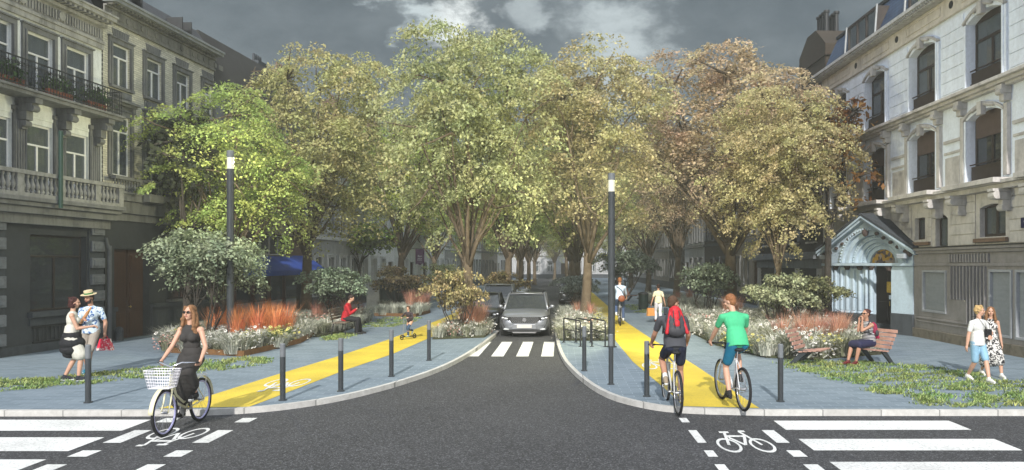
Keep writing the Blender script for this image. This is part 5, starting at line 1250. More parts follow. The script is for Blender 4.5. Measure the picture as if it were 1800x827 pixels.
# grass growing in the paving joints
def turf(name, poly, n, seed):
    g = np.random.default_rng(seed); xs = [p[0] for p in poly]; ys = [p[1] for p in poly]; vs = []; fs = []; k = 0
    cl = []
    while len(cl) < n//26:
        x = g.uniform(min(xs), max(xs)); y = g.uniform(min(ys), max(ys))
        if inside(poly, x, y): cl.append((round(x/.21)*.21 if g.random() < .5 else x, round(y/.15)*.15+.05))
    for cx, cy in cl:
        for _ in range(26):
            x = cx+g.normal()*.1; y = cy+g.normal()*.045; a = g.uniform(0, 6.283); h = g.uniform(.02, .07); d = (math.cos(a)*.014, math.sin(a)*.014); l = (math.cos(a+1.57)*h*.8, math.sin(a+1.57)*h*.8)
            k = len(vs); vs += [(x-d[0], y-d[1], .1), (x+d[0], y+d[1], .1), (x+l[0]+d[0]*.6, y+l[1]+d[1]*.6, .1+h*.7), (x+l[0]*1.3, y+l[1]*1.3, .1+h)]; fs.append((k, k+1, k+2, k+3))
    me = bpy.data.meshes.new(name); me.from_pydata(vs, [], fs); me.materials.append(M['turf']); tag(link_mesh(name, me), 'short green grass growing through the joints of the paving', 'grass', kind='stuff')
M['turf'] = leaf_mat('paving_grass', (.11, .19, .045), (.34, .38, .14), use_obj=False, trans=.25)
turf('paving_grass', [(-14, 14.6), (-11, 14.4), (-7.9, 17.2), (-7.3, 19.4), (-8.4, 20), (-9.3, 18.9), (-11.2, 16.2), (-14, 15.9)], 7500, 1)
turf('paving_grass', [(5.6, 19.2), (7.6, 19.2), (8.9, 18.2), (10.8, 14.6), (10.8, 12.95), (6.6, 12.9), (6.1, 15), (5.6, 17.2)], 13000, 2)
turf('paving_grass', [(-8.0, 24.3), (-7.4, 24.3), (-7.3, 26.3), (-8.0, 26.8)], 1500, 3)
turf('paving_grass', [(-8.2, 29), (-6.6, 29.4), (-6.4, 34.5), (-8.2, 35)], 2500, 4)
turf('paving_grass', [(4.0, 38), (5.4, 38), (5.2, 46), (3.6, 46)], 2000, 5)
# ---------------------------------------------------------------- street furniture
M['post'] = mat('dark_grey_post', (.035, .04, .044), .45, .2, 3); M['post_lt'] = mat('pale_bollard_cap', (.13, .14, .15), .5, .15, 4); M['lamp_on'] = emit_mat('lamp_glass_lit', (1, .96, .62), .22, (.45, .45, .4))
def bollard(x, y, label):
    t = empty('bollard', (x, y, .1), 0, label, 'bollard', 'bollards along the kerb')
    mb = MB(); mb.lathe([(.052, -.02), (.05, 0), (.05, .80)], n=16); mb.lathe([(.075, 0), (.075, .012), (.055, .02)], n=16); mb.build('shaft', M['post'], t, smooth=False)
    mb = MB(); mb.lathe([(.05, .801), (.05, 1.03), (.044, 1.045), (.02, 1.05)], n=16); mb.build('reflective_band', M['post_lt'], t)
    return t
BL = [(155, 708, 'bollard at the far left, in front of the man with the straw hat'), (497, 704, 'bollard standing beside the bicycle symbol of the left yellow lane'), (599, 688, 'third bollard from the left along the kerb, right of the left bicycle symbol'),
      (688, 662, 'fourth bollard from the left, nearest the child on the scooter'), (754, 634, 'bollard on the left kerb nearest the white zebra crossing of the side street'), (1027, 652, 'bollard directly in front of the bike racks'),
      (1074, 676, 'bollard right in front of the right lamp post'), (1137, 697, 'bollard left of the cyclist with the red backpack'), (1372, 706, 'bollard right of the green-shirted cyclist')]
for x, y, l in BL: p = P(x, y); bollard(p.x, p.y, l)
def lamp(x, y, h, label, pw_=300):
    t = empty('street_lamp', (x, y, .1), 0, label, 'street lamp', 'round street lamps')
    mb = MB(); mb.lathe([(.16, 0), (.16, .02), (.105, .03), (.105, h-.55)], n=20); mb.lathe([(.112, .9), (.112, .93)], n=20); mb.build('pole', M['post'], t)
    mb = MB(); mb.lathe([(.098, h-.55), (.098, h-.2)], n=20); mb.build('lamp_glass', M['lamp_on'], t)
    mb = MB(); mb.lathe([(.105, h-.2), (.105, h), (.09, h+.01)], n=20); mb.build('cap', M['post_lt'], t)
    ld = bpy.data.lights.new('lamp_light', 'POINT'); ld.energy = pw_; ld.color = (1, .95, .58); ld.shadow_soft_size = .12; lo = bpy.data.objects.new('lamp_light', ld); C.objects.link(lo); lo.parent = t; lo.location = (0, .45, h-.3)
lamp(-10.04, 22.5, 5.95, 'tall dark round lamp post rising from the left bed beside the big shrub')
lamp(1.55, 22.4, 5.25, 'dark round lamp post on the right pavement beside the bike racks', 950)
def hoop(x0, y0, x1, y1, label):
    t = Vector((x1-x0, y1-y0, 0)); L = t.length; mb = MB(); h = .78
    o = MB(); r = .024
    o.tube([(0, 0, 0), (0, 0, h-.04), (.04, 0, h), (L-.04, 0, h), (L, 0, h-.04), (L, 0, 0)], r, 8); o.cyl((0, 0, h*.55), (L, 0, h*.55), .018, n=8)
    for x in (0, L): o.cyl((x, 0, 0), (x, 0, .012), .06, n=12)
    b = o.build('bike_rack', M['black_iron']); b.location = (x0, y0, .1); b.rotation_euler = (0, 0, math.atan2(t.y, t.x)); tag(b, label, 'bike rack', 'bike racks at the right kerb')
hoop(.11, 23.7, .61, 22.5, 'dark bike rack hoop nearest the side street, leftmost of three'); hoop(.50, 23.75, .96, 22.5, 'dark bike rack hoop in the middle of the three'); hoop(.97, 23.7, 1.36, 22.45, 'dark bike rack hoop next to the right lamp post')
# slatted bench on the left (back towards -X, sitter looks +X)
wood = mat('weathered_bench_wood', (.16, .13, .10), .8, .3, 5, .3, 40); salm = mat('salmon_slat_wood', (.40, .23, .18), .7, .25, 4, .2, 40)
bn = empty('bench', (-7.75, 26.6, .1), R(-90), 'wooden slatted bench under the red-jacketed man beside the left bed', 'bench')
mb = MB()
for k in range(4): mb.box(-.75, .75, -.22+k*.12, -.12+k*.12, .43, .46)
mb.build('seat', wood, bn)
mb = MB()
for k in range(4): mb.box(-.75, .75, -.30-k*.025, -.275-k*.025, .54+k*.1, .62+k*.1)
mb.build('backrest', wood, bn)
for x in (-.6, .6):
    mb = MB(); mb.tube([(x, .2, 0), (x, .18, .42), (x, -.24, .42), (x, -.37, .95)], .022, 6); mb.tube([(x, -.3, 0), (x, -.22, .42)], .022, 6); mb.build('leg', M['black_iron'], bn)
# two salmon lounge seats facing each other
def lounge(x, y, rz, label):
    t = empty('lounge_seat', (x, y, .1), rz, label, 'seat', 'slatted lounge seats'); t.scale = (.88, .88, .92)
    mb = MB()
    for k in range(5): z = .44-.015*k; mb.box(-.42, .42, .32-k*.13, .43-k*.13, z-.03, z)
    mb.build('seat', salm, t)
    mb = MB()
    for k in range(5):
        z = .42+k*.105; y_ = -.3-k*.062; mb.box(-.42, .42, y_-.02, y_+.015, z, z+.085, M=None)
    mb.build('backrest', salm, t)
    for sx in (-.34, .34):
        mb = MB(); mb.add([(sx-.03, -.12, .4), (sx+.03, -.12, .4), (sx+.03, .08, .4), (sx-.03, .08, .4), (sx-.03, -.5, 0), (sx+.03, -.5, 0), (sx+.03, -.36, 0), (sx-.03, -.36, 0)], [(0, 1, 2, 3), (4, 7, 6, 5), (0, 4, 5, 1), (1, 5, 6, 2), (2, 6, 7, 3), (3, 7, 4, 0)])
        mb.build('leg', M['post'], t)
        mb = MB(); mb.tube([(sx, -.3, .38), (sx, -.6, .92)], .018, 6); mb.tube([(sx, -.2, .38), (sx, .4, .4)], .018, 6); mb.build('seat_frame', M['post'], t)
lounge(6.25, 18.5, R(-127), 'empty salmon slatted lounge seat in front of the right bed')
lounge(7.85, 18.65, R(118), 'salmon slatted lounge seat under the woman with the magenta backpack')
lounge(4.75, 50.5, R(-130), 'distant salmon slatted seat right of the distant cyclist')
# litter bins and planter boxes
bin_ = mat('dark_green_bin', (.012, .03, .025), .5, .2, 4)
for x, y, l in ((4.6, 41, 'dark green litter bin beside the walking woman in white'),):
    t = empty('litter_bin', (x, y, .1), 0, l, 'litter bin'); mb = MB(); mb.lathe([(.24, 0), (.27, .1), (.27, .8)], n=14); mb.build('body', bin_, t); mb = MB(); mb.lathe([(.29, .8), (.29, .9), (.15, .97)], n=14); mb.build('lid', M['black_iron'], t)
t = empty('planter_box', (-9.4, 41.5, .1), 0, 'dark green hoarding box behind the red-jacketed man', 'container'); mb = MB(); mb.box(-1.2, 1.6, -.5, .5, 0, 1.35); mb.build('body', bin_, t, bevel=.02); mb = MB(); mb.box(-1.25, 1.65, -.55, .55, 1.352, 1.42); mb.build('lid', M['post'], t)
t = empty('utility_cabinet', (-10.35, 41.0, .1), 0, 'white utility cabinet behind the head of the red-jacketed man', 'cabinet'); mb = MB(); mb.box(-.35, .35, -.2, .2, 0, 1.5); mb.build('body', mat('white_cabinet', (.6, .6, .58), .6), t, bevel=.02); mb = MB(); mb.box(-.38, .38, -.23, .23, 1.502, 1.56); mb.build('lid', M['post_lt'], t)

# ---------------------------------------------------------------- cars
M['tyre'] = mat('tyre_rubber', (.015, .015, .016), .85, .2, 8, .3, 60); M['rim'] = mat('wheel_rim', (.35, .35, .36), .3, .1, 4, metal=.8); M['chrome'] = mat('chrome', (.6, .6, .62), .15, .05, 4, metal=1)
M['plastic'] = mat('black_plastic', (.018, .018, .02), .6, .2, 6); M['head'] = glass_mat('headlight_glass', (.55, .57, .6), 0, .06); M['plate'] = mat('blurred_number_plate', (.5, .46, .44), .6, .1, 4); M['plate']
def car(x, y, rz, label, paintc, L=4.3, Wd=1.77, H=1.55, suv=True, group='cars in the side street', detail=True, name='car'):
    """front of the car looks to local -y"""
    t = empty(name, (x, y, .0), rz, label, 'car', group)
    pm = mat('car_paint_'+label.split()[0], paintc, .28, .08, 2, coat=.6, spec=.5, metal=.35)
    hw = Wd/2; gh = .19; bz = H*.625; nose = H*.545
    # body: loft of cross sections front to back; section = (y, half width, z bottom, z belt, z top, crown)
    st = [(-.50*L, .60, .30, .42, .50), (-.492*L, .78, .22, .50, .60), (-.475*L, .90, .20, .56, nose*.93), (-.44*L, .965, .19, .60, nose+.01), (-.36*L, 1.0, .19, .66, nose+.07), (-.27*L, 1.0, .19, .70, nose+.12), (-.16*L, 1.0, .19, .72, bz+.0), (.0, 1.0, .19, .74, bz), (.25*L, 1.0, .19, .76, bz+.01), (.40*L, .98, .2, .78, bz+.01), (.475*L, .93, .22, .74, bz-.03), (.495*L, .84, .3, .6, bz-.12)]
    vs = []; K = 13
    for (yy, ww, zb, zm, zt) in st:
        w_ = hw*ww
        prof = [(0, zb), (w_*.8, zb), (w_*.96, zb+.05), (w_*.985, zb+.2), (w_, zm*.82), (w_*.992, zm), (w_*.965, zm+(zt-zm)*.5), (w_*.90, zt-.025), (w_*.80, zt-.005), (w_*.45, zt+.012), (0, zt+.02)]
        ring = prof+[(-a, b) for a, b in prof[-2:0:-1]]
        vs += [(a, yy, b) for a, b in ring]
    K = 20; mb = MB(); fs = []
    for i in range(len(st)-1):
        for k in range(K): fs.append((i*K+k, i*K+(k+1) % K, (i+1)*K+(k+1) % K, (i+1)*K+k))
    fs += [tuple(range(K-1, -1, -1)), tuple(range((len(st)-1)*K, len(st)*K))]
    mb.add(vs, fs); bd = mb.build('body', pm, t, smooth=True); sb = bd.modifiers.new('s', 'SUBSURF'); sb.levels = 1; sb.render_levels = 1
    # cabin glass house and roof
    zr = H; c0, c1 = -.20*L, (-.055*L if suv else -.02*L); r0, r1 = (.33*L, .46*L) if suv else (.22*L, .42*L)
    wb = hw*.90; wt = hw*.74; zb = bz-.02
    cab = [(c0, wb, zb), (c1, wt, zr-.05), (r0, wt, zr-.04), (r1, wb*.96, zb)]
    # windscreen, side glass, rear glass in one dark shell, pillars and roof painted
    mb = MB(); A_ = [(-wb, c0, zb), (wb, c0, zb), (wt, c1, zr-.05), (-wt, c1, zr-.05)]
    mb.add([(-wb, c0, zb), (wb, c0, zb), (wt, c1, zr-.05), (-wt, c1, zr-.05), (wt, r0, zr-.04), (-wt, r0, zr-.04), (wb*.96, r1, zb), (-wb*.96, r1, zb)],
           [(0, 1, 2, 3), (1, 6, 4, 2), (0, 3, 5, 7), (6, 7, 5, 4), (2, 4, 5, 3)])
    mb.build('windows', M['glass_dark'], t)
    mb = MB(); e = .02
    for s in (-1, 1):
        P1 = [(s*(wb+e), c0-.02, zb), (s*(wt+e), c1-.02, zr-.04), (s*(wt+e), r0, zr-.03), (s*(wb*.96+e), r1, zb)]
        mb.tube([P1[0], P1[1]], [.042, .036], 6); mb.tube([P1[1], ((P1[1][0]), (c1+r0)/2, zr-.02), P1[2]], .036, 6); mb.tube([P1[2], P1[3]], [.05, .06], 6)
        ym = (c1+r0)/2+.1; mb.tube([(s*(wb+.0), ym, zb), (s*(wt+e), ym, zr-.04)], .03, 6)
    mb.tube([(-wt, c1-.02, zr-.035), (0, c1-.05, zr-.01), (wt, c1-.02, zr-.035)], .03, 6)
    mb.build('pillars', pm, t, smooth=True)
    mb = MB(); nx, ny = 8, 8; vv = []
    for j in range(ny+1):
        yy = c1-.03+(r0+.12-c1)*j/ny
        for i in range(nx+1): u = -1+2*i/nx; vv.append((u*(wt+.02), yy, zr-.035+.05*(1-u*u)*math.sin(math.pi*min(max(j/ny, .12), .9))))
    mb.add(vv, [(j*(nx+1)+i, j*(nx+1)+i+1, (j+1)*(nx+1)+i+1, (j+1)*(nx+1)+i) for j in range(ny) for i in range(nx)]); rr = mb.build('roof', pm, t, smooth=True)
    if suv:
        for s in (-1, 1):
            mb = MB(); mb.tube([(s*wt*.93, c1+.15, zr), (s*wt*.93, c1+.25, zr+.05), (s*wt*.93, r0-.1, zr+.05), (s*wt*.93, r0, zr)], .016, 6); mb.build('roof_rail', M['plastic'], t)
    for s in (-1, 1):
        mb = MB(); mb.sphere((s*(hw+.09), c0+.22, bz+.08), (.1, .055, .07), 10, 6); mb.tube([(s*(hw-.06), c0+.2, bz+.0), (s*(hw+.05), c0+.22, bz+.05)], .025, 6); mb.build('wing_mirror', pm, t, smooth=True)
    for sx in (-1, 1):
        for yy in (-.31*L, .30*L):
            mb = MB(); xo = sx*(hw-.115)
            prof = []; n = 24; vs = []; r = .335 if suv else .31
            for rr_, dx in ((r*.62, .1), (r*.95, .112), (r, .09), (r, -.09), (r*.95, -.11)): 
                vs += [(xo+sx*dx, yy+math.cos(6.283*k/n)*rr_, r+math.sin(6.283*k/n)*rr_) for k in range(n)]
            mb.add(vs, [(j*n+k, j*n+(k+1) % n, (j+1)*n+(k+1) % n, (j+1)*n+k) for j in range(4) for k in range(n)]); wh = mb.build('wheel', M['tyre'], t)
            mb = MB()
            for k in range(5):
                a = 6.283*k/5; mb.tube([(xo+sx*.09, yy, r), (xo+sx*.1, yy+math.cos(a)*r*.62, r+math.sin(a)*r*.62)], [.045, .03], 5)
            mb.cyl((xo+sx*.07, yy, r), (xo+sx*.075, yy, r), r*.63, n=20); mb.build('rim', M['rim'], wh)
            mb = MB(); n = 18; vs = []
            for k in range(n+1):
                a = math.pi*k/n*1.08-.12; cc, ss = math.cos(a), math.sin(a)
                for rr_, xx in ((r+.02, hw*.90), (r+.03, hw+.012), (r+.085, hw+.010), (r+.09, hw*.97)): vs.append((sx*xx, yy+cc*rr_, r+ss*rr_))
            mb.add(vs, [(k*4+j, k*4+j+1, (k+1)*4+j+1, (k+1)*4+j) for k in range(n) for j in range(3)]); mb.build('wheel_arch', M['plastic'], t)
            mb = MB(); mb.cyl((sx*(hw*.55), yy, r), (sx*(hw+.006), yy, r), r+.035, n=24); mb.build('wheel_well', M['room'], t)
    # front: grille, headlights, bumper, plate, fog lights
    yf = -.5*L
    def patch(pts, name, m, off=-.0, th=.03, sub=True):
        mb = MB(); mb.fprism([(a, b) for a, b in pts], 0, th); o = mb.build(name, m, t, bevel=.006); return o
    gr_ = [(-.48*hw*1.3, .50*H*.98), (-.50*hw, .38*H), (-.36*hw, .325*H), (.36*hw, .325*H), (.50*hw, .38*H), (.48*hw*1.3, .50*H*.98)]
    mb = MB(); q = [(-.64*hw, .485*H), (-.56*hw, .38*H), (-.42*hw, .33*H), (.42*hw, .33*H), (.56*hw, .38*H), (.64*hw, .485*H)]; mb.fprism(q, yf-.035, yf+.25); g_ = mb.build('grille', M['plastic'], t, bevel=.01)
    mb = MB(); mb.fprism([(-.45*hw, .325*H), (-.52*hw, .19*H), (.52*hw, .19*H), (.45*hw, .325*H)], yf-.03, yf+.2); mb.build('bumper_panel', pm, t, bevel=.02)
    if detail:
        mb = MB()
        for j in range(5):
            for i in range(-6, 7): mb.box(i*.075-.02+(j % 2)*.03, i*.075+.02+(j % 2)*.03, yf-.043, yf-.035, .35*H+j*.042, .35*H+j*.042+.014)
        mb.build('grille_mesh', M['chrome'], g_)
        mb = MB(); mb.fprism([(-.07, .40*H), (0, .365*H), (.07, .40*H), (.06, .45*H), (0, .47*H), (-.06, .45*H)], yf-.055, yf-.036); mb.build('emblem', M['chrome'], g_)
    mb = MB(); mb.box(-.26, .26, yf-.05, yf-.031, .225*H, .225*H+.11); mb.build('number_plate', M['plate'], t)
    mb = MB(); mb.fprism([(-.74*hw, .185*H), (-.66*hw, .13*H), (.66*hw, .13*H), (.74*hw, .185*H)], yf-.04, yf+.3); mb.build('lower_grille', M['plastic'], t, bevel=.01)
    mb = MB(); mb.fprism([(-.5*hw, .133*H), (-.44*hw, .105*H), (.44*hw, .105*H), (.5*hw, .133*H)], yf-.055, yf+.2); mb.build('skid_plate', M['rim'], t)
    for s in (-1, 1):
        q = [(s*.60*hw, .465*H), (s*.62*hw, .405*H), (s*.90*hw, .43*H), (s*.99*hw, .50*H), (s*.80*hw, .495*H)]
        mb = MB(); n_ = len(q); vv = []
        for a, b in q: k_ = (abs(a)/hw); yy_ = yf-.02+max(0, (k_-.55))**2*1.6; vv.append((a, yy_, b))
        for a, b in q: k_ = (abs(a)/hw); yy_ = yf+.16+max(0, (k_-.55))**2*1.6; vv.append((a*.97, yy_, b))
        mb.add(vv, [tuple(range(n_)) if s > 0 else tuple(range(n_-1, -1, -1))]+[(i, n_+i, n_+(i+1) % n_, (i+1) % n_) for i in range(n_)]); h_ = mb.build('headlight', M['plastic'], t)
        mb = MB(); mb.sphere((s*.74*hw, yf+.025, .445*H), (.07, .035, .035), 10, 6); mb.sphere((s*.88*hw, yf+.13, .46*H), (.05, .035, .03), 10, 6); mb.build('lens', M['head'], h_)
        mb = MB(); mb.fprism([(s*.80*hw, .22*H), (s*.62*hw, .20*H), (s*.66*hw, .175*H), (s*.86*hw, .19*H)], yf-.0, yf+.2); mb.build('fog_light', M['head'], t)
        mb = MB(); mb.tube([(s*.93*hw, yf+.17, .40*H), (s*.83*hw, yf+.08, .27*H), (s*.74*hw, yf+.03, .17*H)], [.02, .017, .012], 6); mb.build('corner_blade', M['plastic'], t)
        mb = MB(); mb.box(s*(hw+.002)-.01, s*(hw+.002)+.01, -.14*L, .2*L, .27, .33); mb.build('sill_trim', M['plastic'], t)
        q = [(s*.70*hw, .5*L-.03), (s*.95*hw, .5*L-.12)]
        mb = MB(); mb.box(min(s*.66*hw, s*.93*hw), max(s*.66*hw, s*.93*hw), .47*L, .492*L, bz-.2, bz-.04); mb.build('tail_light', mat('tail_light_red', (.25, .01, .01), .2), t)
        mb = MB(); mb.tube([(s*(hw+.004), -.14*L, .3), (s*(hw+.004), -.15*L, bz-.08)], .004, 4); mb.tube([(s*(hw+.004), .09*L, .3), (s*(hw+.004), .09*L, bz-.05)], .004, 4); mb.build('door_gap', M['room'], t)
    return t
car(-1.28, 28.45, 0, 'silver-grey SUV driving towards the zebra crossing', (.18, .188, .21), L=4.3, Wd=1.76, H=1.50)
car(-3.2, 30.9, 0, 'black hatchback parked left of the SUV behind the flowers', (.02, .021, .024), L=4.0, Wd=1.66, H=1.42, suv=False, group='cars parked along the kerb')
car(-3.1, 37.4, 0, 'light grey car parked behind the black hatchback', (.3, .31, .32), L=4.2, Wd=1.7, H=1.6, group='cars parked along the kerb')
car(.78, 49.4, 0, 'dark car parked on the right behind the slim tree', (.06, .065, .07), L=4.3, Wd=1.75, H=1.75, group='cars parked along the kerb')
car(-3.1, 51.6, 0, 'small white car parked far down on the left', (.45, .45, .45), L=4.1, Wd=1.7, H=1.5, group='cars parked along the kerb', detail=False)
# ---------------------------------------------------------------- people and bicycles
def mono(name, c, rough=.8, var=.12, scale=8, bump=.15, bscale=30): return mat(name, c, rough, var, scale, bump, bscale)
SKIN = mat('skin', (.50, .29, .20), .5, .08, 6, spec=.35); SKIN2 = mat('tanned_skin', (.38, .20, .13), .5, .08, 6, spec=.35)
def cloth2(name, c1, c2, scale, thr=.5, kind='noise', sx=1, sz=1):
    m = bpy.data.materials.new(name); m.use_nodes = True; N, L, b = nodes(m); b.inputs['Roughness'].default_value = .85
    tc = N.new('ShaderNodeTexCoord'); mp = N.new('ShaderNodeMapping'); mp.inputs['Scale'].default_value = (sx, sx, sz); L.new(tc.outputs['Object'], mp.inputs[0])
    if kind == 'noise': n = N.new('ShaderNodeTexNoise'); n.inputs['Scale'].default_value = scale; n.inputs['Detail'].default_value = 1.5; n.inputs['Distortion'].default_value = 1.2
    elif kind == 'stripe': n = N.new('ShaderNodeTexWave'); n.wave_type = 'BANDS'; n.bands_direction = 'Z'; n.inputs['Scale'].default_value = scale; n.inputs['Distortion'].default_value = .4
    else: n = N.new('ShaderNodeTexVoronoi'); n.inputs['Scale'].default_value = scale
    L.new(mp.outputs[0], n.inputs['Vector']); r = N.new('ShaderNodeMapRange'); L.new(n.outputs[1] if kind == 'stripe' else n.outputs[0], r.inputs[0]); r.inputs[1].default_value = thr-.02; r.inputs[2].default_value = thr+.02
    mx = N.new('ShaderNodeMix'); mx.data_type = 'RGBA'; L.new(r.outputs[0], mx.inputs[0]); mx.inputs[6].default_value = (*c1, 1); mx.inputs[7].default_value = (*c2, 1); L.new(mx.outputs[2], b.inputs['Base Color']); return m
def fuse(mb, name, m, parent, voxel=.008, it=3, shrink=0):
    """grow the overlapping solids into one continuous skin"""
    o = mb.build1(name, m); r = o.modifiers.new('r', 'REMESH'); r.mode = 'VOXEL'; r.voxel_size = voxel; s = o.modifiers.new('s', 'SMOOTH'); s.iterations = it; s.factor = .5
    dg = bpy.context.evaluated_depsgraph_get(); me = bpy.data.meshes.new_from_object(o.evaluated_get(dg)); old = o.data; o.modifiers.clear(); o.data = me
    me.name = name; me.polygons.foreach_set('use_smooth', [True]*len(me.polygons))
    if not me.materials: me.materials.append(m)
    if parent: o.parent = parent
    bpy.data.meshes.remove(old); return o
def cap(mb, p0, p1, r0, r1=None, n=12):
    r1 = r0 if r1 is None else r1; p0 = Vector(p0); p1 = Vector(p1)
    if (p1-p0).length > 1e-4: mb.cyl(p0, p1, r0, r1, n)
    mb.sphere(p0, r0, n, 8); mb.sphere(p1, r1, n, 8)
def ik(a, c, l1, l2, pole):
    a = Vector(a); c = Vector(c); d = c-a; L_ = min(d.length, (l1+l2)*.999); d.normalize(); c = a+d*L_
    x = (l1*l1-l2*l2+L_*L_)/(2*L_); h = math.sqrt(max(0, l1*l1-x*x)); p = Vector(pole); p = (p-d*p.dot(d)).normalized(); return a+d*x+p*h, c
def rot(pitch=0, roll=0, yaw=0): return Euler((R(-pitch), R(roll), R(yaw)), 'XYZ').to_matrix()
def person(loc, rz, label, pelvis=(0, 0, .93), lean=(2, 0, 0), head=(0, 0), hands=((-.25, .05, .8), (.25, .05, .8)), feet=((-.1, 0, .08), (.1, 0, .08)), toes=None, elbow=((-.6, -1, -.2), (.6, -1, -.2)), knee=((-.1, 1, 0), (.1, 1, 0)),
           s=1.0, skin=SKIN, fem=False, top=None, sleeve=.5, bottom=None, blen=.9, skirt=None, shoe=None, hair=None, hairstyle='short', glasses=False, hat=False, beard=None, curl=(.6, .6), vox=.0085, group=None, sink=0, wide=1.0, legw=1.0, toplen=.0, sock=None):
    t = empty('person', loc, rz, label, 'person', group); t.scale = (s,)*3
    P0 = Vector(pelvis); T = rot(*lean); up = T @ Vector((0, 0, 1)); fw = T @ Vector((0, 1, 0)); rt = T @ Vector((1, 0, 0))
    nb = P0+up*.50; sw = (.165 if fem else .19)*wide; sh = [nb+rt*(-sw)-up*.065, nb+rt*sw-up*.065]; hp = [P0+rt*(-.088)-up*.02, P0+rt*.088-up*.02]
    Hm = Euler((R(-head[1]), 0, R(head[0])), 'ZXY').to_matrix() if False else (Matrix.Rotation(R(head[0]), 3, 'Z') @ Matrix.Rotation(R(head[1]), 3, 'X'))
    hc = nb+up*.05+Hm @ Vector((0, .02, .155))
    b = MB(); k = .93 if fem else 1.0
    # torso
    def ell(mb, c, r, Mx=T, g=0): mb.sphere(c, (r[0]+g, r[1]+g, r[2]+g), 16, 10, M=Mx)
    def torso(mb, g=0, low=True, chest=True):
        if chest:
            ell(mb, P0+up*.36+fw*.0, (.155*k*wide, .105*k, .17), g=g); ell(mb, P0+up*.43, ((.165 if not fem else .14)*wide, .08, .085), g=g); ell(mb, P0+up*.21, (.128*k*wide, .092*k, .15), g=g)
            if fem: 
                for sd in (-1, 1): ell(mb, P0+up*.335+fw*.075+rt*.065*sd, (.062, .06, .062), g=g)
            if g == 0 or sleeve > 0:
                for i in (0, 1): cap(mb, P0+up*.445+rt*(.09*(-1, 1)[i]), sh[i], .056+g, .05+g*.6)
            else:
                for i in (0, 1): cap(mb, P0+up*.40+rt*(.085*(-1, 1)[i]), nb+rt*(.085*(-1, 1)[i])-up*.02, .05+g, .03+g)
        if low: ell(mb, P0+up*.03, (.155 if not fem else .162, .11, .115), g=g)
    torso(b); cap(b, nb-up*.04, hc-Hm @ Vector((0, .012, .07)), .056*k, .05*k)
    # head
    def hl(v): return hc+Hm @ Vector(v)
    b.sphere(hl((0, -.008, .015)), (.074, .092, .098), 16, 12, M=Hm); b.sphere(hl((0, .022, -.045)), (.056, .062, .068), 14, 10, M=Hm); b.sphere(hl((0, .05, -.088)), (.026, .024, .022), 10, 8, M=Hm)
    b.sphere(hl((0, .09, -.012)), (.012, .02, .026), 8, 6, M=Hm); b.sphere(hl((0, .1, -.024)), (.015, .014, .012), 8, 6, M=Hm); b.sphere(hl((0, .08, .03)), (.05, .014, .012), 8, 6, M=Hm)
    for sd in (-1, 1): b.sphere(hl((sd*.075, -.005, -.01)), (.01, .02, .03), 8, 6, M=Hm); b.sphere(hl((sd*.04, .06, -.03)), (.022, .022, .022), 8, 6, M=Hm)
    # arms with hands
    A = []; kk = .86 if fem else 1.0
    for i in (0, 1):
        e, w_ = ik(sh[i], hands[i], .285, .25, T @ Vector(elbow[i])); A.append((sh[i], e, w_)); cap(b, sh[i], e, .052*kk, .039*kk); cap(b, e, e.lerp(w_, .35), .040*kk, .041*kk); cap(b, e.lerp(w_, .35), w_, .041*kk, .026*kk)
        d = (w_-e).normalized(); sd = (-1, 1)[i]; c_ = curl[i]
        side = d.cross(Vector((0, 0, 1))); side = side.normalized() if side.length > .2 else Vector((0, 1, 0)); pn = side.cross(d)   # palm plane: side x d
        if d.z < -.6: side = Vector((0, 1, 0)); side = (side-d*side.dot(d)).normalized(); pn = Vector((-sd, 0, 0)); pn = (pn-d*pn.dot(d)-side*pn.dot(side)).normalized()
        else: pn = -pn if pn.z > 0 else pn
        pc = w_+d*.045; cap(b, w_, pc, .026*kk, .03*kk)
        for q in (-1.2, -.4, .4, 1.2):
            base = w_+d*.078+side*q*.0185*kk; ln = (.03, .034, .032, .026)[[-1.2, -.4, .4, 1.2].index(q)]
            cap(b, w_+d*.03+side*q*.014, base, .014, .0115); dd = d.copy(); p = base
            for j in range(3):
                ang = c_*(.55, .9, .7)[j]; dd = (dd*math.cos(ang)+pn*math.sin(ang)).normalized(); qn = p+dd*ln*(1, .75, .6)[j]; cap(b, p, qn, .0105-.001*j, .0095-.001*j, 8); p = qn
        tb = w_+d*.03-side*(.028)*(1 if sd > 0 else 1); td = (d*.55-side*.75+pn*.45*c_).normalized(); t1 = tb+td*.038; t2 = t1+(d*.8-side*.1+pn*.5*c_).normalized()*.03; cap(b, tb, t1, .0135, .0115, 8); cap(b, t1, t2, .0115, .009, 8)
    # legs
    Lg = []; kl = (.95 if fem else 1.0)*legw
    for i in (0, 1):
        kn, an = ik(hp[i], feet[i], .44, .42, knee[i]); Lg.append((hp[i], kn, an)); cap(b, hp[i], kn, .083*kl, .052*kl); cap(b, kn, kn.lerp(an, .38), .05*kl, .054*kl); cap(b, kn.lerp(an, .38), an, .054*kl, .034*kl)
        td = Vector(toes[i]) if toes else Vector((0, 1, 0)); td.normalize(); cap(b, an-Vector((0, 0, .035)), an+td*.1-Vector((0, 0, .05)), .034, .028); cap(b, an-td*.03-Vector((0, 0, .045)), an, .032, .032)
    fuse(b, 'body', skin, t, vox)
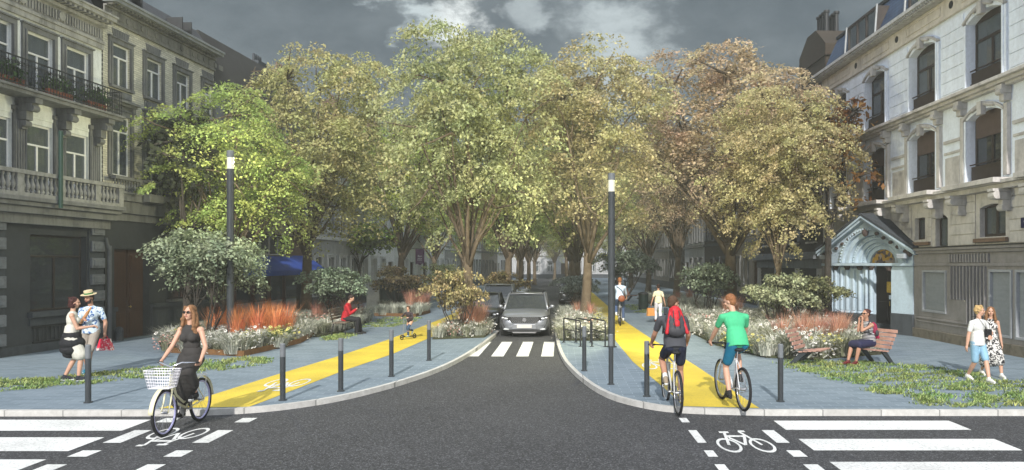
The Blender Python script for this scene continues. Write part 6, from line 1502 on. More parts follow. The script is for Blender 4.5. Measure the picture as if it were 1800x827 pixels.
    # clothes
    if top:
        m = MB(); torso(m, .013, low=(toplen > 0)); 
        if toplen > 0: hz0 = -.02-toplen*.12; v0 = len(m.v); m.lathe([(.80, hz0+.004), (1.0, hz0), (1.0, hz0+.03), (.96, .12), (.86, .22)], n=20); m.v[v0:] = [tuple(P0+T @ Vector((v[0]*.181*(1 if not fem else .98), v[1]*.139, v[2]))) for v in m.v[v0:]]
        if sleeve > 0:
            for sh_, e, w_ in A:
                q = sh_.lerp(e, min(1, sleeve*1.0)) if sleeve <= 1 else e; cap(m, sh_, q, .058, .054 if sleeve < 1 else .05)
                if sleeve > 1: cap(m, e, e.lerp(w_, min(.97, sleeve-1)), .053, .043)
        fuse(m, 'top', top, t, max(.009, vox), 3)
    if bottom:
        m = MB(); ell(m, P0+up*.05, (.16, .118, .12), g=.012); 
        for h_, kn, an in Lg:
            if blen <= 1: cap(m, h_, h_.lerp(kn, blen), .098, .098-.022*blen)
            else: cap(m, h_, kn, .098, .07); cap(m, kn, kn.lerp(an, min(.97, blen-1)), .07, .062)
        fuse(m, 'trousers' if blen > 1.2 else 'shorts', bottom, t, max(.009, vox), 3)
    if skirt:
        mt, ln, wd = skirt; m = MB(); ell(m, P0+up*.08, (.15, .11, .12), g=.016)
        def along(g_, L2):
            h_, kn, an = g_; tot = .44+.42; dist = ln*tot
            return [(h_, 0.1), (h_.lerp(kn, min(1, dist/.44)), min(1, dist/.44))]+([(kn.lerp(an, (dist-.44)/.42), 1.6)] if dist > .44 else [])
        c0 = along(Lg[0], 0); c1 = along(Lg[1], 0)
        for (a0, f0), (a1, f1) in zip(zip(c0, c1), zip(c0[1:], c1[1:])):
            (p0a, u0), (p0b, _) = a0, f0; (p1a, u1), (p1b, _) = a1, f1
            r0 = .10+wd*.0; r1 = .095+wd*.08
            for q in [j/9 for j in range(10)]: cap(m, p0a.lerp(p0b, q), p1a.lerp(p1b, q), r0+(r1-r0)*q, r0+(r1-r0)*q)
        fuse(m, 'skirt', mt, t, max(.010, vox), 10)
    if shoe:
        for i in (0, 1):
            an = Lg[i][2]; td = Vector(toes[i]) if toes else Vector((0, 1, 0)); td.normalize(); m = MB(); dn = Vector((0, 0, -.048)) if abs(td.z) < .5 else td*.0+Vector((0, 0, -.04))
            cap(m, an-td*.045+dn, an+td*.155+dn*1.15, .036, .028); cap(m, an-td*.03+dn, an+td*.09+dn, .042, .038); m.sphere(an+td*.05+dn*.7, (.036, .05, .035), 10, 8); cap(m, an-td*.02+dn, an+Vector((0, 0, .0)), .04, .041)
            sh_o = fuse(m, 'shoe', shoe[0], t, .008, 2)
            m = MB(); a = an-td*.06+dn*1.55; c_ = an+td*.165+dn*1.75; cap(m, a, c_, .03, .026, 10); so_ = MB(); so_.v = [(v[0], v[1], min(v[2], max(a.z, c_.z)+.008)) for v in m.v]; so_.f = m.f; so_.mi = m.mi; so_.build1('sole', shoe[1], sh_o)
            if sock: m = MB(); cap(m, an+Vector((0, 0, -.01)), an.lerp(Lg[i][1], .17), .041, .043); m.build1('sock', sock, t, smooth=True)
    # hair, face
    if hair:
        m = MB(); m.sphere(hl((0, -.024, .035)), (.082, .092, .092), 16, 12, M=Hm); m.sphere(hl((0, -.045, -.01)), (.07, .065, .08), 14, 10, M=Hm)
        if hairstyle == 'long':
            for sd in (-1, 0, 1): 
                a = hl((sd*.065, -.035-.02*(sd == 0), -.02)); q = hl((sd*.095, -.03-.05*(sd == 0), -.17)); z = hl((sd*.105, .01-.10*(sd == 0), -.30)); cap(m, a, q, .042, .045); cap(m, q, z, .045, .022)
            g_ = random.Random(4)
            for q in range(34): sd = g_.choice((-1, 1)); z = g_.uniform(-.33, .0); m.sphere(hl((sd*g_.uniform(.07, .125), g_.uniform(-.07, .03), z)), g_.uniform(.018, .032), 7, 5)
            for sd in (-1, 1): cap(m, hl((sd*.05, .05, .085)), hl((sd*.082, .02, -.02)), .025, .03); cap(m, hl((sd*.082, .02, -.02)), hl((sd*.10, .035, -.2)), .03, .028)
        elif hairstyle == 'bob':
            for sd in (-1, 0, 1):
                for q in range(3): m.sphere(hl((sd*.06, -.04-.015*(q % 2), .03-q*.05)), .05-.004*q, 10, 8)
            g_ = random.Random(5)
            for q in range(40): m.sphere(hl((g_.uniform(-.09, .09), g_.uniform(-.11, .02), g_.uniform(-.1, .11))), .02, 6, 5)
        elif hairstyle == 'mop':
            g_ = random.Random(9)
            for q in range(46): a = g_.uniform(0, 6.28); z = g_.uniform(-.03, .1); r_ = .082*math.sqrt(max(.1, 1-(z/.13)**2)); m.sphere(hl((math.cos(a)*r_, -.02+math.sin(a)*r_*1.05, z+.02)), .024, 6, 5)
        elif hairstyle == 'bun': m.sphere(hl((0, -.10, .06)), .05, 10, 8)
        fuse(m, 'hair', hair, t, .008, 2)
    ey = mat('eye_dark', (.02, .015, .012), .3) if 'eye_dark' not in bpy.data.materials else bpy.data.materials['eye_dark']; lp = bpy.data.materials.get('lips') or mat('lips', (.35, .10, .08), .5)
    if glasses:
        m = MB()
        for sd in (-1, 1): m.sphere(hl((sd*.034, .09, .008)), (.028, .010, .021), 12, 8, M=Hm); m.tube([hl((sd*.06, .085, .012)), hl((sd*.078, .02, .008))], .004, 5)
        m.tube([hl((-.01, .1, .012)), hl((.01, .1, .012))], .004, 5); m.build1('sunglasses', bpy.data.materials.get('dark_lens') or mat('dark_lens', (.008, .006, .006), .1), t, smooth=True)
    else:
        for sd in (-1, 1): m = MB(); m.sphere(hl((sd*.031, .082, .006)), (.013, .008, .007), 8, 6, M=Hm); m.build1('eye', ey, t, smooth=True)
    m = MB(); m.sphere(hl((0, .083, -.056)), (.024, .008, .007), 8, 6, M=Hm); m.build1('mouth', lp, t, smooth=True)
    if beard:
        m = MB(); m.sphere(hl((0, .034, -.072)), (.058, .055, .048), 12, 8, M=Hm)
        for sd in (-1, 1): cap(m, hl((sd*.064, .01, -.02)), hl((sd*.045, .045, -.075)), .016, .022)
        fuse(m, 'beard', beard, t, .007, 2)
    if hat:
        m = MB(); Mh = Matrix.Translation(hl((0, -.008, .075))) @ Hm.to_4x4()
        v0 = len(m.v); m.lathe([(.155, 0), (.158, .008), (.09, .014), (.086, .085), (.08, .095), (.02, .096)], n=28); m.v = [tuple(Mh @ Vector(v)) for v in m.v]; h_ = m.build1('straw_hat', mat('pale_straw', (.55, .45, .28), .85, .15, 30, .4, 80), t)
        m = MB(); m.lathe([(.0905, .012), (.0895, .045)], n=28); m.v = [tuple(Mh @ Vector(v)) for v in m.v]; m.build1('hat_band', mono('green_ribbon', (.03, .16, .05)), h_)
    t['_'] = 0; del t['_']
    return t, dict(sh=sh, A=A, Lg=Lg, hc=hc, P0=P0, up=up, fw=fw, rt=rt, nb=nb, s=s)
def to_world(t, p): return Matrix.LocRotScale(t.location, t.rotation_euler, t.scale) @ Vector(p)

def bicycle(loc, rz, label, framec, s=1.0, tyre='tyre', step=False, basket=False, rack=False, crank=0.0, rimc=None, blue=False):
    """heads along local +y; crank = angle of the right pedal"""
    t = empty('bicycle', loc, rz, label, 'bicycle', None); t.scale = (s,)*3
    fm = mat('frame_paint_'+label.split()[0]+label.split()[1], framec, .35, .06, 3, coat=.4); r = .345; yf, yr = .54, -.53; bb = Vector((0, -.09, .29))
    for yy in (yf, yr):
        m = MB(); n = 32; m.tube([(0, yy+math.cos(6.283*k/n)*(r-.02), r+math.sin(6.283*k/n)*(r-.02)) for k in range(n)], .0225, 8, closed=True); w_ = m.build1('wheel', M['tyre'], t, smooth=True)
        m = MB(); m.tube([(0, yy+math.cos(6.283*k/n)*(r-.05), r+math.sin(6.283*k/n)*(r-.05)) for k in range(n)], .014, 6, closed=True); m.build1('rim', rimc or M['rim'], w_, smooth=True)
        m = MB()
        for k in range(18): a = 6.283*k/18; m.cyl((.025*(-1)**k, yy, r), (0, yy+math.cos(a)*(r-.05), r+math.sin(a)*(r-.05)), .0017, n=4)
        m.cyl((-.04, yy, r), (.04, yy, r), .02, n=8); m.build1('spokes', M['rim'], w_)
        if blue and False: pass
    m = MB(); st = Vector((0, -.235, .80)); hd = Vector((0, .36, .84)); hb = Vector((0, .40, .68)); ra = Vector((0, yr, r))
    m.tube([bb, st], .017, 8)
    if step: m.tube([hb, (0, .2, .42), bb+Vector((0, .04, .02))], .021, 8); m.tube([hd, (0, .22, .55), (0, .0, .40), (0, -.14, .44)], .017, 8)
    else: m.tube([hd-Vector((0, -.005, .03)), st-Vector((0, 0, .04))], .016, 8); m.tube([hb, bb], .019, 8)
    m.tube([hd+Vector((0, -.01, .04)), hb-Vector((0, -.01, .03))], .02, 8)
    for sx in (-.055, .055): m.tube([bb+Vector((sx*.4, 0, 0)), (sx, yr+.1, r), (sx, yr, r)], .011, 6); m.tube([st+Vector((sx*.3, 0, -.05)), (sx, yr+.03, r+.05), (sx, yr, r)], .009, 6)
    m.build1('frame', fm, t, smooth=True)
    m = MB()
    for sx in (-.05, .05): m.tube([(sx*.9, .415, .68), (sx, .47, .5), (sx, yf, r)], [.015, .013, .01], 6)
    m.tube([(-.05, .415, .69), (.05, .415, .69)], .016, 6); m.build1('fork', fm, t, smooth=True)
    m = MB(); m.tube([hd, (0, .335, .98)], .013, 8)
    if step: pts = [(-.29, .10, 1.02), (-.27, .22, 1.03), (-.16, .36, 1.05), (0, .37, .985), (.16, .36, 1.05), (.27, .22, 1.03), (.29, .10, 1.02)]
    else: pts = [(-.31, .33, 1.0), (-.15, .37, .99), (0, .38, .98), (.15, .37, .99), (.31, .33, 1.0)]; m.tube([(0, .335, .98), (0, .38, .98)], .015, 6)
    m.tube(pts, .012, 8); hb_ = m.build1('handlebar', M['chrome'] if step else M['plastic'], t, smooth=True)
    m = MB()
    for sx in (-1, 1): a = Vector(pts[0] if sx < 0 else pts[-1]); c = Vector(pts[1] if sx < 0 else pts[-2]); cap(m, a, a.lerp(c, .7 if step else .55), .018, .017, 8)
    m.build1('grip', M['plastic'], hb_, smooth=True)
    m = MB(); m.tube([st-Vector((0, 0, .02)), (0, -.262, .93)], .013, 8); m.build1('seat_post', M['chrome'], t)
    m = MB(); m.sphere((0, -.33, .95), (.085, .1, .035), 12, 8); m.sphere((0, -.2, .95), (.035, .13, .025), 12, 8); fuse(m, 'saddle', M['plastic'], t, .01, 2)
    m = MB(); m.cyl((.05, bb.y, bb.z), (.058, bb.y, bb.z), .095, n=20); m.cyl((-.07, bb.y, bb.z), (.08, bb.y, bb.z), .018, n=8)
    ped = []
    for sx in (1, -1):
        a = crank+(0 if sx > 0 else math.pi); e = bb+Vector((sx*.085, math.cos(a)*.17, math.sin(a)*.17)); m.tube([bb+Vector((sx*.07, 0, 0)), e], .012, 6); ped.append(e+Vector((sx*.055, 0, 0)))
    m.tube([(.055, bb.y, bb.z+.09), (.055, yr, r+.035)], .004, 4); m.tube([(.055, bb.y, bb.z-.09), (.055, yr, r-.035)], .004, 4); m.build1('crankset', M['rim'], t)
    for e in ped: m = MB(); m.box(e.x-.045, e.x+.045, e.y-.04, e.y+.04, e.z-.012, e.z+.012); m.build1('pedal', M['plastic'], t)
    if step:
        for yy, a0, a1 in ((yf, .1, 2.2), (yr, .9, 3.1)):
            m = MB(); n = 14; vs = []
            for k in range(n+1):
                a = a0+(a1-a0)*k/n
                for xx in (-.032, .032): vs.append((xx, yy+math.cos(a)*(r+.03), r+math.sin(a)*(r+.03)))
            m.add(vs, [(2*k, 2*k+1, 2*k+3, 2*k+2) for k in range(n)]); o = m.build1('mudguard', fm, t, smooth=True); so_ = o.modifiers.new('s', 'SOLIDIFY'); so_.thickness = .004
    if basket:
        m = MB(); 
        def bp(u, v, z): return (u*(.15+.05*z/.26), .60+v*(.105+.035*z/.26), .72+z)
        for z in (0, .045, .09, .135, .18, .225, .26):
            q = [bp(-1, -1, z), bp(1, -1, z), bp(1, 1, z), bp(-1, 1, z)]; m.tube(q, .0035 if z < .26 else .006, 4, closed=True)
        for k in range(11):
            u = -1+.2*k
            for v in (-1, 1): m.tube([bp(u, v, 0), bp(u, v, .26)], .0028, 4)
        for k in range(8):
            v = -1+2*k/7
            for u in (-1, 1): m.tube([bp(u, v, 0), bp(u, v, .26)], .0028, 4)
            m.tube([bp(-1, v, 0), bp(1, v, 0)], .0028, 4)
        m.build1('basket', mat('white_wire', (.75, .73, .78), .5), t)
        m = MB(); m.tube([(0, .37, .97), (0, .5, .9)], .01, 6); m.tube([(0, .42, .7), (0, .55, .73)], .01, 6); m.build1('basket_bracket', M['chrome'], t)
    if rack:
        m = MB()
        for sx in (-.06, 0, .06): m.tube([(sx, -.28, .74), (sx, -.62, .74)], .006, 5)
        for sx in (-.06, .06): m.tube([(sx, -.6, .74), (sx, yr, r)], .006, 5)
        m.tube([(-.06, -.62, .74), (.06, -.62, .74)], .006, 5); m.build1('luggage_rack', M['white_frame'] if step else M['rim'], t)
    return t, ped
BR = mono('brown_hair', (.07, .035, .018), .7, .3, 30, .5, 60); GI = mono('ginger_hair', (.22, .09, .035), .7, .3, 30, .5, 60); BL_ = mono('blond_hair', (.42, .28, .12), .7, .3, 30, .5, 60); DK = mono('dark_hair', (.025, .012, .010), .7, .3, 30, .5, 60); HB = mono('honey_brown_hair', (.20, .10, .045), .7, .4, 20, .5, 60)
WHT = mono('white_cotton', (.62, .61, .58)); BLK = mono('black_cotton', (.012, .012, .014)); WS = mono('white_rubber', (.6, .6, .58)); BS = mono('black_rubber', (.02, .02, .02))

# woman on the cream bicycle, riding towards the camera
def ride(x, y, rz, blabel, plabel, s, framec, crank, lean, head, bike_kw, hx=.29, **kw):
    bk, ped = bicycle((x, y, kw.pop('z', 0)), rz, blabel, framec, s, crank=crank, **bike_kw)
    lift = Vector((0, -.06, .085)); step = bike_kw.get('step'); hy, hz = (.13, 1.045) if step else (.30, 1.02)
    p, d = person(bk.location.copy(), rz, plabel, pelvis=(0, -.275, 1.045), lean=lean, head=head, hands=((-hx, hy-.085, hz+.02), (hx, hy-.085, hz+.02)), feet=(ped[1]+lift, ped[0]+lift), s=s, elbow=((-.5, -.2, -1), (.5, -.2, -1)), curl=(1.1, 1.1), **kw)
    return bk, p, d
skirt_dk = mono('charcoal_dress', (.035, .032, .03), .85, .2, 4)
ride(-5.97, 11.72, R(180), 'cream step-through bicycle with white wire basket crossing the road on the left', 'long-haired woman in dark grey tank dress and sunglasses riding the cream bicycle', 1.04, (.68, .64, .42), R(-115), (6, 0, -4), (-12, 4),
     dict(step=True, basket=True, rack=True, rimc=mat('violet_rim', (.42, .40, .62), .4)), fem=True, skin=SKIN, top=skirt_dk, sleeve=0, skirt=(skirt_dk, .80, .55), hair=HB, hairstyle='long', glasses=True, shoe=(BLK, WS), vox=.007)
mtb = dict()
navy = mono('navy_shorts', (.012, .016, .035)); tur = mono('teal_blue_shorts', (.01, .13, .22)); grt = mono('green_tshirt', (.06, .40, .19), .85, .12, 5, .3, 14); gry = mono('dark_grey_shirt', (.05, .052, .06))
_, pr_, dr_ = ride(1.99, 13.22, R(2), 'silver mountain bicycle under the red-backpack cyclist leaving the road', 'cyclist in dark shirt and navy shorts with a red backpack seen from behind', 1.11, (.5, .5, .48), R(-62), (24, 0, 3), (-58, -8),
     mtb, z=.02, skin=SKIN2, top=gry, sleeve=.62, toplen=.3, bottom=navy, blen=.62, hair=BR, shoe=(mono('tan_trainer', (.25, .2, .14)), WS), sock=WHT, vox=.0075, wide=1.04)
_, pg_, dg_ = ride(3.05, 13.15, R(6), 'silver bicycle with black tyres under the green-shirted cyclist', 'ginger cyclist in green t-shirt and teal shorts seen from behind on the yellow lane', 1.08, (.55, .55, .56), R(40), (20, 0, 4), (48, -14),
     mtb, z=.1, skin=SKIN, top=grt, sleeve=.6, toplen=.35, bottom=tur, blen=.72, hair=GI, shoe=(BS, BS), vox=.0075, wide=1.08)
_, pd_, dd_ = ride(2.45, 30.6, R(-2), 'distant bicycle with luggage rack and red rear light on the right yellow lane', 'distant cyclist in white shirt with a brown shoulder bag', 1.06, (.3, .3, .3), R(-40), (14, 0, 0), (0, 0),
     dict(rack=True), z=.1, skin=SKIN, top=mono('pale_blue_shirt', (.45, .54, .66)), sleeve=1.4, toplen=.3, bottom=mono('blue_denim', (.05, .08, .16)), blen=1.9, hair=GI, shoe=(WS, WS), vox=.012)
# rucksack of the first cyclist
red = mono('red_rucksack', (.42, .012, .02), .6, .15, 6, .3, 20); gbag = mono('charcoal_rucksack', (.04, .04, .045), .6, .2, 6, .3, 20)
def pack(t, d, label, m1, m2, w_=.16, h0=.14, h1=.50, dep=.10, vox=.01, straps=True):
    P0, up, fw, rt = d['P0'], d['up'], d['fw'], d['rt']; b_ = empty('backpack', t.location.copy(), t.rotation_euler[2], label, 'backpack'); b_.scale = t.scale
    TM = Matrix((rt, fw, up)).transposed()
    m = MB(); c = P0-fw*(.125+dep*.5)
    for z, ww, dd in ((h0+.06, w_, dep), (h0+.16, w_, dep*1.05), ((h0+h1)/2+.05, w_*.95, dep), (h1-.06, w_*.82, dep*.85)): m.sphere(c+up*z, (ww, dd, .12), 14, 10, M=TM)
    fuse(m, 'bag_body', m2, b_, vox, 3)
    m = MB(); 
    for z, ww in ((h0+.14, w_*.42), (h0+.26, w_*.5), (h1-.1, w_*.46), (h1+.0, w_*.5)): m.sphere(c-fw*dep*.62+up*z, (ww, dep*.55, .08), 12, 8, M=TM)
    for sd in (-1, 1): cap(m, c-fw*dep*.5+rt*sd*.07+up*(h1+.02), c-fw*dep*.35+rt*sd*(w_*.95)+up*(h0+.0), .026, .03)
    fuse(m, 'front_pocket', m1, b_, vox, 2)
    m = MB()
    for sd in (-1, 1):
        m.tube([c-fw*dep*1.05+rt*sd*.045+up*(h1-.02), c-fw*dep*1.22+rt*sd*.05+up*((h0+h1)/2), c-fw*dep*1.08+rt*sd*.04+up*(h0+.05)], .008, 5)
        m.tube([c+fw*.02+rt*sd*.06+up*(h1-.02), P0+fw*.0+rt*sd*.105+up*.525, P0+fw*.118+rt*sd*.115+up*.42, P0+fw*.09+rt*sd*.15+up*.24, c+rt*sd*w_*.9+up*(h0+.05)], .016, 6)
    m.tube([c+up*(h1+.02)+rt*.03, c+up*(h1+.08), c+up*(h1+.02)-rt*.03], .008, 5); m.build1('strap', gbag, b_, smooth=True)
    for sd in (-1, 1): m = MB(); m.sphere(c+rt*sd*(w_+.0)+up*(h0+.12), (.03, .05, .08), 10, 8, M=TM); m.build1('side_pocket', gbag, b_, smooth=True)
    return b_
pack(pr_, dr_, 'red and charcoal backpack worn by the cyclist in navy shorts', red, gbag, w_=.17, dep=.105)
t = empty('shoulder_bag', to_world(pd_, dd_['P0']+Vector((.06, -.2, .0))), 0, 'brown leather bag on the distant cyclist in white', 'bag'); m = MB(); m.sphere((0, 0, 0), (.15, .07, .14)); fuse(m, 'bag_body', mono('brown_leather', (.2, .06, .025), .5), t, .012); m = MB(); m.tube([(.12, .02, .1), (0, .12, .35), (-.2, .2, .5)], .012, 5); m.build1('strap', BLK, t)

# couple on the left
dress_w = mono('off_white_dress', (.55, .53, .46))
pw_, dw_ = person((-10.55, 15.95, .1), R(-62), 'dark-haired woman in off-white dress with black wrap talking to the man in a straw hat', pelvis=(0, 0, .92), lean=(3, 0, 0), head=(0, -4), hands=((-.12, .34, 1.1), (.1, .36, 1.12)), feet=((-.11, -.12, .085), (.12, .14, .085)),
       s=1.03, fem=True, skin=SKIN, top=dress_w, sleeve=0, toplen=.3, skirt=(dress_w, .46, .45), hair=mono('dark_auburn_hair', (.05, .015, .012), .7, .3, 30, .5, 60), hairstyle='bob', shoe=(mono('black_canvas', (.02, .022, .03)), WS), curl=(.9, .9), elbow=((-.3, -.5, -1), (.3, -.5, -1)))
m = MB(); P0 = dw_['P0']
for (c, r_) in (((0, 0, .13), (.155, .115, .12)), ((0, .01, 0), (.215, .18, .14)), ((0, .02, -.14), (.25, .235, .16)), ((-.02, .03, -.27), (.25, .24, .13)), ((-.06, .0, -.38), (.16, .16, .09))): m.sphere(P0+Vector(c), (r_[0]+.006, r_[1]+.006, r_[2]), 14, 10)
fuse(m, 'black_wrap', BLK, pw_, .011, 3)
flor = cloth2('blue_floral_shirt', (.50, .58, .62), (.04, .11, .30), 13, .56); flor_n = flor
pm_, dm_ = person((-10.85, 17.1, .1), R(187), 'bearded man in straw hat and blue floral shirt holding a baguette', pelvis=(0, 0, .93), lean=(0, 0, 0), head=(-22, -12), hands=((-.31, .06, .86), (.03, .28, 1.17)), feet=((-.02, .2, .085), (.13, -.12, .085)),
       s=1.06, skin=SKIN2, top=flor, sleeve=.68, toplen=.45, bottom=mono('stone_shorts', (.30, .26, .22)), blen=.95, hair=DK, beard=DK, hat=True, shoe=(mono('teal_espadrille', (.02, .16, .25)), WS), curl=(1.1, 1.1), elbow=((-.5, -.6, -.3), (.7, -.3, -1)))
w0 = to_world(pm_, dm_['A'][1][2])
t = empty('baguette', w0, 0, 'golden baguette in brown paper in the raised hand of the man with the straw hat', 'bread'); d_ = Vector((.62, -.1, .85)).normalized()
m = MB(); cap(m, -d_*.08, d_*.20, .034, .036); m.build1('paper_bag', mono('brown_paper', (.40, .2, .09)), t, smooth=True); m = MB(); cap(m, d_*.16, d_*.34, .032, .018); m.build1('loaf', mono('bread_crust', (.48, .23, .08)), t, smooth=True)
w0 = to_world(pm_, dm_['A'][0][2])+Vector((.02, -.02, -.09))
t = empty('shopping_bag', w0, 0, 'red and white patterned shopping bag held by the man in the straw hat', 'bag')
m = MB(); m.add([(-.15, -.05, -.3), (.15, -.05, -.3), (.15, .05, -.3), (-.15, .05, -.3), (-.10, -.02, -.04), (.10, -.02, -.04), (.10, .02, -.04), (-.10, .02, -.04)], [(0, 3, 2, 1), (4, 5, 6, 7), (0, 1, 5, 4), (1, 2, 6, 5), (2, 3, 7, 6), (3, 0, 4, 7)]); m.v = [(a*1.15, b*1.4, c) for a, b, c in m.v]
m.build1('bag_body', cloth2('red_white_bag', (.50, .01, .04), (.6, .52, .48), 12, .55), t); m = MB(); m.tube([(-.07, 0, -.05), (-.03, 0, .02), (.03, 0, .02), (.07, 0, -.05)], .01, 6); m.build1('handle', mono('red_handle', (.4, .02, .04)), t)

# couple on the right
pc_, dc_ = person((8.95, 15.85, .1), R(192), 'blond man in white t-shirt and pale denim shorts walking on the right pavement', pelvis=(0, 0, .91), lean=(2, 0, 4), head=(46, 0), hands=((-.14, .2, 1.05), (.30, .0, .80)), feet=((.02, .36, .09), (.04, -.26, .12)), toes=((0, 1, -.05), (0, 1, -.3)),
       s=.93, skin=SKIN, top=mono('white_tshirt', (.60, .60, .58)), sleeve=.62, toplen=.5, bottom=mono('pale_denim', (.22, .38, .50)), blen=.92, hair=BL_, hairstyle='mop', shoe=(WHT, WS), curl=(.9, .5), elbow=((-1, -.3, -.6), (.6, -.8, -.2)))
pf_, df_ = person((9.62, 16.55, .1), R(176), 'smiling long-haired woman in black and white patterned dress and white shoes', pelvis=(0, 0, .90), lean=(1, 0, -3), head=(-20, 0), hands=((-.24, .08, .78), (.18, .22, 1.02)), feet=((-.12, .30, .09), (.08, -.26, .12)), toes=((0, 1, 0), (0, 1, -.3)),
       s=.90, fem=True, skin=SKIN, top=(bw := cloth2('black_white_print', (.015, .015, .018), (.6, .58, .55), 16, .5)), sleeve=0, skirt=(bw, .66, .5), hair=HB, hairstyle='long', shoe=(WHT, WS), curl=(.5, .9), elbow=((-.6, -.8, -.2), (.8, -.5, -.8)))
w0 = to_world(pc_, dc_['P0']+Vector((-.12, .17, .22)))
t = empty('camera_bag', w0, R(192), 'small black camera bag hanging from a neck cord of the blond man', 'camera bag'); m = MB(); m.box(-.065, .065, -.04, .04, -.1, .07); m.build('bag_body', BLK, t, bevel=.012)
m = MB(); m.tube([(-.05, -.0, .07), (-.02, -.01, .2), (.08, -.07, .33), (.16, -.2, .33)], .005, 5); m.tube([(.05, -.0, .07), (.12, -.02, .2), (.2, -.07, .33), (.22, -.2, .33)], .005, 5); m.build('cord', BLK, t)

# seated woman with magenta backpack, man in red jacket
ps_, ds_ = person((7.78, 18.62, .1), R(112), 'woman in striped top and navy skirt sitting on the lounge seat, eating with both hands', pelvis=(0, 0, .535), lean=(10, 0, 0), head=(0, 2), hands=((-.05, .27, 1.07), (.045, .28, 1.06)), feet=((-.08, .50, .085), (.1, .58, .085)),
       s=1.02, fem=True, skin=SKIN2, top=cloth2('navy_striped_top', (.012, .014, .04), (.5, .48, .46), 9, .6, 'stripe'), sleeve=0, toplen=.3, skirt=(mono('navy_skirt', (.018, .018, .05)), .5, .1), hair=mono('dark_red_brown_hair', (.06, .02, .015), .7, .3, 30), hairstyle='bun', glasses=True,
       shoe=(mono('dark_red_loafer', (.10, .012, .012), .4), BS), curl=(1.0, 1.0), elbow=((-.3, -.2, -1), (.3, -.2, -1)))
pack(ps_, ds_, 'magenta backpack on the back of the seated woman in the striped top', mono('magenta_bag', (.30, .015, .06), .6), mono('magenta_bag_dark', (.22, .012, .045), .6), w_=.13, h0=.08, h1=.38, dep=.07)
pj_, dj_ = person((-7.72, 26.55, .1), R(-84), 'person in red jacket and black trousers reading on the wooden bench', pelvis=(0, 0, .545), lean=(12, 0, 0), head=(0, -26), hands=((-.08, .36, .84), (.08, .36, .84)), feet=((-.12, .50, .085), (.13, .42, .085)),
       s=1.05, skin=SKIN, top=mono('red_jacket', (.36, .012, .02), .8, .2, 5, .5, 12), sleeve=1.95, toplen=.6, bottom=BLK, blen=1.95, hair=DK, shoe=(BS, BS), curl=(.9, .9), vox=.01, elbow=((-.6, -.3, -1), (.6, -.3, -1)), wide=1.2)
t = empty('book', to_world(pj_, (0, .46, .88)), R(-84), 'dark book in the hands of the person in the red jacket', 'book'); m = MB(); m.box(-.11, 0, -.01, .01, -.01, .15); m.box(0, .11, -.01, .01, -.01, .15); m.v = [(a, b-abs(a)*.3, c) for a, b, c in m.v]; m.build('cover', BLK, t)
# woman in white walking away with an orange bag
pv_, dv_ = person((4.22, 31.8, .1), R(6), 'dark-haired woman in cream blouse and white trousers walking away with an orange bag', pelvis=(0, 0, .92), lean=(2, 0, 0), head=(0, -5), hands=((-.33, .05, .82), (.30, -.02, .82)), feet=((-.06, .28, .1), (.06, -.2, .12)), toes=((0, 1, .1), (0, 1, -.3)),
       s=.95, fem=True, skin=SKIN2, top=mono('cream_blouse', (.60, .54, .38)), sleeve=.6, toplen=.15, bottom=mono('white_trousers', (.66, .64, .68)), blen=1.85, hair=DK, hairstyle='bun', shoe=(mono('brown_sandal', (.12, .04, .03)), BS), curl=(1, .8), vox=.011, legw=1.15)
t = empty('shopping_bag', to_world(pv_, (-.35, .05, .72)), R(20), 'orange paper shopping bag in the left hand of the woman in white trousers', 'bag'); m = MB(); m.add([(-.17, -.07, -.4), (.17, -.07, -.4), (.17, .07, -.4), (-.17, .07, -.4), (-.15, -.05, -.06), (.15, -.05, -.06), (.15, .05, -.06), (-.15, .05, -.06)], [(0, 3, 2, 1), (4, 5, 6, 7), (0, 1, 5, 4), (1, 2, 6, 5), (2, 3, 7, 6), (3, 0, 4, 7)]); m.build1('bag_body', mono('orange_paper', (.50, .22, .06)), t)
m = MB(); m.tube([(-.07, 0, -.07), (-.03, 0, .04), (.03, 0, .04), (.07, 0, -.07)], .008, 5); m.build1('handle', BLK, t)
t = empty('shopping_bag', to_world(pv_, (.33, -.02, .72)), 0, 'dark bag in the right hand of the woman in white trousers', 'bag'); m = MB(); m.box(-.09, .09, -.04, .04, -.38, -.06); m.build('bag_body', mono('dark_blue_bag', (.015, .02, .03)), t, bevel=.02); m = MB(); m.tube([(-.05, 0, -.07), (0, 0, .04), (.05, 0, -.07)], .008, 5); m.build1('handle', BLK, t)
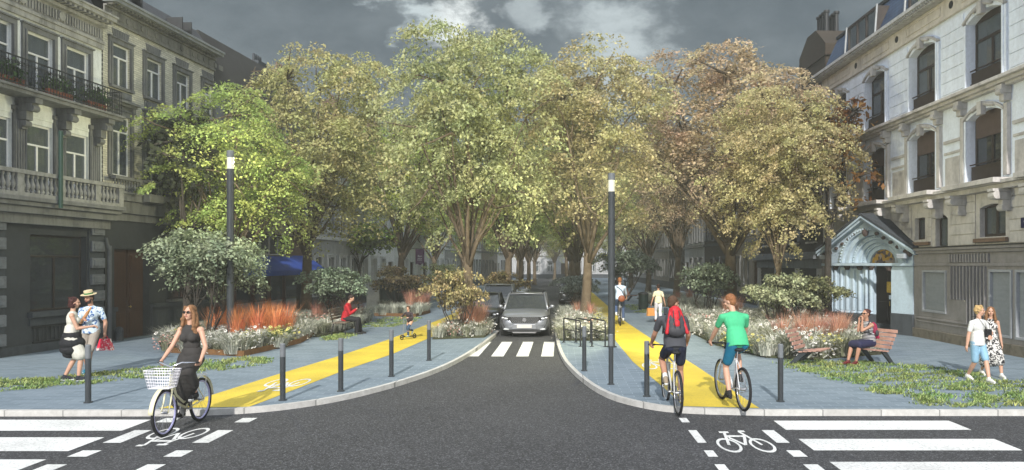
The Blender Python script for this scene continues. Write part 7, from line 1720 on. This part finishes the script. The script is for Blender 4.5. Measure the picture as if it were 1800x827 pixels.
# child on a scooter
sx_, sy_ = -5.08, 24.75
t = empty('kick_scooter', (sx_, sy_, .1), R(150), 'black and green kick scooter ridden by the child on the left yellow lane', 'scooter'); t.scale = (.82,)*3
m = MB(); m.box(-.06, .06, -.30, .22, .09, .115); m.tube([(0, .2, .1), (0, .33, .18)], .025, 6); m.build('deck', M['plastic'], t, bevel=.01)
m = MB(); m.tube([(0, .38, .11), (0, .33, .2), (0, .27, .86)], .018, 8); m.tube([(-.2, .25, .86), (0, .27, .87), (.2, .25, .86)], .014, 8); m.build1('steering_column', M['post_lt'], t, smooth=True)
for yy in (.40, -.36): m = MB(); m.tube([(0, yy+math.cos(6.283*k/18)*.085, .1+math.sin(6.283*k/18)*.085) for k in range(18)], .022, 6, closed=True); m.cyl((-.015, yy, .1), (.015, yy, .1), .03, n=8); m.build1('wheel', M['tyre'], t)
m = MB(); m.box(-.03, .03, -.05, .2, .1155, .12); m.build('grip_tape', mono('lime_grip', (.12, .4, .05)), t)
pk_, dk_ = person((sx_, sy_, .1), R(150), 'small child in dark jacket and jeans kicking along on the scooter', pelvis=(0, -.12, .98), lean=(18, 0, 6), head=(10, 2), hands=((-.24, .3, 1.18), (.24, .3, 1.18)), feet=((0.0, .02, .20), (.16, -.52, .42)), toes=((0, 1, 0), (0, .5, -.8)),
       s=.62, skin=SKIN, top=mono('dark_jacket', (.04, .03, .035)), sleeve=1.8, toplen=.3, bottom=mono('child_jeans', (.03, .06, .11)), blen=1.9, hair=BR, hairstyle='mop', shoe=(mono('pale_trainer', (.45, .5, .55)), WS), curl=(1, 1), vox=.013, legw=1.25, wide=1.1)
# ---------------------------------------------------------------- light haze down the avenue
hb = MB(); hb.box(-70, 70, -30, 165, -1.1, 22); hz_ = bpy.data.materials.new('haze_air'); hz_.use_nodes = True; n_ = hz_.node_tree; n_.nodes.clear()
ho = n_.nodes.new('ShaderNodeOutputMaterial'); hv = n_.nodes.new('ShaderNodeVolumePrincipled'); hv.inputs['Color'].default_value = (.86, .88, .80, 1); hv.inputs['Density'].default_value = .0019; hv.inputs['Anisotropy'].default_value = .1
n_.links.new(hv.outputs[0], ho.inputs['Volume']); tag(hb.build('haze', hz_), 'thin pale haze filling the avenue under the trees', kind='stuff')
